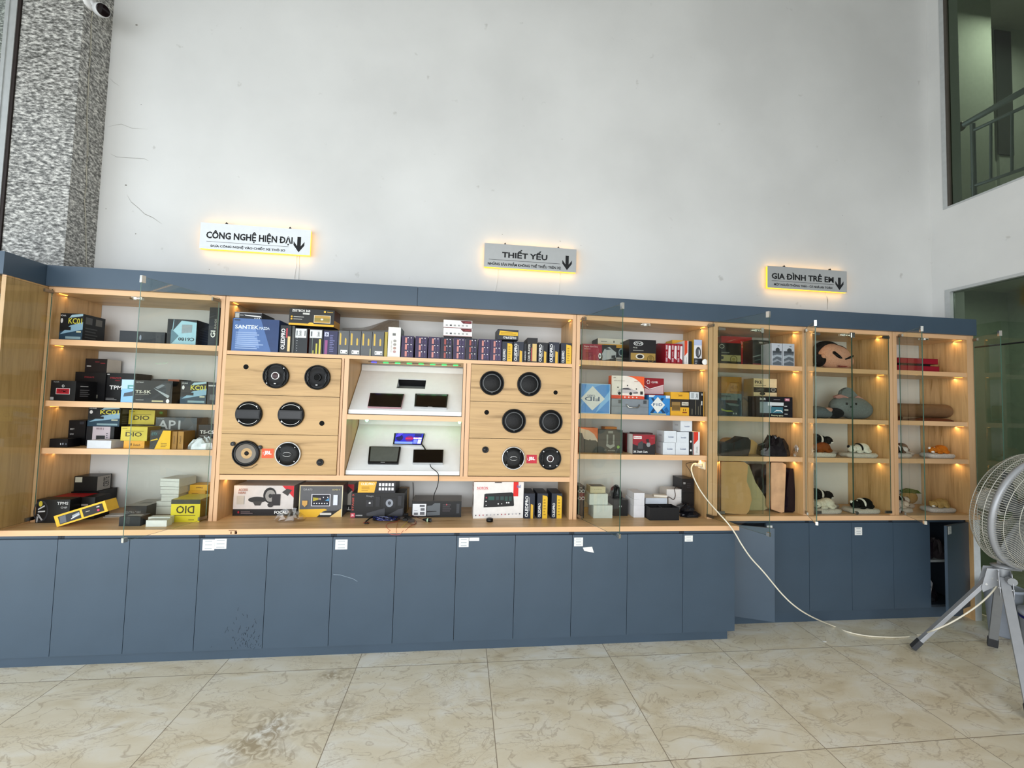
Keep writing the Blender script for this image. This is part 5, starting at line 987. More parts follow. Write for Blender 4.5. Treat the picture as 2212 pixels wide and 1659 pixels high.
B(1421, 1436, 742, gD, .48, .12, '7a1626', 'maroon box with a white diagonal, left of the maroon spines', {'f': [('p', [(0, .1), (1, .1), (1, .6), (0, .4)], 'c8b8bc')]})
for i, (a, b) in enumerate(((1437, 1448.5), (1450, 1461.5), (1462.5, 1474))):
    B(a, b, 742+.7*i, gD, .31, .16, '8c1020', '%s upright maroon box with a white wedge, top tier' % ['left', 'middle', 'right'][i], {'f': [('p', [(.55, .3), (1, .2), (1, .9), (.62, .9)], 'dcd0d2'), ('r', .1, .7, .42, .92, 'c0a0a4'), ('r', .1, .1, .42, .3, 'b89098'), ('T', 'GMR', .15, .35, .38, .62, 'c8a8ac')]}, group='upright maroon boxes on the top tier')
B(1452, 1478, 735, gD, .50, .11, 'd8a83a', 'yellow-topped box standing behind the maroon spines', {'f': [('r', 0, 0, 1, .86, '3a3634')]})
B(1478.5, 1487, 736, gD, .30, .17, 'd8d4d2', 'thin white box with an orange-red top on the top tier', {'f': [('p', [(0, .34), (0, 1), (.75, 1), (.75, .5)], 'c8401c'), ('T', 'Owin', .35, .05, .6, .3, '8a8a88')]})
B(1488, 1494, 737, gD, .32, .15, '1b1b1d', 'thin black box between the white and yellow boxes on the top tier')
B(1499, 1516, 734, gD, .31, .16, 'd0d0d4', 'white box with a car drawing on a small black carton, yellow left side', {'f': [('r', .0, .78, 1, 1, 'a8b4d0'), ('o', .55, .5, .34, .22, .6, '3a3c40'), ('p', [(.25, .35), (.6, .38), (.6, .64), (.3, .6)], '4a4c52'), ('r', 0, 0, 1, .26, '1a1a1e'), ('L', .1, .03, .5, .22, 3, '8a8c94')], 'l': [('r', 0, 0, 1, 1, 'd8a832')]})
m = MB(); a = at(1522, 775, y=.31); m.cyl((0, .0, .022), (0, .05, .022), .02, BLACKM, n=20); m.lathe((0, 0, .022), (0, -1, 0), [(.022, -.004), (.023, .003), (.018, .005), (0, .003)], WHITE, 20)
o = m.build('phone_holder'); o.location = (a.x-.012, .285, gD); tag(o, 'small black and white round gadget at the right end of the top tier', 'gadget')
gD = 1.5785
B(1254, 1318, 829, gD, .30, .09, '4a84c0', 'blue box with a large silver diamond and upside-down lettering', {'f': [('p', [(.0, .2), (.5, .9), (.8, 1), (.2, 1)], '6a9ccc'), ('p', [(.5, .0), (1, .5), (1, .8), (.7, .4)], '7aaad4'), ('p', [(.4, .10), (.82, .5), (.4, .92), (-.0+.01, .5)], 'c9c9c6'), ('U', 'FID', .14, .42, .64, .56, '4a5a70'), ('U', 'TURBO', .22, .57, .5, .63, '4a5a70'), ('r', .98, 0, 1, 1, 'c8dcec'), ('r', 0, 0, 1, .02, 'c8dcec'), ('r', 0, .98, 1, 1, '9ab8d0')]}, group='blue boxes with a silver diamond')
gcase = at(1360, 862, y=.30).z
t = thing('metal_case', 'grey metal case with a chrome handle on the second tier', 'case', (at(1361, 877, y=.30).x, .30, gD)); hw = (at(1401, 877, y=.30).x-at(1321, 877, y=.30).x)/2
GC = col('#7a8086', .4, .3); MB().box(-hw, hw, 0, .14, 0, gcase-gD, GC).build('case_body', t, bevel=.002)
MB().box(-hw-.0005, hw+.0005, -.0012, .001, (gcase-gD)*.50, (gcase-gD)*.52, GRY).build('lid_seam', t)
hc = hw*.1; MB().tube([(hc-.045, -.002, .075), (hc-.045, -.012, .072), (hc-.03, -.02, .052), (hc+.04, -.02, .052), (hc+.055, -.012, .072), (hc+.055, -.002, .075)], .004, CHROME, 8).build('handle', t)
for x in (-hw*.55, hw*.8): MB().box(x-.012, x+.012, -.004, .0, .082, .108, col('#4a4e52', .3, .4)).build('latch', t)
# die-cut white and orange box
zc = gcase+.0015; aL = at(1321, 840, y=.31).x; aR = at(1392, 840, y=.31).x; H_ = at(1350, 812, y=.31).z-zc; W2 = aR-aL
arc = [(0, 0), (1, 0), (1, .28), (.985, .45), (.94, .6), (.86, .74), (.74, .87), (.6, .96), (.45, 1), (0, 1)]
m = MB().box(0, W2, .004, .07, 0, H_, col('#e05a2a', .4)); m.prism([(a*W2, b*H_) for a, b in arc], 0, .0035, col('#ddd3c9', .4))
m.flat(lambda a, b, k: (W2*a, -.0006-.0003*k, H_*b), [('p', [(0, .0), (1, .0), (1, .12), (.9, .14), (0, .15)], 'd0482a'), ('p', [(.16, .24), (.2, .36), (.3, .46), (.52, .5), (.66, .4), (.78, .36), (.8, .24)], 'b8b0b0'), ('p', [(.3, .4), (.36, .47), (.5, .48), (.6, .4)], '4a4648'), ('c', .24, .23, .045, .07, '1d1b1c'), ('c', .58, .23, .045, .07, '1d1b1c'), ('p', [(.66, .28), (.8, .3), (.8, .25), (.66, .24)], '3a3638'), ('c', .19, .49, .02, .03, '222'*2), ('c', .48, .58, .02, .03, '222'*2), ('c', .75, .44, .02, .03, '222'*2), ('r', .87, .2, .95, .34, '2a2624'), ('r', .05, .9, .12, .93, '8a7a70'), ('L', .06, .76, .6, .8, 1, 'a89a90'), ('L', .68, .74, .88, .79, 1, 'a87a68')]+[('c', .4+.12*k, .07, .02, .03, 'f0d8d0') for k in range(4)])
o = m.build('product_box'); o.location = (aL, .31, zc); tag(o, 'white and orange box with an arched front picturing a pale car', 'box')
zc = at(1412, 853.5, y=.33).z
B(1401.5, 1447, 854, gD, .30, .14, '2f7ec0', 'small blue box with a silver diamond under the maroon box', {'f': [('p', [(0, .9), (.2, .9), (.3, 1), (0, 1)], 'c9d0d8'), ('r', .8, .86, 1, 1, 'cdd4da'), ('p', [(.06, .1), (.3, .5), (.1, .85), (.2, .88), (.4, .55), (.6, .88), (.72, .85), (.5, .5), (.8, .12), (.66, .1), (.42, .42), (.2, .1)], '123a60'), ('p', [(.42, .10), (.76, .52), (.42, .92), (.10, .52)], 'd8d8d4'), ('t', 'F1D', .2, .46, .64, .6, '2a4a70'), ('r', .08, .03, .82, .08, 'c0b070'), ('p', [(.72, .3), (.84, .42), (.96, .2), (.84, .08)], '1a5a98')], 'r': [('r', 0, 0, 1, 1, '1a4a80')]}, group='blue boxes with a silver diamond')
B(1391.5, 1434, 817, zc+.001, .39, .05, '86101e', 'maroon box with a white hexagon emblem and white chevron', {'f': [('p', [(.02, .42), (.28, .3), (.98, .6), (.98, .08), (.02, .08)], 'c8a8aa'), ('p', [(0, .52), (.28, .32), (.3, .36), (.02, .56)], 'e8dcdc'), ('p', [(.28, .32), (.98, .6), (.98, .63), (.28, .38)], 'e8dcdc'), ('t', 'GMR', .36, .7, .7, .82, 'e0d0d0')]+[('c', .2+.07*math.cos(k*1.047), .77+.1*math.sin(k*1.047), .025, .035, 'e0d0d0') for k in range(6)]})
B(1448.5, 1488.5, 847, gD, .30, .15, 'd8a028', 'yellow box with a dark picture window on the second tier', {'f': [('r', 0, .36, 1, .70, '2a2018'), ('r', .06, .2, .52, .58, '8a6c3c'), ('r', .08, .24, .5, .44, '6a5024'), ('r', .6, .44, .96, .58, 'cfc8b8'), ('t', 'VENUS', .63, .47, .93, .55, '1c1814'), ('t', 'Zestech', .4, .82, .62, .9, '8a6418'), ('r', .68, .2, .71, .3, '6a4a14'), ('r', .78, .2, .81, .3, '6a4a14'), ('r', .64, .12, .88, .16, '7a2a14')]})
B(1489.5, 1520.5, 846, gD, .30, .15, '14110f', 'black box with a white label top left and thin upright bars', {'f': [('r', .0, .68, .64, .98, 'c9cdd0'), ('T', 'Zestech', .4, .72, .58, .92, '3a4044'), ('r', .1, .72, .3, .94, 'a0a6aa'), ('r', .14, .06, .2, .3, '6a6454'), ('r', .38, .06, .44, .65, '5a5444'), ('r', .58, .06, .63, .4, '5a5444'), ('r', .72, .06, .77, .48, '5a5444'), ('r', .78, .45, .88, .62, 'b0b0ac'), ('r', .8, .85, .9, .93, 'a0a09c'), ('r', .94, 0, 1, 1, 'b88a3a')]})
gD = 1.2825
B(1251, 1291, 924, gD, .36, .10, 'b8602e', 'orange box with a pale arc and a dark lower half, third tier left', {'f': [('p', [(0, .3), (1, .3), (1, .5), (.8, .75), (.5, .9), (0, .98)], 'b0a290'), ('c', .58, .5, .04, .035, '1c1a18'), ('p', [(0, 0), (1, 0), (1, .42), (.9, .5), (.5, .5), (.25, .56), (.15, .78), (0, .8)], '34362f')]})
B(1292, 1345, 929, gD, .37, .13, '3c3d38', 'dark grey box picturing two capsules, green dot at its corner', {'f': [('p', [(.33, .3), (.5, .18), (.68, .3), (.66, .4), (.5, .34), (.34, .4)], '8a8c84'), ('r', .34, .4, .4, .8, '80827a'), ('r', .6, .4, .66, .8, '80827a'), ('r', .4, .86, .6, .96, '7a7c74'), ('c', .82, .26, .06, .07, '7a9a4a'), ('t', 'eureka', .4, .08, .7, .15, '8a8c84'), ('r', 0, .55, 1, .56, '24251f'), ('c', .3, .12, .05, .06, '55574f')]})
B(1306, 1332, 922, gD, .53, .08, 'c87a2a', 'orange carton peeking over the dark grey capsule box')
B(1352, 1366, 936, gD, .45, .10, '5a1018', 'dark maroon box behind the opened camera box')
B(1367, 1414.5, 939, gD, .31, .12, '8c1422', 'red and black camera box with a white side flap, third tier', {'f': [('p', [(0, 0), (1, 0), (1, .55), (.75, .45), (.5, .58), (.25, .42), (0, .52)], '160f11'), ('r', .04, .78, .4, .92, 'e0dcda'), ('t', 'Botslab', .07, .81, .36, .89, 'b02030'), ('t', '2K Dash Cam', .04, .08, .66, .18, 'f0f0f0'), ('p', [(.22, .28), (.46, .28), (.46, .62), (.4, .68), (.24, .55)], '3a3a3c'), ('c', .7, .5, .09, .12, '8a8a8c'), ('p', [(.62, .6), (.74, .6), (.7, .8), (.58, .76)], '2a1a1c'), ('t', 'NEW', .8, .82, .96, .87, 'd05a64')], 'l': [('r', 0, 0, 1, 1, 'dcdad8')]}, rot=-3)
B(1369, 1410, 935, gD, .47, .09, '42141a', 'flat maroon box standing behind the red and black camera box')
def wb2(u0, u1, vt, zb, y, lb, d=.12):
    return B(u0, u1, vt, zb, y, d, 'd3d8de', lb, {'f': [('t', 'botslab', .35, .4, .78, .56, '5a6684')], 'l': [('r', 0, 0, 1, 1, 'c8cacd'), ('t', 'botslab', .3, .5, .7, .7, 'a09aa0')]}, group='small white boxes with a tiny dark logo', name='small_box')
zm_ = at(1450, 956, y=.31).z
wb2(1432, 1458.5, 956, gD, .31, 'bottom left box of the five small white boxes, third tier')
wb2(1459.5, 1488, 956, gD, .31, 'bottom right box of the five small white boxes, third tier')
wb2(1434.5, 1461, 931, zm_+.001, .31, 'middle left box of the five small white boxes, third tier')
wb2(1462, 1488, 933, zm_+.001, .31, 'middle right box of the five small white boxes, third tier')
wb2(1470, 1495, 909, at(1475, 932.4, y=.31).z+.002, .315, 'topmost of the five small white boxes, third tier')
B(1489, 1495.5, 933, gD, .31, .12, '121214', 'thin black box right of the small white boxes', {'f': [('c', .5, .58, .3, .045, 'dcdcdc'), ('c', .5, .2, .3, .045, 'dcdcdc')]})
B(1497.5, 1511.5, 933, gD, .31, .13, 'd6d4d2', 'white box with a red diagonal top at the right of the third tier', {'f': [('p', [(.1, .45), (.1, 1), (.75, 1), (.75, .66)], 'c8301c'), ('r', 0, 0, .08, 1, '9a2018'), ('T', 'Owin', .4, .08, .7, .36, '8a8886')]})
gD = .8128
B(1249, 1262, 1050, gD, .30, .14, '1d1614', 'narrow black box with red speaker rings at the left of the worktop', {'f': [('r', 0, .56, 1, .80, '5a1a1a'), ('o', .22, .84, .3, .055, .6, '9a9a98'), ('o', .78, .84, .3, .055, .6, '9a9a98'), ('o', .22, .62, .3, .055, .6, '9a9a98'), ('o', .78, .62, .3, .055, .6, '9a9a98'), ('L', .2, .93, .8, .97, 1, '9a9a98')]})
B(1282, 1323, 1092, gD, .30, .12, 'c9ccc8', 'lower of the white boxes stacked behind the open glass door', name='small_box', group='white boxes stacked behind the glass door'); z_ = at(1300, 1092, y=.30).z
B(1273.5, 1313, 1067, z_+.001, .32, .12, 'c9ccc6', 'middle of the white boxes stacked behind the open glass door', name='small_box', group='white boxes stacked behind the glass door'); z2_ = at(1293, 1067, y=.32).z
B(1275, 1308, 1051, z2_+.001, .35, .10, 'c4b898', 'open topmost carton of the stack behind the glass door', {'t': [('r', .1, .1, .9, .9, '5a4c38')], 'f': [('c', .3+.13*k, .55, .015, .05, '7a6c50') for k in range(4)]}, name='small_box', group='white boxes stacked behind the glass door')
B(1325.5, 1356, 1080, gD, .36, .15, '111112', 'black box on the worktop half behind the glass door', {'f': [('c', .4, .6, .02, .05, 'a0a0a0'), ('c', .55, .6, .02, .05, 'a0a0a0')]}); z_ = at(1340, 1080, y=.36).z
crumple('black_bag', 'folded black plastic bag resting on the black box', 'bag', foot(1322, 1347, 1075, .40, .50, z_), at(1335, 1048, y=.44).z-z_-.01, DFOIL, z_+.001, .2, 4)
z_ = gD
for i, vt in enumerate((1093, 1079, 1065)):
    B(1369+i*.5, 1392, vt, z_+.0006, .31, .16, 'd6d4d8', '%s of three slim white boxes left of the white flat box' % ['lowest', 'middle', 'topmost'][i], rot=[0, 1, -3][i], name='small_box', group='three slim white boxes'); z_ = at(1380, vt, y=.31).z
B(1394.5, 1441, 1076, gD, .36, .13, 'c3c9d2', 'white flat box carrying the pale power bank', name='small_box', Tt='d8d2c8'); z_ = at(1415, 1076, y=.36).z
m = MB().box(-.05, .05, -.03, .03, 0, .014, col('#d8cfc0', .35)); o = m.build('power_bank', bevel=.005); a = at(1425, 1074, y=.42); o.location = (a.x, .42, z_+.001); o.rotation_euler = (0, 0, R(-15)); tag(o, 'cream power bank lying on the white flat box', 'charger')
z_ = gD
for i, (a_, b_, vt) in enumerate(((1449, 1473, 1091), (1444, 1472, 1074.5), (1440, 1472, 1057))):
    B(a_, b_, vt, z_+.0006, .44, .12, 'd2cfcd', '%s of the three white boxes right of the power bank' % ['lowest', 'middle', 'topmost'][i], {'l': [('r', 0, 0, 1, 1, 'c4bcb4')]}, name='small_box', group='three white boxes right of the power bank'); z_ = at(1458, vt, y=.44).z
cable('charging_cable', 'thin brown charging cable from the power bank over the white boxes', [(at(1437, 1074, y=.42).x+.01, .41, at(1437, 1074, y=.42).z), at(1446, 1074, y=.42), at(1455, 1079, y=.43), at(1459, 1070, y=.435), at(1457, 1055, y=.44), at(1466, 1053, y=.46), at(1471, 1060, y=.47)], .0025, col('#3a2c24', .5))
B(1474, 1499, 1064, gD, .43, .15, '131214', 'lower black carton in the right corner of the worktop'); z_ = at(1488, 1064, y=.43).z
B(1473.5, 1499, 1034, z_+.001, .43, .15, '171517', 'upper black carton with a pale logo in the right corner', {'f': [('t', 'mo', .1, .6, .28, .74, 'b0b0b0'), ('L', .4, .3, .8, .7, 3, '2c2a2e')]})
for i, (u0_, u1_, v_, lb) in enumerate(((1474, 1519, 1110, 'lower glossy black foil bag at the right of the worktop'), (1473, 1508, 1095, 'upper glossy black foil bag at the right of the worktop'))):
    z_ = gD if i == 0 else gD+.046
    crumple('foil_bag', lb, 'bag', foot(u0_, u1_, v_, .30, .42, z_), .040, DFOIL, z_+.001, .3, 11+i, group='glossy black foil bags')
aL, aR = at(1404, 1110, y=.235).x, at(1467, 1110, y=.235).x; h_ = at(1435, 1097, y=.235).z-gD; Wd = aR-aL
m = MB().box(0, Wd, 0, .004, 0, h_, BLACKM).box(0, Wd, .116, .12, 0, h_, BLACKM).box(0, .004, .004, .116, 0, h_, BLACKM).box(Wd-.004, Wd, .004, .116, 0, h_, BLACKM).box(.004, Wd-.004, .004, .116, 0, .004, BLACKM).box(Wd*.5, Wd*.5+.003, .004, .116, .004, h_*.9, col('#2a2a2c', .4))
o = m.build('open_tray'); o.location = (aL, .235, gD); tag(o, 'open black cardboard tray at the front of the worktop', 'tray')
# socket, plug and long white lead
a = at(1517, 1004, x=4.0395); t = thing('wall_socket', 'lit cream double socket on the right side panel with a plug in it', 'socket', (4.0395, a.y, a.z))
MB().box(-.008, 0, -.045, .045, -.03, .03, col('#e6dcc4', .35)).build('face_plate', t, bevel=.002)
MB().box(-.0085, -.0078, -.02, -.008, -.012, .012, col('#8a8270', .5)).build('socket_slot', t)
cb = [(1509, 1003, .40), (1500, 1001, .385), (1494, 1008, .365), (1494, 1018, .345), (1500, 1035, .32), (1512, 1058, .28), (1530, 1083, .22), (1552, 1108, .12), (1572, 1130, .06), (1588, 1152, .045), (1602, 1176, .03), (1622, 1205, .02), (1650, 1236, 0), (1690, 1284, -.02), (1722, 1313, -.03), (1757, 1334, .03)]
pts = [at(u, v, y=y) for u, v, y in cb]+[at(u, v, z=.006) for u, v in ((1800, 1352), (1832, 1365), (1870, 1373), (1910, 1376), (1950, 1376), (1985, 1371))]+[at(u, v, y=y) for u, v, y in ((2012, 1363, -.19), (2050, 1347, -.23), (2092, 1322, -.27), (2125, 1297, -.30), (2150, 1270, -.33), (2156, 1250, -.34))]
for i, p in enumerate(pts):
    if p.z < .006: p.z = .006
cable('power_lead', 'long cream power lead drooping from the lit socket across the floor to the fan', pts, .0048, col('#e8e0cc', .4), sub=5)
p = at(1507, 1003, y=.405); m = MB(); m.cyl((0, 0, 0), (-.055, -.02, .005), .014, col('#ded2b8', .4), .009, 16); o = m.build('power_plug'); o.location = (4.026, a.y+.0, a.z-.004); tag(o, 'cream plug pushed into the lit socket', 'plug')
cable('black_adapter_cable', 'thin black cable curling down beside the lit socket', [(4.034, a.y+.03, a.z+.02), at(1487, 1000, y=.45), at(1482, 1004, y=.47), at(1489, 1015, y=.46), at(1494, 1026, y=.46), at(1491, 1034, y=.48)], .002, BLACK)
# ---------------------------------------------------------------- narrow unit with cushions
gD = 1.9905
B(1602, 1625, 727, gD, .45, .12, 'b8242a', 'grey lower part red top box behind the gold-banded box', {'f': [('r', 0, 0, 1, .66, '8fa0a0')]}) if False else None
B(1558, 1624, 727, gD, .55, .08, 'b8282c', 'large red-topped box numbered 3688 behind the black one', {'f': [('r', .72, .0, 1, .66, '7a8e90'), ('t', '3688', .62, .74, .90, .86, 'dc8a84'), ('p', [(.15, .82), (.5, .92), (.3, .84)], 'e0907a'), ('r', .66, .66, 1, .68, 'd8a8a4')], 'r': [('r', 0, 0, 1, .62, '6a7c80'), ('r', 0, .62, 1, 1, '8a1c20')]})
B(1558, 1601, 741, gD, .30, .12, '1b1815', 'black box with a gold lower band on the narrow unit, top tier', {'f': [('r', 0, .12, .98, .42, 'a09468'), ('o', .62, .22, .18, .18, .82, '5a5028'), ('c', .62, .22, .08, .08, '8a7c48'), ('p', [(0, .2), (.1, .22), (.12, .34), (0, .36)], '1a1814'), ('L', .0, .5, .66, .56, 1, '8a8a80'), ('o', .02, .82, .12, .1, .8, 'c0c0b8')]})
B(1626, 1664, 735, gD, .425, .12, '202422', 'dark box with a car outline and a red foot, top tier of the narrow unit', {'f': [('r', 0, 0, 1, .12, '8a2830'), ('p', [(.0, .34), (.5, .44), (.98, .42), (.98, .46), (.5, .48), (0, .38)], '7a8480'), ('p', [(.1, .2), (.6, .3), (.9, .28), (.9, .31), (.55, .33), (.1, .24)], '4a5450'), ('r', .35, .88, .55, .93, '9a9a98'), ('r', .62, .89, .85, .92, '6a6a68')]})
for i, (a, b) in enumerate(((1667, 1689.5), (1691, 1716))):
    B(a, b, 741.5+i*1.2, gD, .30, .12, 'b4b8c0', '%s of two pale grey boxes with a lens picture' % ['left', 'right'][i], {'f': [('r', .08, .03, .94, .56, '5a6068'), ('p', [(.08, .3), (.5, .42), (.94, .36), (.94, .48), (.5, .5), (.08, .44)], '9aa2aa'), ('p', [(.08, .12), (.6, .22), (.94, .14), (.94, .2), (.5, .3), (.08, .2)], '8a9098'), ('r', .08, .56, .94, .66, '44484e'), ('c', .56, .7, .2, .1, '3a3e42'), ('L', .55, .85, .85, .92, 1, '7a7e84')], 'r': [('r', 0, 0, 1, 1, 'c8ccd4')]}, group='pair of pale grey boxes with a lens picture')
gD = 1.5855
B(1558, 1602, 850, gD, .30, .12, '5c6a68', 'grey-topped box with a dark car picture, second tier of the narrow unit', {'f': [('r', 0, .02, .97, .7, '1f2826'), ('p', [(.0, .25), (.3, .18), (.6, .2), (.5, .25), (.2, .26), (0, .34)], '8a9430'), ('p', [(.2, .58), (.6, .56), (.9, .5), (.8, .44), (.4, .48)], '5a6664'), ('r', .0, .86, .3, .9, '1c2422'), ('r', .32, .86, .46, .9, '1c2422'), ('c', .85, .74, .06, .06, '20282a'), ('c', .6, .12, .03, .04, 'a0a8a4'), ('c', .72, .12, .03, .04, 'a0a8a4')]}); z_ = at(1580, 850, y=.30).z
B(1604, 1640, 856, gD, .44, .10, '6e5c44', 'brown printed carton between the car-picture box and the black one', {'f': [('p', [(.0, .9), (.5, .6), (.6, .4), (1, .1), (1, .2), (.6, .5), (.5, .7), (.1, .95)], '4a3c2c'), ('r', 0, .4, .6, .42, '5a4a34')]}); z2_ = max(at(1620, 856, y=.44).z, at(1670, 857, y=.30).z)
B(1558, 1602, 814, gD, .55, .08, 'b0823c', 'large cardboard carton at the back of the second tier, narrow unit', {'f': [('r', .42, .60, .88, .86, '8a6028'), ('r', .44, .62, .86, .84, 'b0823c'), ('t', '4S 19', .48, .68, .8, .78, '8a6028'), ('L', .44, .4, .9, .54, 2, '8a6028')]})
B(1628, 1678, 818, z2_+.001, .37, .12, 'd4bc94', 'cream keyless-entry box with a black middle stripe', {'f': [('r', 0, .22, 1, .50, '26221e'), ('t', 'PKE', .05, .70, .36, .88, '2a2018'), ('L', .04, .58, .85, .64, 1, '5a4630'), ('c', .84, .38, .1, .11, '4a4640'), ('o', .84, .38, .1, .11, .8, '9a968c'), ('c', .37, .14, .12, .09, '26221e'), ('p', [(.05, .3), (.3, .46), (.45, .42), (.4, .32)], '4a4640')], 'l': [('r', 0, 0, 1, 1, 'a48a60')]})
B(1641, 1712, 857, gD, .30, .13, '15131a', 'black box with pale pictures and a pink emblem, second tier', {'f': [('t', 'SCR', .0, .82, .19, .93, 'dcdcdc'), ('r', .76, .8, .91, .93, 'b86a80'), ('t', '95', .79, .83, .88, .91, 'f0e0e4'), ('L', .42, .84, .74, .88, 1, 'a89aa0'), ('r', 0, .2, .36, .74, '7f8e96'), ('r', .24, .56, .72, .72, 'c8ccd0'), ('r', .34, .2, .7, .5, '3a6a7a'), ('p', [(.4, .22), (.5, .36), (.66, .34), (.7, .22), (.62, .3), (.5, .3)], 'd0d4d4'), ('r', .74, .34, .86, .4, 'b0b0a8'), ('L', .74, .5, .88, .6, 1, 'a8a8a8'), ('L', .74, .14, .9, .2, 1, 'c8c8c8'), ('U', 'CAR Parking', .34, .05, .7, .13, 'd8d8b0')]})
def soft(name, label, cat, prof, x0, y0, z0, d, m_, bev=.03, rot=0, piping=None, group=None):
    """cushion: side/front outline extruded and rounded"""
    m = MB(); m.prism(prof, 0, d, m_); o = m.build(name, None, (0, 0, 0)); o.location = (x0, y0, z0); o.rotation_euler = (0, 0, R(rot))
    b = o.modifiers.new('round', 'BEVEL'); b.width = bev; b.segments = 5; b.limit_method = 'ANGLE'; b.angle_limit = R(50)
    for p in o.data.polygons: p.use_smooth = True
    tag(o, label, cat, group)
    if piping:
        pm = MB(); pm.tube([(a, bev*.35, b2) for a, b2 in prof], .003, piping, 6, closed=True); pm.build('piping', o)
    return o
def outline(pts, y, x0, z0): return [(at(u, v, y=y).x-x0, max(.0008, at(u, v, y=y).z-z0)) for u, v in pts]
CREAM = col('#d8a878', .75, 0, .05); BEIGE2 = col('#b0a680', .8, 0, .05); DKF = col('#1b1c1d', .6, 0, .1); MAR = col('#4a1712', .7)
gD = 1.2815; x0 = at(1557, 980, y=.30).x
soft('neck_pillow', 'black neck pillow with a raised right lobe, third tier of the narrow unit', 'pillow', outline([(1558, 984), (1616, 985), (1621, 970), (1622, 952), (1616, 945), (1606, 944), (1594, 952), (1582, 957), (1570, 955), (1558, 957)], .29, x0, gD), x0, .29, gD+.0, .12, DKF, .02)
soft('neck_pillow', 'tan neck pillow behind the black one, third tier of the narrow unit', 'pillow', outline([(1566, 984), (1636, 984), (1640, 974), (1636, 958), (1626, 950), (1600, 948), (1582, 946), (1568, 948)], .43, x0, gD), x0, .43, gD, .10, col('#c09a62', .8), .03)
o = crumple('plastic_bag', 'black cushions in clear crinkled wrap at the right of the third tier', 'cushion', foot(1650, 1716, 984, .30, .44, gD), at(1690, 946, y=.40).z-gD, col('#1f1a1c', .12, .1, .4, 14, bump=.8), gD+.001, .25, 21)
m = MB(); o = crumple('wrap_tail', None, None, foot(1717, 1731, 970, .29, .34, gD), .07, PLASTIC, 0, .5, 22); tag(o, 'twisted clear end of the plastic wrap at the right of the third tier', 'plastic film'); o.location.z = gD+.001
gD = .8365
x0 = at(1557, 1113, y=.30).x
soft('back_cushion', 'large cream lumbar cushion with dark piping standing at the left', 'cushion', outline([(1558, 1108), (1600, 1112.5), (1612, 1112), (1618, 1104), (1624, 1080), (1621, 1060), (1613, 1040), (1615, 1018), (1616, 1004), (1608, 998), (1590, 997), (1558, 997)], .30, x0, gD), x0, .30, gD, .09, CREAM, .02, piping=col('#5a3024', .6))
soft('back_cushion', 'greenish cream lumbar cushion leaning behind the large cream one', 'cushion', outline([(1590, 1108), (1650, 1107), (1659, 1098), (1658, 1084), (1648, 1066), (1632, 1042), (1624, 1020), (1618, 1004), (1600, 1004)], .42, x0, gD), x0, .42, gD, .09, BEIGE2, .035)
x1 = at(1620, 1100, y=.53).x
soft('back_cushion', 'dark cushion with maroon piping in the shade at the back', 'cushion', outline([(1622, 1100), (1672, 1100), (1664, 1070), (1660, 1040), (1658, 1004), (1622, 1004)], .53, x1, gD), x1, .53, gD, .08, col('#2a1c14', .8), .03, piping=MAR)
x1 = at(1664, 1108, y=.34).x
soft('back_cushion', 'cream cushion in crinkled clear wrap, second from the right side panel', 'cushion', outline([(1666, 1100), (1688, 1110), (1694, 1106), (1696, 1060), (1698, 1004), (1690, 999), (1666, 999)], .34, x1, gD), x1, .34, gD, .07, col('#c8a07c', .22, 0, .2, 9, bump=.6), .02, piping=MAR)
x1 = at(1696, 1108, y=.35).x
soft('back_cushion', 'slim dark plum cushion in clear wrap beside the right side panel', 'cushion', outline([(1695, 1108), (1712, 1110), (1717, 1104), (1718, 1066), (1714, 1012), (1706, 1012), (1700, 1056), (1695, 1080)], .35, x1, gD), x1, .35, gD, .14, col('#1a1018', .15, .05, .3, 12, bump=.6), .012)
crumple('plastic_wrap', 'loose clear plastic puffed above the dark plum cushion', 'plastic film', foot(1700, 1727, 1060, .34, .44, gD), .16, PLASTIC, at(1710, 1040, y=.4).z, .4, 31) if False else None

# ---------------------------------------------------------------- plush toys
FUZZ = {}
def fuzz(h):
    if h not in FUZZ: FUZZ[h] = col(h, .95, 0, .18, 140, .1, .9)
    return FUZZ[h]
def blob(name, parts, m_, parent, vox=.006):
    m = MB()
    for c, r in parts: m.ball(c, r, m_, 16, 10)
    o = m.build(name, parent); r_ = o.modifiers.new('fuse', 'REMESH'); r_.mode = 'VOXEL'; r_.voxel_size = vox; r_.use_smooth_shade = True
    s_ = o.modifiers.new('soften', 'SMOOTH'); s_.iterations = 4; s_.factor = .6; return o
def rug(parent, w_, d_, c='#9c948c', z=0, h=.036):
    n = 22; m = MB(); vs = []; rr = random.Random(int(w_*1e4)); lv = [(.9, 0), (1, .35), (1, .7), (.93, .95), (.5, 1.05), (.02, 1.0)]
    for s_, hz in lv:
        for i in range(n):
            a = 2*math.pi*i/n; k = 1/max(abs(math.cos(a))**1.0, abs(math.sin(a)), .72); k = min(k, 1.22)
            q = 1+rr.uniform(-.03, .03); vs.append((w_/2*math.cos(a)*k*s_*q, d_/2*math.sin(a)*k*s_*q, z+h*hz*(1+rr.uniform(-.1, .1))))
    fs = [(j*n+i, j*n+(i+1) % n, (j+1)*n+(i+1) % n, (j+1)*n+i) for j in range(len(lv)-1) for i in range(n)]+[tuple(range(n))[::-1]]
    m.add(vs, fs, fuzz(c), True); return m.build('rug', parent)
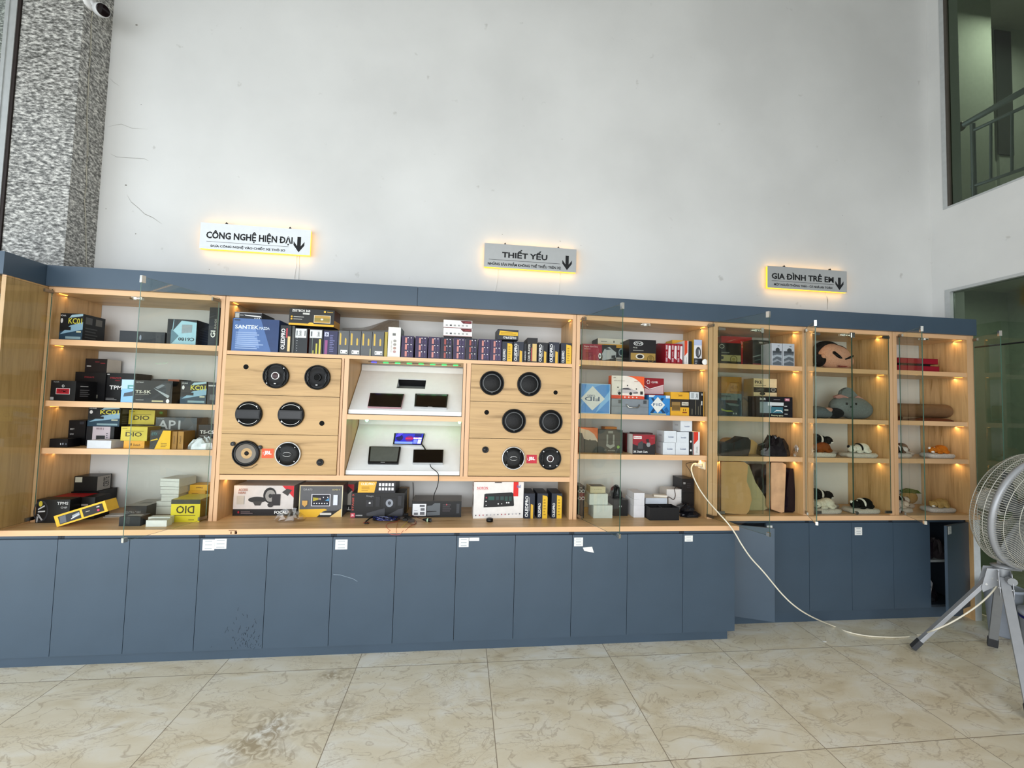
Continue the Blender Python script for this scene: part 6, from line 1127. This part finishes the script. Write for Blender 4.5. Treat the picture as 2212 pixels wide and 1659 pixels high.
def sleeping_toy(u, v, y, z, label, body, head, ears, L=.20, flip=1, rugc='#c4bcb2', band=None, muzzle=None, rot=0, rg=True, group='sleeping plush animals on fluffy mats', rw=1.25, dz=0):
    """plush animal lying on its belly on a fluffy mat; flip=-1: head to the left"""
    x = u if u < 100 else at(u, v, y=y).x; t = thing('plush_toy', label, 'plush toy', (x, y, z), R(rot), group); f = flip; zb = .033 if rg else 0
    if rg: rug(t, L*rw, L*.7, rugc)
    zb += dz
    blob('body', [((-f*L*.18, 0, zb+L*.20), (L*.28, L*.22, L*.20)), ((f*L*.05, 0, zb+L*.17), (L*.22, L*.20, L*.17)), ((-f*L*.40, -.02, zb+L*.08), (L*.10, L*.08, L*.08)), ((f*L*.1, -L*.2, zb+L*.06), (L*.16, L*.07, L*.06)), ((-f*L*.22, -L*.2, zb+L*.07), (L*.12, L*.09, L*.07))], fuzz(body), t)
    h = blob('head', [((f*L*.30, -.01, zb+L*.16), (L*.17, L*.16, L*.15)), ((f*L*.38, -L*.10, zb+L*.11), (L*.09, L*.09, L*.08))], fuzz(head), t)
    for s_ in (-1, 1):
        e = MB().ball((f*L*.30+s_*L*.13, -.005, zb+L*.25), (L*.055, L*.05, L*.06), fuzz(ears), 12, 8).build('ear', h)
        MB().ball((f*L*.33+s_*L*.065, -L*.155, zb+L*.19), L*.018, BLACK, 8, 6).build('eye', h)
    MB().ball((f*L*.38, -L*.19, zb+L*.13), (L*.028, L*.015, L*.02), BLACK, 8, 6).build('nose', h)
    if muzzle: MB().ball((f*L*.38, -L*.125, zb+L*.10), (L*.08, L*.07, L*.06), fuzz(muzzle), 12, 8).build('muzzle', h)
    if band:
        MB().ball((-f*L*.02, 0, zb+L*.185), (L*.075, L*.225, L*.205), fuzz(band), 18, 12).build('band', t)
    return t
gE = 1.2795
sleeping_toy(5.05, 980, .36, gE, 'brown sleeping plush dog with a pale nose, left on the third tier', '#7a4018', '#8a4a1e', '#6a3410', .205, -1, muzzle='#d8c8b0', rw=1.1)
sleeping_toy(5.20, 972, .52, gE, 'black and white plush lying raised on a grey mat at the back', '#141312', '#161412', '#e0dcd4', .23, 1, '#a9a29a', '#e4e0d8', '#e4e0d8', rw=1.15, dz=.05)
sleeping_toy(5.40, 982, .36, gE, 'white plush panda with black patches, right on the third tier', '#d8d4c8', '#ddd8cc', '#141312', .205, -1, band='#141312', rw=1.3)
gE = .8365
sleeping_toy(5.08, 1100, .36, gE, 'white curled plush dog at the left of the bottom tier', '#cfc8b8', '#d4cdbd', '#c8c0ae', .205, -1, '#c0b9b0', rw=1.2)
sleeping_toy(5.22, 1095, .54, gE, 'black and white plush lying at the back of the bottom tier', '#121110', '#141312', '#dcd8d0', .23, 1, '#a9a29a', '#dcd8d0', '#dcd8d0', rw=1.15, dz=.03)
sleeping_toy(5.42, 1108, .36, gE, 'black plush with a white band, right on the bottom tier', '#0f0f0f', '#121212', '#e0dcd4', .205, -1, '#c0b9b0', '#dedad2', rw=1.25)
gF = 1.2815
sleeping_toy(5.78, 985, .38, gF, 'black plush with a white patch at the left of the rightmost unit, third tier', '#141110', '#cfc8c0', '#4a3a30', .185, 1, '#c0b9b0', '#d8d0c8', rw=1.0)
sleeping_toy(5.965, 982, .53, gF, 'grey-brown plush dog with a white paw, middle of the rightmost unit', '#6a5444', '#7a6250', '#e0dcd4', .185, -1, '#c0b9b0', None, '#e0dcd4', rw=1.25)
sleeping_toy(6.165, 984, .38, gF, 'orange plush dog with a white muzzle, rightmost on the third tier', '#b8681c', '#b8681c', '#e8e2d8', .185, -1, '#c0b9b0', None, '#ece6dc', rw=1.3)
gF = .8365
sleeping_toy(5.78, 1104, .38, gF, 'pinkish white plush at the left of the bottom tier, rightmost unit', '#c8b8a8', '#cfc0b0', '#b89a8c', .185, 1, '#c0b9b0', rw=1.0)
sleeping_toy(5.965, 1104, .53, gF, 'black and white plush in the middle of the bottom tier, rightmost unit', '#171413', '#d8d2c8', '#141312', .185, 1, '#c0b9b0', '#d8d2c8', rw=1.2)
sleeping_toy(6.16, 1102, .38, gF, 'tan plush dog with a white muzzle at the right of the bottom tier', '#a88a54', '#b09058', '#a08048', .185, -1, '#c0b9b0', None, '#e8e2d6', rw=1.3)
x = at(2020, 1078, y=.56).x; m = MB(); m.prism([(0, .12), (.07, .145), (.16, .13), (.20, .10), (.12, .10), (.03, .105)], 0, .02, fuzz('#2f5a12'))
m.ball((.09, .02, .06), (.09, .03, .06), fuzz('#a58a4e'), 14, 8); o = m.build('plush_toy'); o.location = (6.08, .60, gF); tag(o, 'tan plush with a green leaf at the back of the bottom tier', 'plush toy')
# plush head pillow with drawn face (plain, invented)
gE = 1.9895; x = at(1806, 770, y=.40).x
t = thing('plush_pillow', 'skin-coloured plush head pillow with black hair and slanted brows', 'pillow', (x, .42, gE))
SK = fuzz('#cf9a80'); blob('head', [((0, 0, .105), (.145, .075, .105)), ((-.03, 0, .12), (.12, .07, .10)), ((.05, 0, .075), (.12, .07, .075))], SK, t, .008)
blob('hair', [((-.04, .03, .145), (.13, .062, .09)), ((.05, .03, .135), (.10, .06, .07)), ((-.125, .01, .07), (.035, .06, .06))], fuzz('#17120f'), t, .008).location.z = .012
MB().ball((-.125, -.03, .10), (.02, .018, .03), SK, 12, 8).build('ear', t)
fc = MB()
for q in ([(-.07, .145), (-.02, .11), (.0, .088), (-.012, .086), (-.04, .098), (-.075, .13)], [(.03, .088), (.07, .104), (.10, .118), (.098, .108), (.07, .09), (.035, .08)]):
    fc.prism(q, -.082, -.06, fuzz('#14100e'))
fc.build('brow', t)
mo = MB(); mo.prism([(-.03, .03), (.05, .028), (.04, .020), (-.02, .020)], -.078, -.06, fuzz('#8a3a30')); mo.build('mouth', t)
# grey plush head with ears, and the grey pillow left of it
gE = 1.5855; x = 5.385
t = thing('plush_pillow', 'large grey plush animal head with a pink-lined floppy ear', 'plush toy', (x, .42, gE)); GP = fuzz('#6e7474')
blob('head', [((.03, 0, .095), (.155, .08, .095)), ((-.07, 0, .10), (.10, .075, .085)), ((.10, 0, .08), (.10, .075, .08))], GP, t, .008)
def ear(pts, m_, y0, y1, pr, nm_='ear'):
    o = MB().prism(pts, y0, y1, m_).build(nm_, pr); b = o.modifiers.new('round', 'BEVEL'); b.width = .007; b.segments = 3; return o
e1 = ear([(-.10, .17), (-.075, .235), (-.03, .262), (.005, .255), (.055, .205), (.075, .175), (.02, .165), (-.01, .178)], GP, -.02, .02, t)
ear([(.01, .172), (.05, .195), (.09, .176), (.115, .162), (.06, .158)], fuzz('#b08078'), -.035, -.021, e1, 'ear_lining')
e2 = ear([(-.155, .185), (-.11, .20), (-.06, .19), (-.03, .175), (-.09, .165), (-.14, .168)], fuzz('#b08078'), -.03, .0, t)
for ex in (-.095, -.012): MB().ball((ex, -.078, .125), (.008, .006, .01), BLACK, 10, 8).build('eye', t)
MB().ball((-.06, -.08, .10), (.006, .005, .008), BLACK, 10, 8).build('nose', t)
x = 5.06
t = thing('plush_pillow', 'grey plush pillow with a pink edge and black end, left of the grey head', 'plush toy', (x, .38, gE))
blob('body', [((-.02, 0, .05), (.12, .07, .05)), ((.05, 0, .04), (.08, .06, .04))], fuzz('#5c6468'), t, .008)
MB().ball((.135, -.02, .045), (.075, .045, .043), fuzz('#0e0e0f'), 18, 12).build('black_end', t); MB().ball((.07, -.02, .06), (.06, .03, .03), fuzz('#b88a78'), 16, 10).build('pink_edge', t)
# rightmost unit, upper tiers
gF = 1.9945
z_ = gF
for i, (b, v, lb) in enumerate(((2029, 790, 'lower flat maroon case on the top tier of the rightmost unit'), (2026, 774, 'upper flat maroon case on the top tier of the rightmost unit'))):
    hh = at(1985, v, y=.31).z-z_-.0
    if i: MB_ = MB().box(-.0, .30, 0, .16, 0, at(1985, 786.5, y=.33).z-z_-.002, col('#0f0c0d', .5)); o = MB_.build('flat_case'); o.location = (at(1941, 788, y=.33).x, .33, z_+.001); tag(o, 'thin black case between the two maroon ones', 'case'); z_ = at(1985, 786.5, y=.33).z; hh = at(1985, v, y=.31).z-z_
    B(1939, b, v, z_+.0006, .31, .2, '8c1226', lb, {'f': [('r', 0, 0, 1, .05, '4a0a14'), ('r', 0, .95, 1, 1, '5a0c18')]}, name='flat_case', cat='case', group='two flat maroon cases'); z_ = z_+hh
gF = 1.5875; xa, xb = at(1944, 890, y=.33).x, min(6.30, at(2074, 890, y=.33).x); r_ = (at(2000, 869, y=.37).z-at(2000, 903, y=.37).z)/2
m = MB(); zc_ = gF+r_+.018
sp = [(xa, .0), (xb, .0)]
ring = []; N = 40; BR = col('#6e5136', .55, 0, .1, 40, bump=.3)
for j, (x_, _) in enumerate(((xa, 0), (xb, 0))):
    for i in range(N): a = 2*math.pi*i/N*1.15+.5; rr_ = r_*(1-.10*i/N); ring.append((x_, .42-r_*0+rr_*math.cos(a), zc_+rr_*.9*math.sin(a)))
m.add(ring, [(i, i+1, N+i+1, N+i) for i in range(N-1)], BR, True)
c_ = Vector((xa, .42, zc_)); ring2 = [(p[0], .42+(p[1]-.42)*.8, zc_+(p[2]-zc_)*.8) for p in ring]
m.add(ring2, [(i, i+1, N+i+1, N+i) for i in range(N-1)], col('#8a4a30', .6), True)
m.add(ring[:N]+ring2[:N], [(i, i+1, N+i+1, N+i) for i in range(N-1)], col('#7a4430', .6)); m.add(ring[N:]+ring2[N:], [(i, N+i, N+i+1, i+1) for i in range(N-1)], col('#7a4430', .6))
o = m.build('rolled_mat', None, (xa, .42, gF)); tag(o, 'rolled brown leather mat on the second tier of the rightmost unit', 'mat')
crumple('cloth', 'rust-brown folded cloth under the rolled mat', 'cloth', foot(1990, 2080, 905, .31, .52, gF), .022, col('#6a3418', .8, bump=.4), gF+.0005, .2, 41)
crumple('cloth', 'reddish fabric bag behind the rolled mat', 'cloth', [(xa+.0, .53), (xa+.12, .51), (xa+.26, .53), (xa+.28, .60), (xa+.15, .62), (xa+.02, .61)], .165, col('#6a3a26', .7, bump=.4), gF+.0005, .2, 42)
# packed bags inside the ajar right-hand cabinet
for i, (x_, z__, h__, cc) in enumerate(((5.985, .43+.0, .20, '#2a2028'), (6.08, .43+.012, .12, '#3a3436'), (6.02, .118, .16, '#1c1a1e'))):
    crumple('stored_bag', ['dark glossy bag packed on the shelf of the ajar cabinet', 'grey bag beside the glossy one in the ajar cabinet', 'black bag at the bottom of the ajar cabinet'][i], 'bag', [(x_, .36), (x_+.06, .35), (x_+.11, .37), (x_+.10, .47), (x_+.05, .5), (x_, .46)] if i != 1 else [(x_+.04, .36), (x_+.1, .35), (x_+.16, .38), (x_+.15, .46), (x_+.1, .5), (x_+.04, .46)], h__, col(cc, .2, .1, .3, 14, bump=.6), [.4555, .4555, .1125][i], .4, 50+i)

# ---------------------------------------------------------------- security camera on the column
XC = -.519; p = at(191, 2, x=XC); q = at(217, 22, x=-.405)
t = thing('security_camera', 'white bullet security camera high on the column side', 'camera', (XC, p.y, p.z))
CW = col('#d6d6d6', .35, 0, .02); MB().lathe((0, 0, 0), (1, 0, 0), [(.055, 0), (.055, .012), (.045, .022), (0, .026)], CW, 30).build('mount_base', t)
d_ = Vector((q.x-XC, q.y-p.y, q.z-p.z)); MB().cyl((.02, 0, 0), tuple(d_*.55), .014, CW).build('arm', t)
look = Vector((.75, -.55, -.42)).normalized(); MB().lathe(tuple(d_-look*.055), tuple(look), [(0, 0), (.022, .004), (.036, .02), (.041, .05), (.041, .10), (.037, .112)], CW, 32).build('camera_body', t)
MB().lathe(tuple(d_-look*.055), tuple(look), [(.036, .1115), (.029, .1135), (0, .1135)], col('#140c0e', .1), 32).build('lens', t)
cable('camera_cable', 'thin white cable running down the column from the security camera', [at(u, v, x=XC+.003) for u, v in ((200, 24), (197, 60), (196, 110), (192, 160), (190, 215), (188, 260), (190, 320), (187, 365), (187, 400), (183, 430), (185, 470), (186, 520), (187, 571))], .0028, col('#a8a496', .5))

# ---------------------------------------------------------------- drum fan on a tripod
HB = Vector((5.715, -.335, .66)); LG = col('#a5a7ab', .42, .25, .04); LG2 = col('#8f9194', .4, .3, .04)
t = thing('drum_fan', 'large grey industrial fan on a tripod, half out of frame', 'fan', (HB.x, HB.y, 0))
def rel(p): return Vector((p[0]-HB.x, p[1]-HB.y, p[2]))
def beam(m, a, b, w_, h_, mat_, n_up=(0, 0, 1)):
    a = Vector(a); b = Vector(b); d = (b-a).normalized(); s_ = d.cross(Vector(n_up)).normalized(); u_ = s_.cross(d)
    vs = [a+s_*(i*w_/2)+u_*(j*h_/2) for i, j in ((-1, -1), (1, -1), (1, 1), (-1, 1))]+[b+s_*(i*w_/2)+u_*(j*h_/2) for i, j in ((-1, -1), (1, -1), (1, 1), (-1, 1))]
    m.add([tuple(v) for v in vs], [(3, 2, 1, 0), (4, 5, 6, 7), (0, 1, 5, 4), (1, 2, 6, 5), (2, 3, 7, 6), (3, 0, 4, 7)], mat_); return m
feet = [(5.36, -.07, 0), (5.985, -.085, 0), (5.286, -.74, 0)]
for k, f_ in enumerate(feet):
    fv = rel(f_); top = Vector((0, 0, .60))+Vector((fv.x, fv.y, 0)).normalized()*.045; dr = (fv-top).normalized(); end = fv-dr*.035+Vector((0, 0, .012))
    side = dr.cross(Vector((0, 0, 1))).normalized()
    lo = beam(MB(), top, end, .045, .022, LG if k != 1 else LG2).build('leg', t, bevel=.002)
    beam(MB(), fv-dr*.075+Vector((0, 0, .012)), fv+Vector((0, 0, .012)), .052, .028, col('#3c3d40', .7)).build('rubber_foot', lo, bevel=.003)
    br = Vector((fv.x, fv.y, 0)).normalized(); m = MB(); a_ = top-dr*.03
    s_ = br.cross(Vector((0, 0, 1)))
    for q in (-1, 1):
        o0 = s_*q*.027; pts = [a_+br*-.03+Vector((0, 0, .03)), a_+br*.05+Vector((0, 0, .02)), a_+dr*.14+Vector((0, 0, .008)), a_+dr*.13+Vector((0, 0, -.03)), a_+br*-.03+Vector((0, 0, -.05))]
        vs = [tuple(p+o0) for p in pts]+[tuple(p+o0*1.12) for p in pts]
        m.add(vs, [tuple(range(5)), tuple(range(5, 10))[::-1]]+[(i, 5+i, 5+(i+1) % 5, (i+1) % 5) for i in range(5)], LG)
    for q in (.05, .10): 
        c_ = a_+dr*q; m.cyl(tuple(c_-s_*.033), tuple(c_+s_*.033), .007, SILV, n=12)
    m.build('leg_bracket', lo)
m = MB(); m.cyl((0, 0, .575), (0, 0, .655), .038, LG2, n=24); m.cyl((0, 0, .645), (0, 0, .668), .03, SILV, n=24); m.build('hub', t)
MB().cyl((-.03, -.055, .60), (-.05, -.085, .60), .024, LG2, n=10).build('knob', t)
FC = Vector((5.838, -.435, 1.028)); th, ph = .059, -.15
n_ = Vector((math.sin(th)*math.cos(ph), -math.cos(th)*math.cos(ph), math.sin(ph))); RR = .373
c0 = rel(FC); ex = n_.cross(Vector((0, 0, 1))).normalized(); ez = ex.cross(n_).normalized()
if ez.z < 0: ez = -ez
def fp(r, a, h): return c0+ex*(r*math.cos(a))+ez*(r*math.sin(a))+n_*h
m = MB(); m.lathe(tuple(c0), tuple(n_), [(RR-.006, -.014), (RR, -.014), (RR+.004, 0), (RR, .012), (RR-.022, .016), (RR-.026, .012), (RR-.012, 0), (RR-.006, -.014)], LG, 96); m.build('rim', t)
WIRE = col('#bab8ae', .4, .2, .05)
def grille(name, prof, nw, rings):
    m = MB()
    for i in range(nw):
        a = 2*math.pi*i/nw; m.tube([fp(r, a+tw, h) for r, h, tw in prof], .0017, WIRE, 4)
    for r, h in rings: m.tube([fp(r, 2*math.pi*k/64, h) for k in range(64)], .0022, WIRE, 6, closed=True)
    m.build(name, t)
grille('front_grille', [(RR-.004, .008, 0), (RR-.02, .035, .0), (RR-.10, .055, .0), (.18, .066, 0), (.085, .07, 0)], 150, [(RR-.035, .042), (.245, .060), (.16, .068), (.085, .071)])
grille('rear_grille', [(RR-.002, -.008, 0), (RR-.004, -.05, 0), (RR-.012, -.10, 0), (RR-.05, -.135, 0), (.22, -.15, 0), (.12, -.155, 0)], 120, [(RR-.002, -.04), (RR-.006, -.085), (RR-.05, -.136), (.24, -.149), (.12, -.156)])
MB().lathe(tuple(c0), tuple(n_), [(0, .076), (.06, .076), (.085, .070), (.08, .066)], LG2, 32).build('front_badge', t)
BL = col('#6f7274', .4, .2)
for k in range(3):
    a0 = 2*math.pi*k/3+.4; vs = []; fs = []
    for i in range(9):
        r = .07+(RR-.10)*i/8
        for j in range(7):
            s_ = j/6-.5; sp_ = .95*(.55+.45*math.sin(math.pi*(i/8*.8+.2))); vs.append(tuple(fp(r, a0+s_*sp_+.25*i/8, -.035-s_*.07)))
    for i in range(8):
        for j in range(6): fs.append((i*7+j, i*7+j+1, (i+1)*7+j+1, (i+1)*7+j))
    m = MB().add(vs, fs, BL, True); o = m.build('blade', t); sd = o.modifiers.new('thickness', 'SOLIDIFY'); sd.thickness = .003
MB().lathe(tuple(c0), tuple(n_), [(0, -.01), (.07, -.012), (.075, -.03), (.075, -.075), (0, -.08)], BL, 32).build('blade_hub', t)
MB().lathe(tuple(c0), tuple(n_), [(0, -.29), (.045, -.285), (.075, -.26), (.082, -.22), (.082, -.16), (.06, -.15)], col('#c4c4c0', .4), 36).build('motor_housing', t)
m = MB(); cc_ = Vector((0, 0, .66)); lowp = fp(RR+.0, -math.pi/2, -.03)
m.lathe(tuple(cc_), (0, 0, 1), [(0, 0), (.05, 0), (.055, .008), (.03, .02), (0, .022)], LG2, 24); beam(m, cc_+Vector((0, 0, .01)), lowp, .05, .02, LG2, (0, 1, 0)); beam(m, cc_+Vector((0, 0, .005)), fp(.10, -math.pi/2, -.20), .045, .02, LG2, (0, 1, 0)); m.build('yoke', t)

# ---------------------------------------------------------------- buckets behind the fan
def tub(name, label, u, v, y, r0, r1, h, c_, extra=None):
    x = at(u, v, y=y).x; o = thing(name, label, 'bucket', (x, y, 0)); m = MB()
    m.lathe((0, 0, 0), (0, 0, 1), [(0, .0), (r0, .0), (r0+.004, .01), (r1, h), (r1+.008, h), (r1+.008, h-.02), (r1+.001, h-.02), (r1-.004, h-.005), (r0-.004, .012), (0, .012)], c_, 36); m.build('bucket_body', o)
    if extra: extra(o)
    return o
GB = col('#9fa6b2', .5, 0, .03)
x0_ = tub('plastic_bucket', 'pale grey plastic bucket standing beside the shelf end behind the fan', 2148, 1290, .10, .075, .105, .36, GB)
x0_.location = (6.30, .06, 0)
o = thing('paint_bucket', 'pale paint bucket with a dark blue rim stripe behind the fan legs', 'bucket', (6.25, -.22, 0))
MB().lathe((0, 0, 0), (0, 0, 1), [(0, 0), (.115, 0), (.135, .26), (.141, .26), (.141, .285), (0, .288)], col('#b4bac6', .45, 0, .03), 36).build('bucket_body', o)
MB().lathe((0, 0, 0), (0, 0, 1), [(.134, .235), (.1365, .235), (.138, .252), (.135, .252)], col('#20206a', .4), 36).build('stripe', o)
MB().cyl((-.04, -.03, .289), (-.04, -.03, .46), .016, WHITE, n=16).build('spray_can', o) if False else None
tb = tub('plastic_bin', 'tall grey-green plastic bin at the right edge behind the fan', 2205, 1300, -.10, .16, .20, .46, col('#8f9a9c', .5, 0, .03))
tb.location = (6.62-.38+.22, -.62+.0, 0)
# small litter on the floor
for i, (u, v, lb) in enumerate(((1781, 1385, 'tiny white paper scrap on the floor below the ajar cabinet door'), (1772, 1337, 'tiny white scrap by the plinth of the recessed cabinets'))):
    p = at(u, v, z=.003); o = MB().box(-.012, .012, -.006, .006, 0, .002, WHITE).build('paper_scrap'); o.location = (p.x, p.y, .0002); tag(o, lb, 'litter')
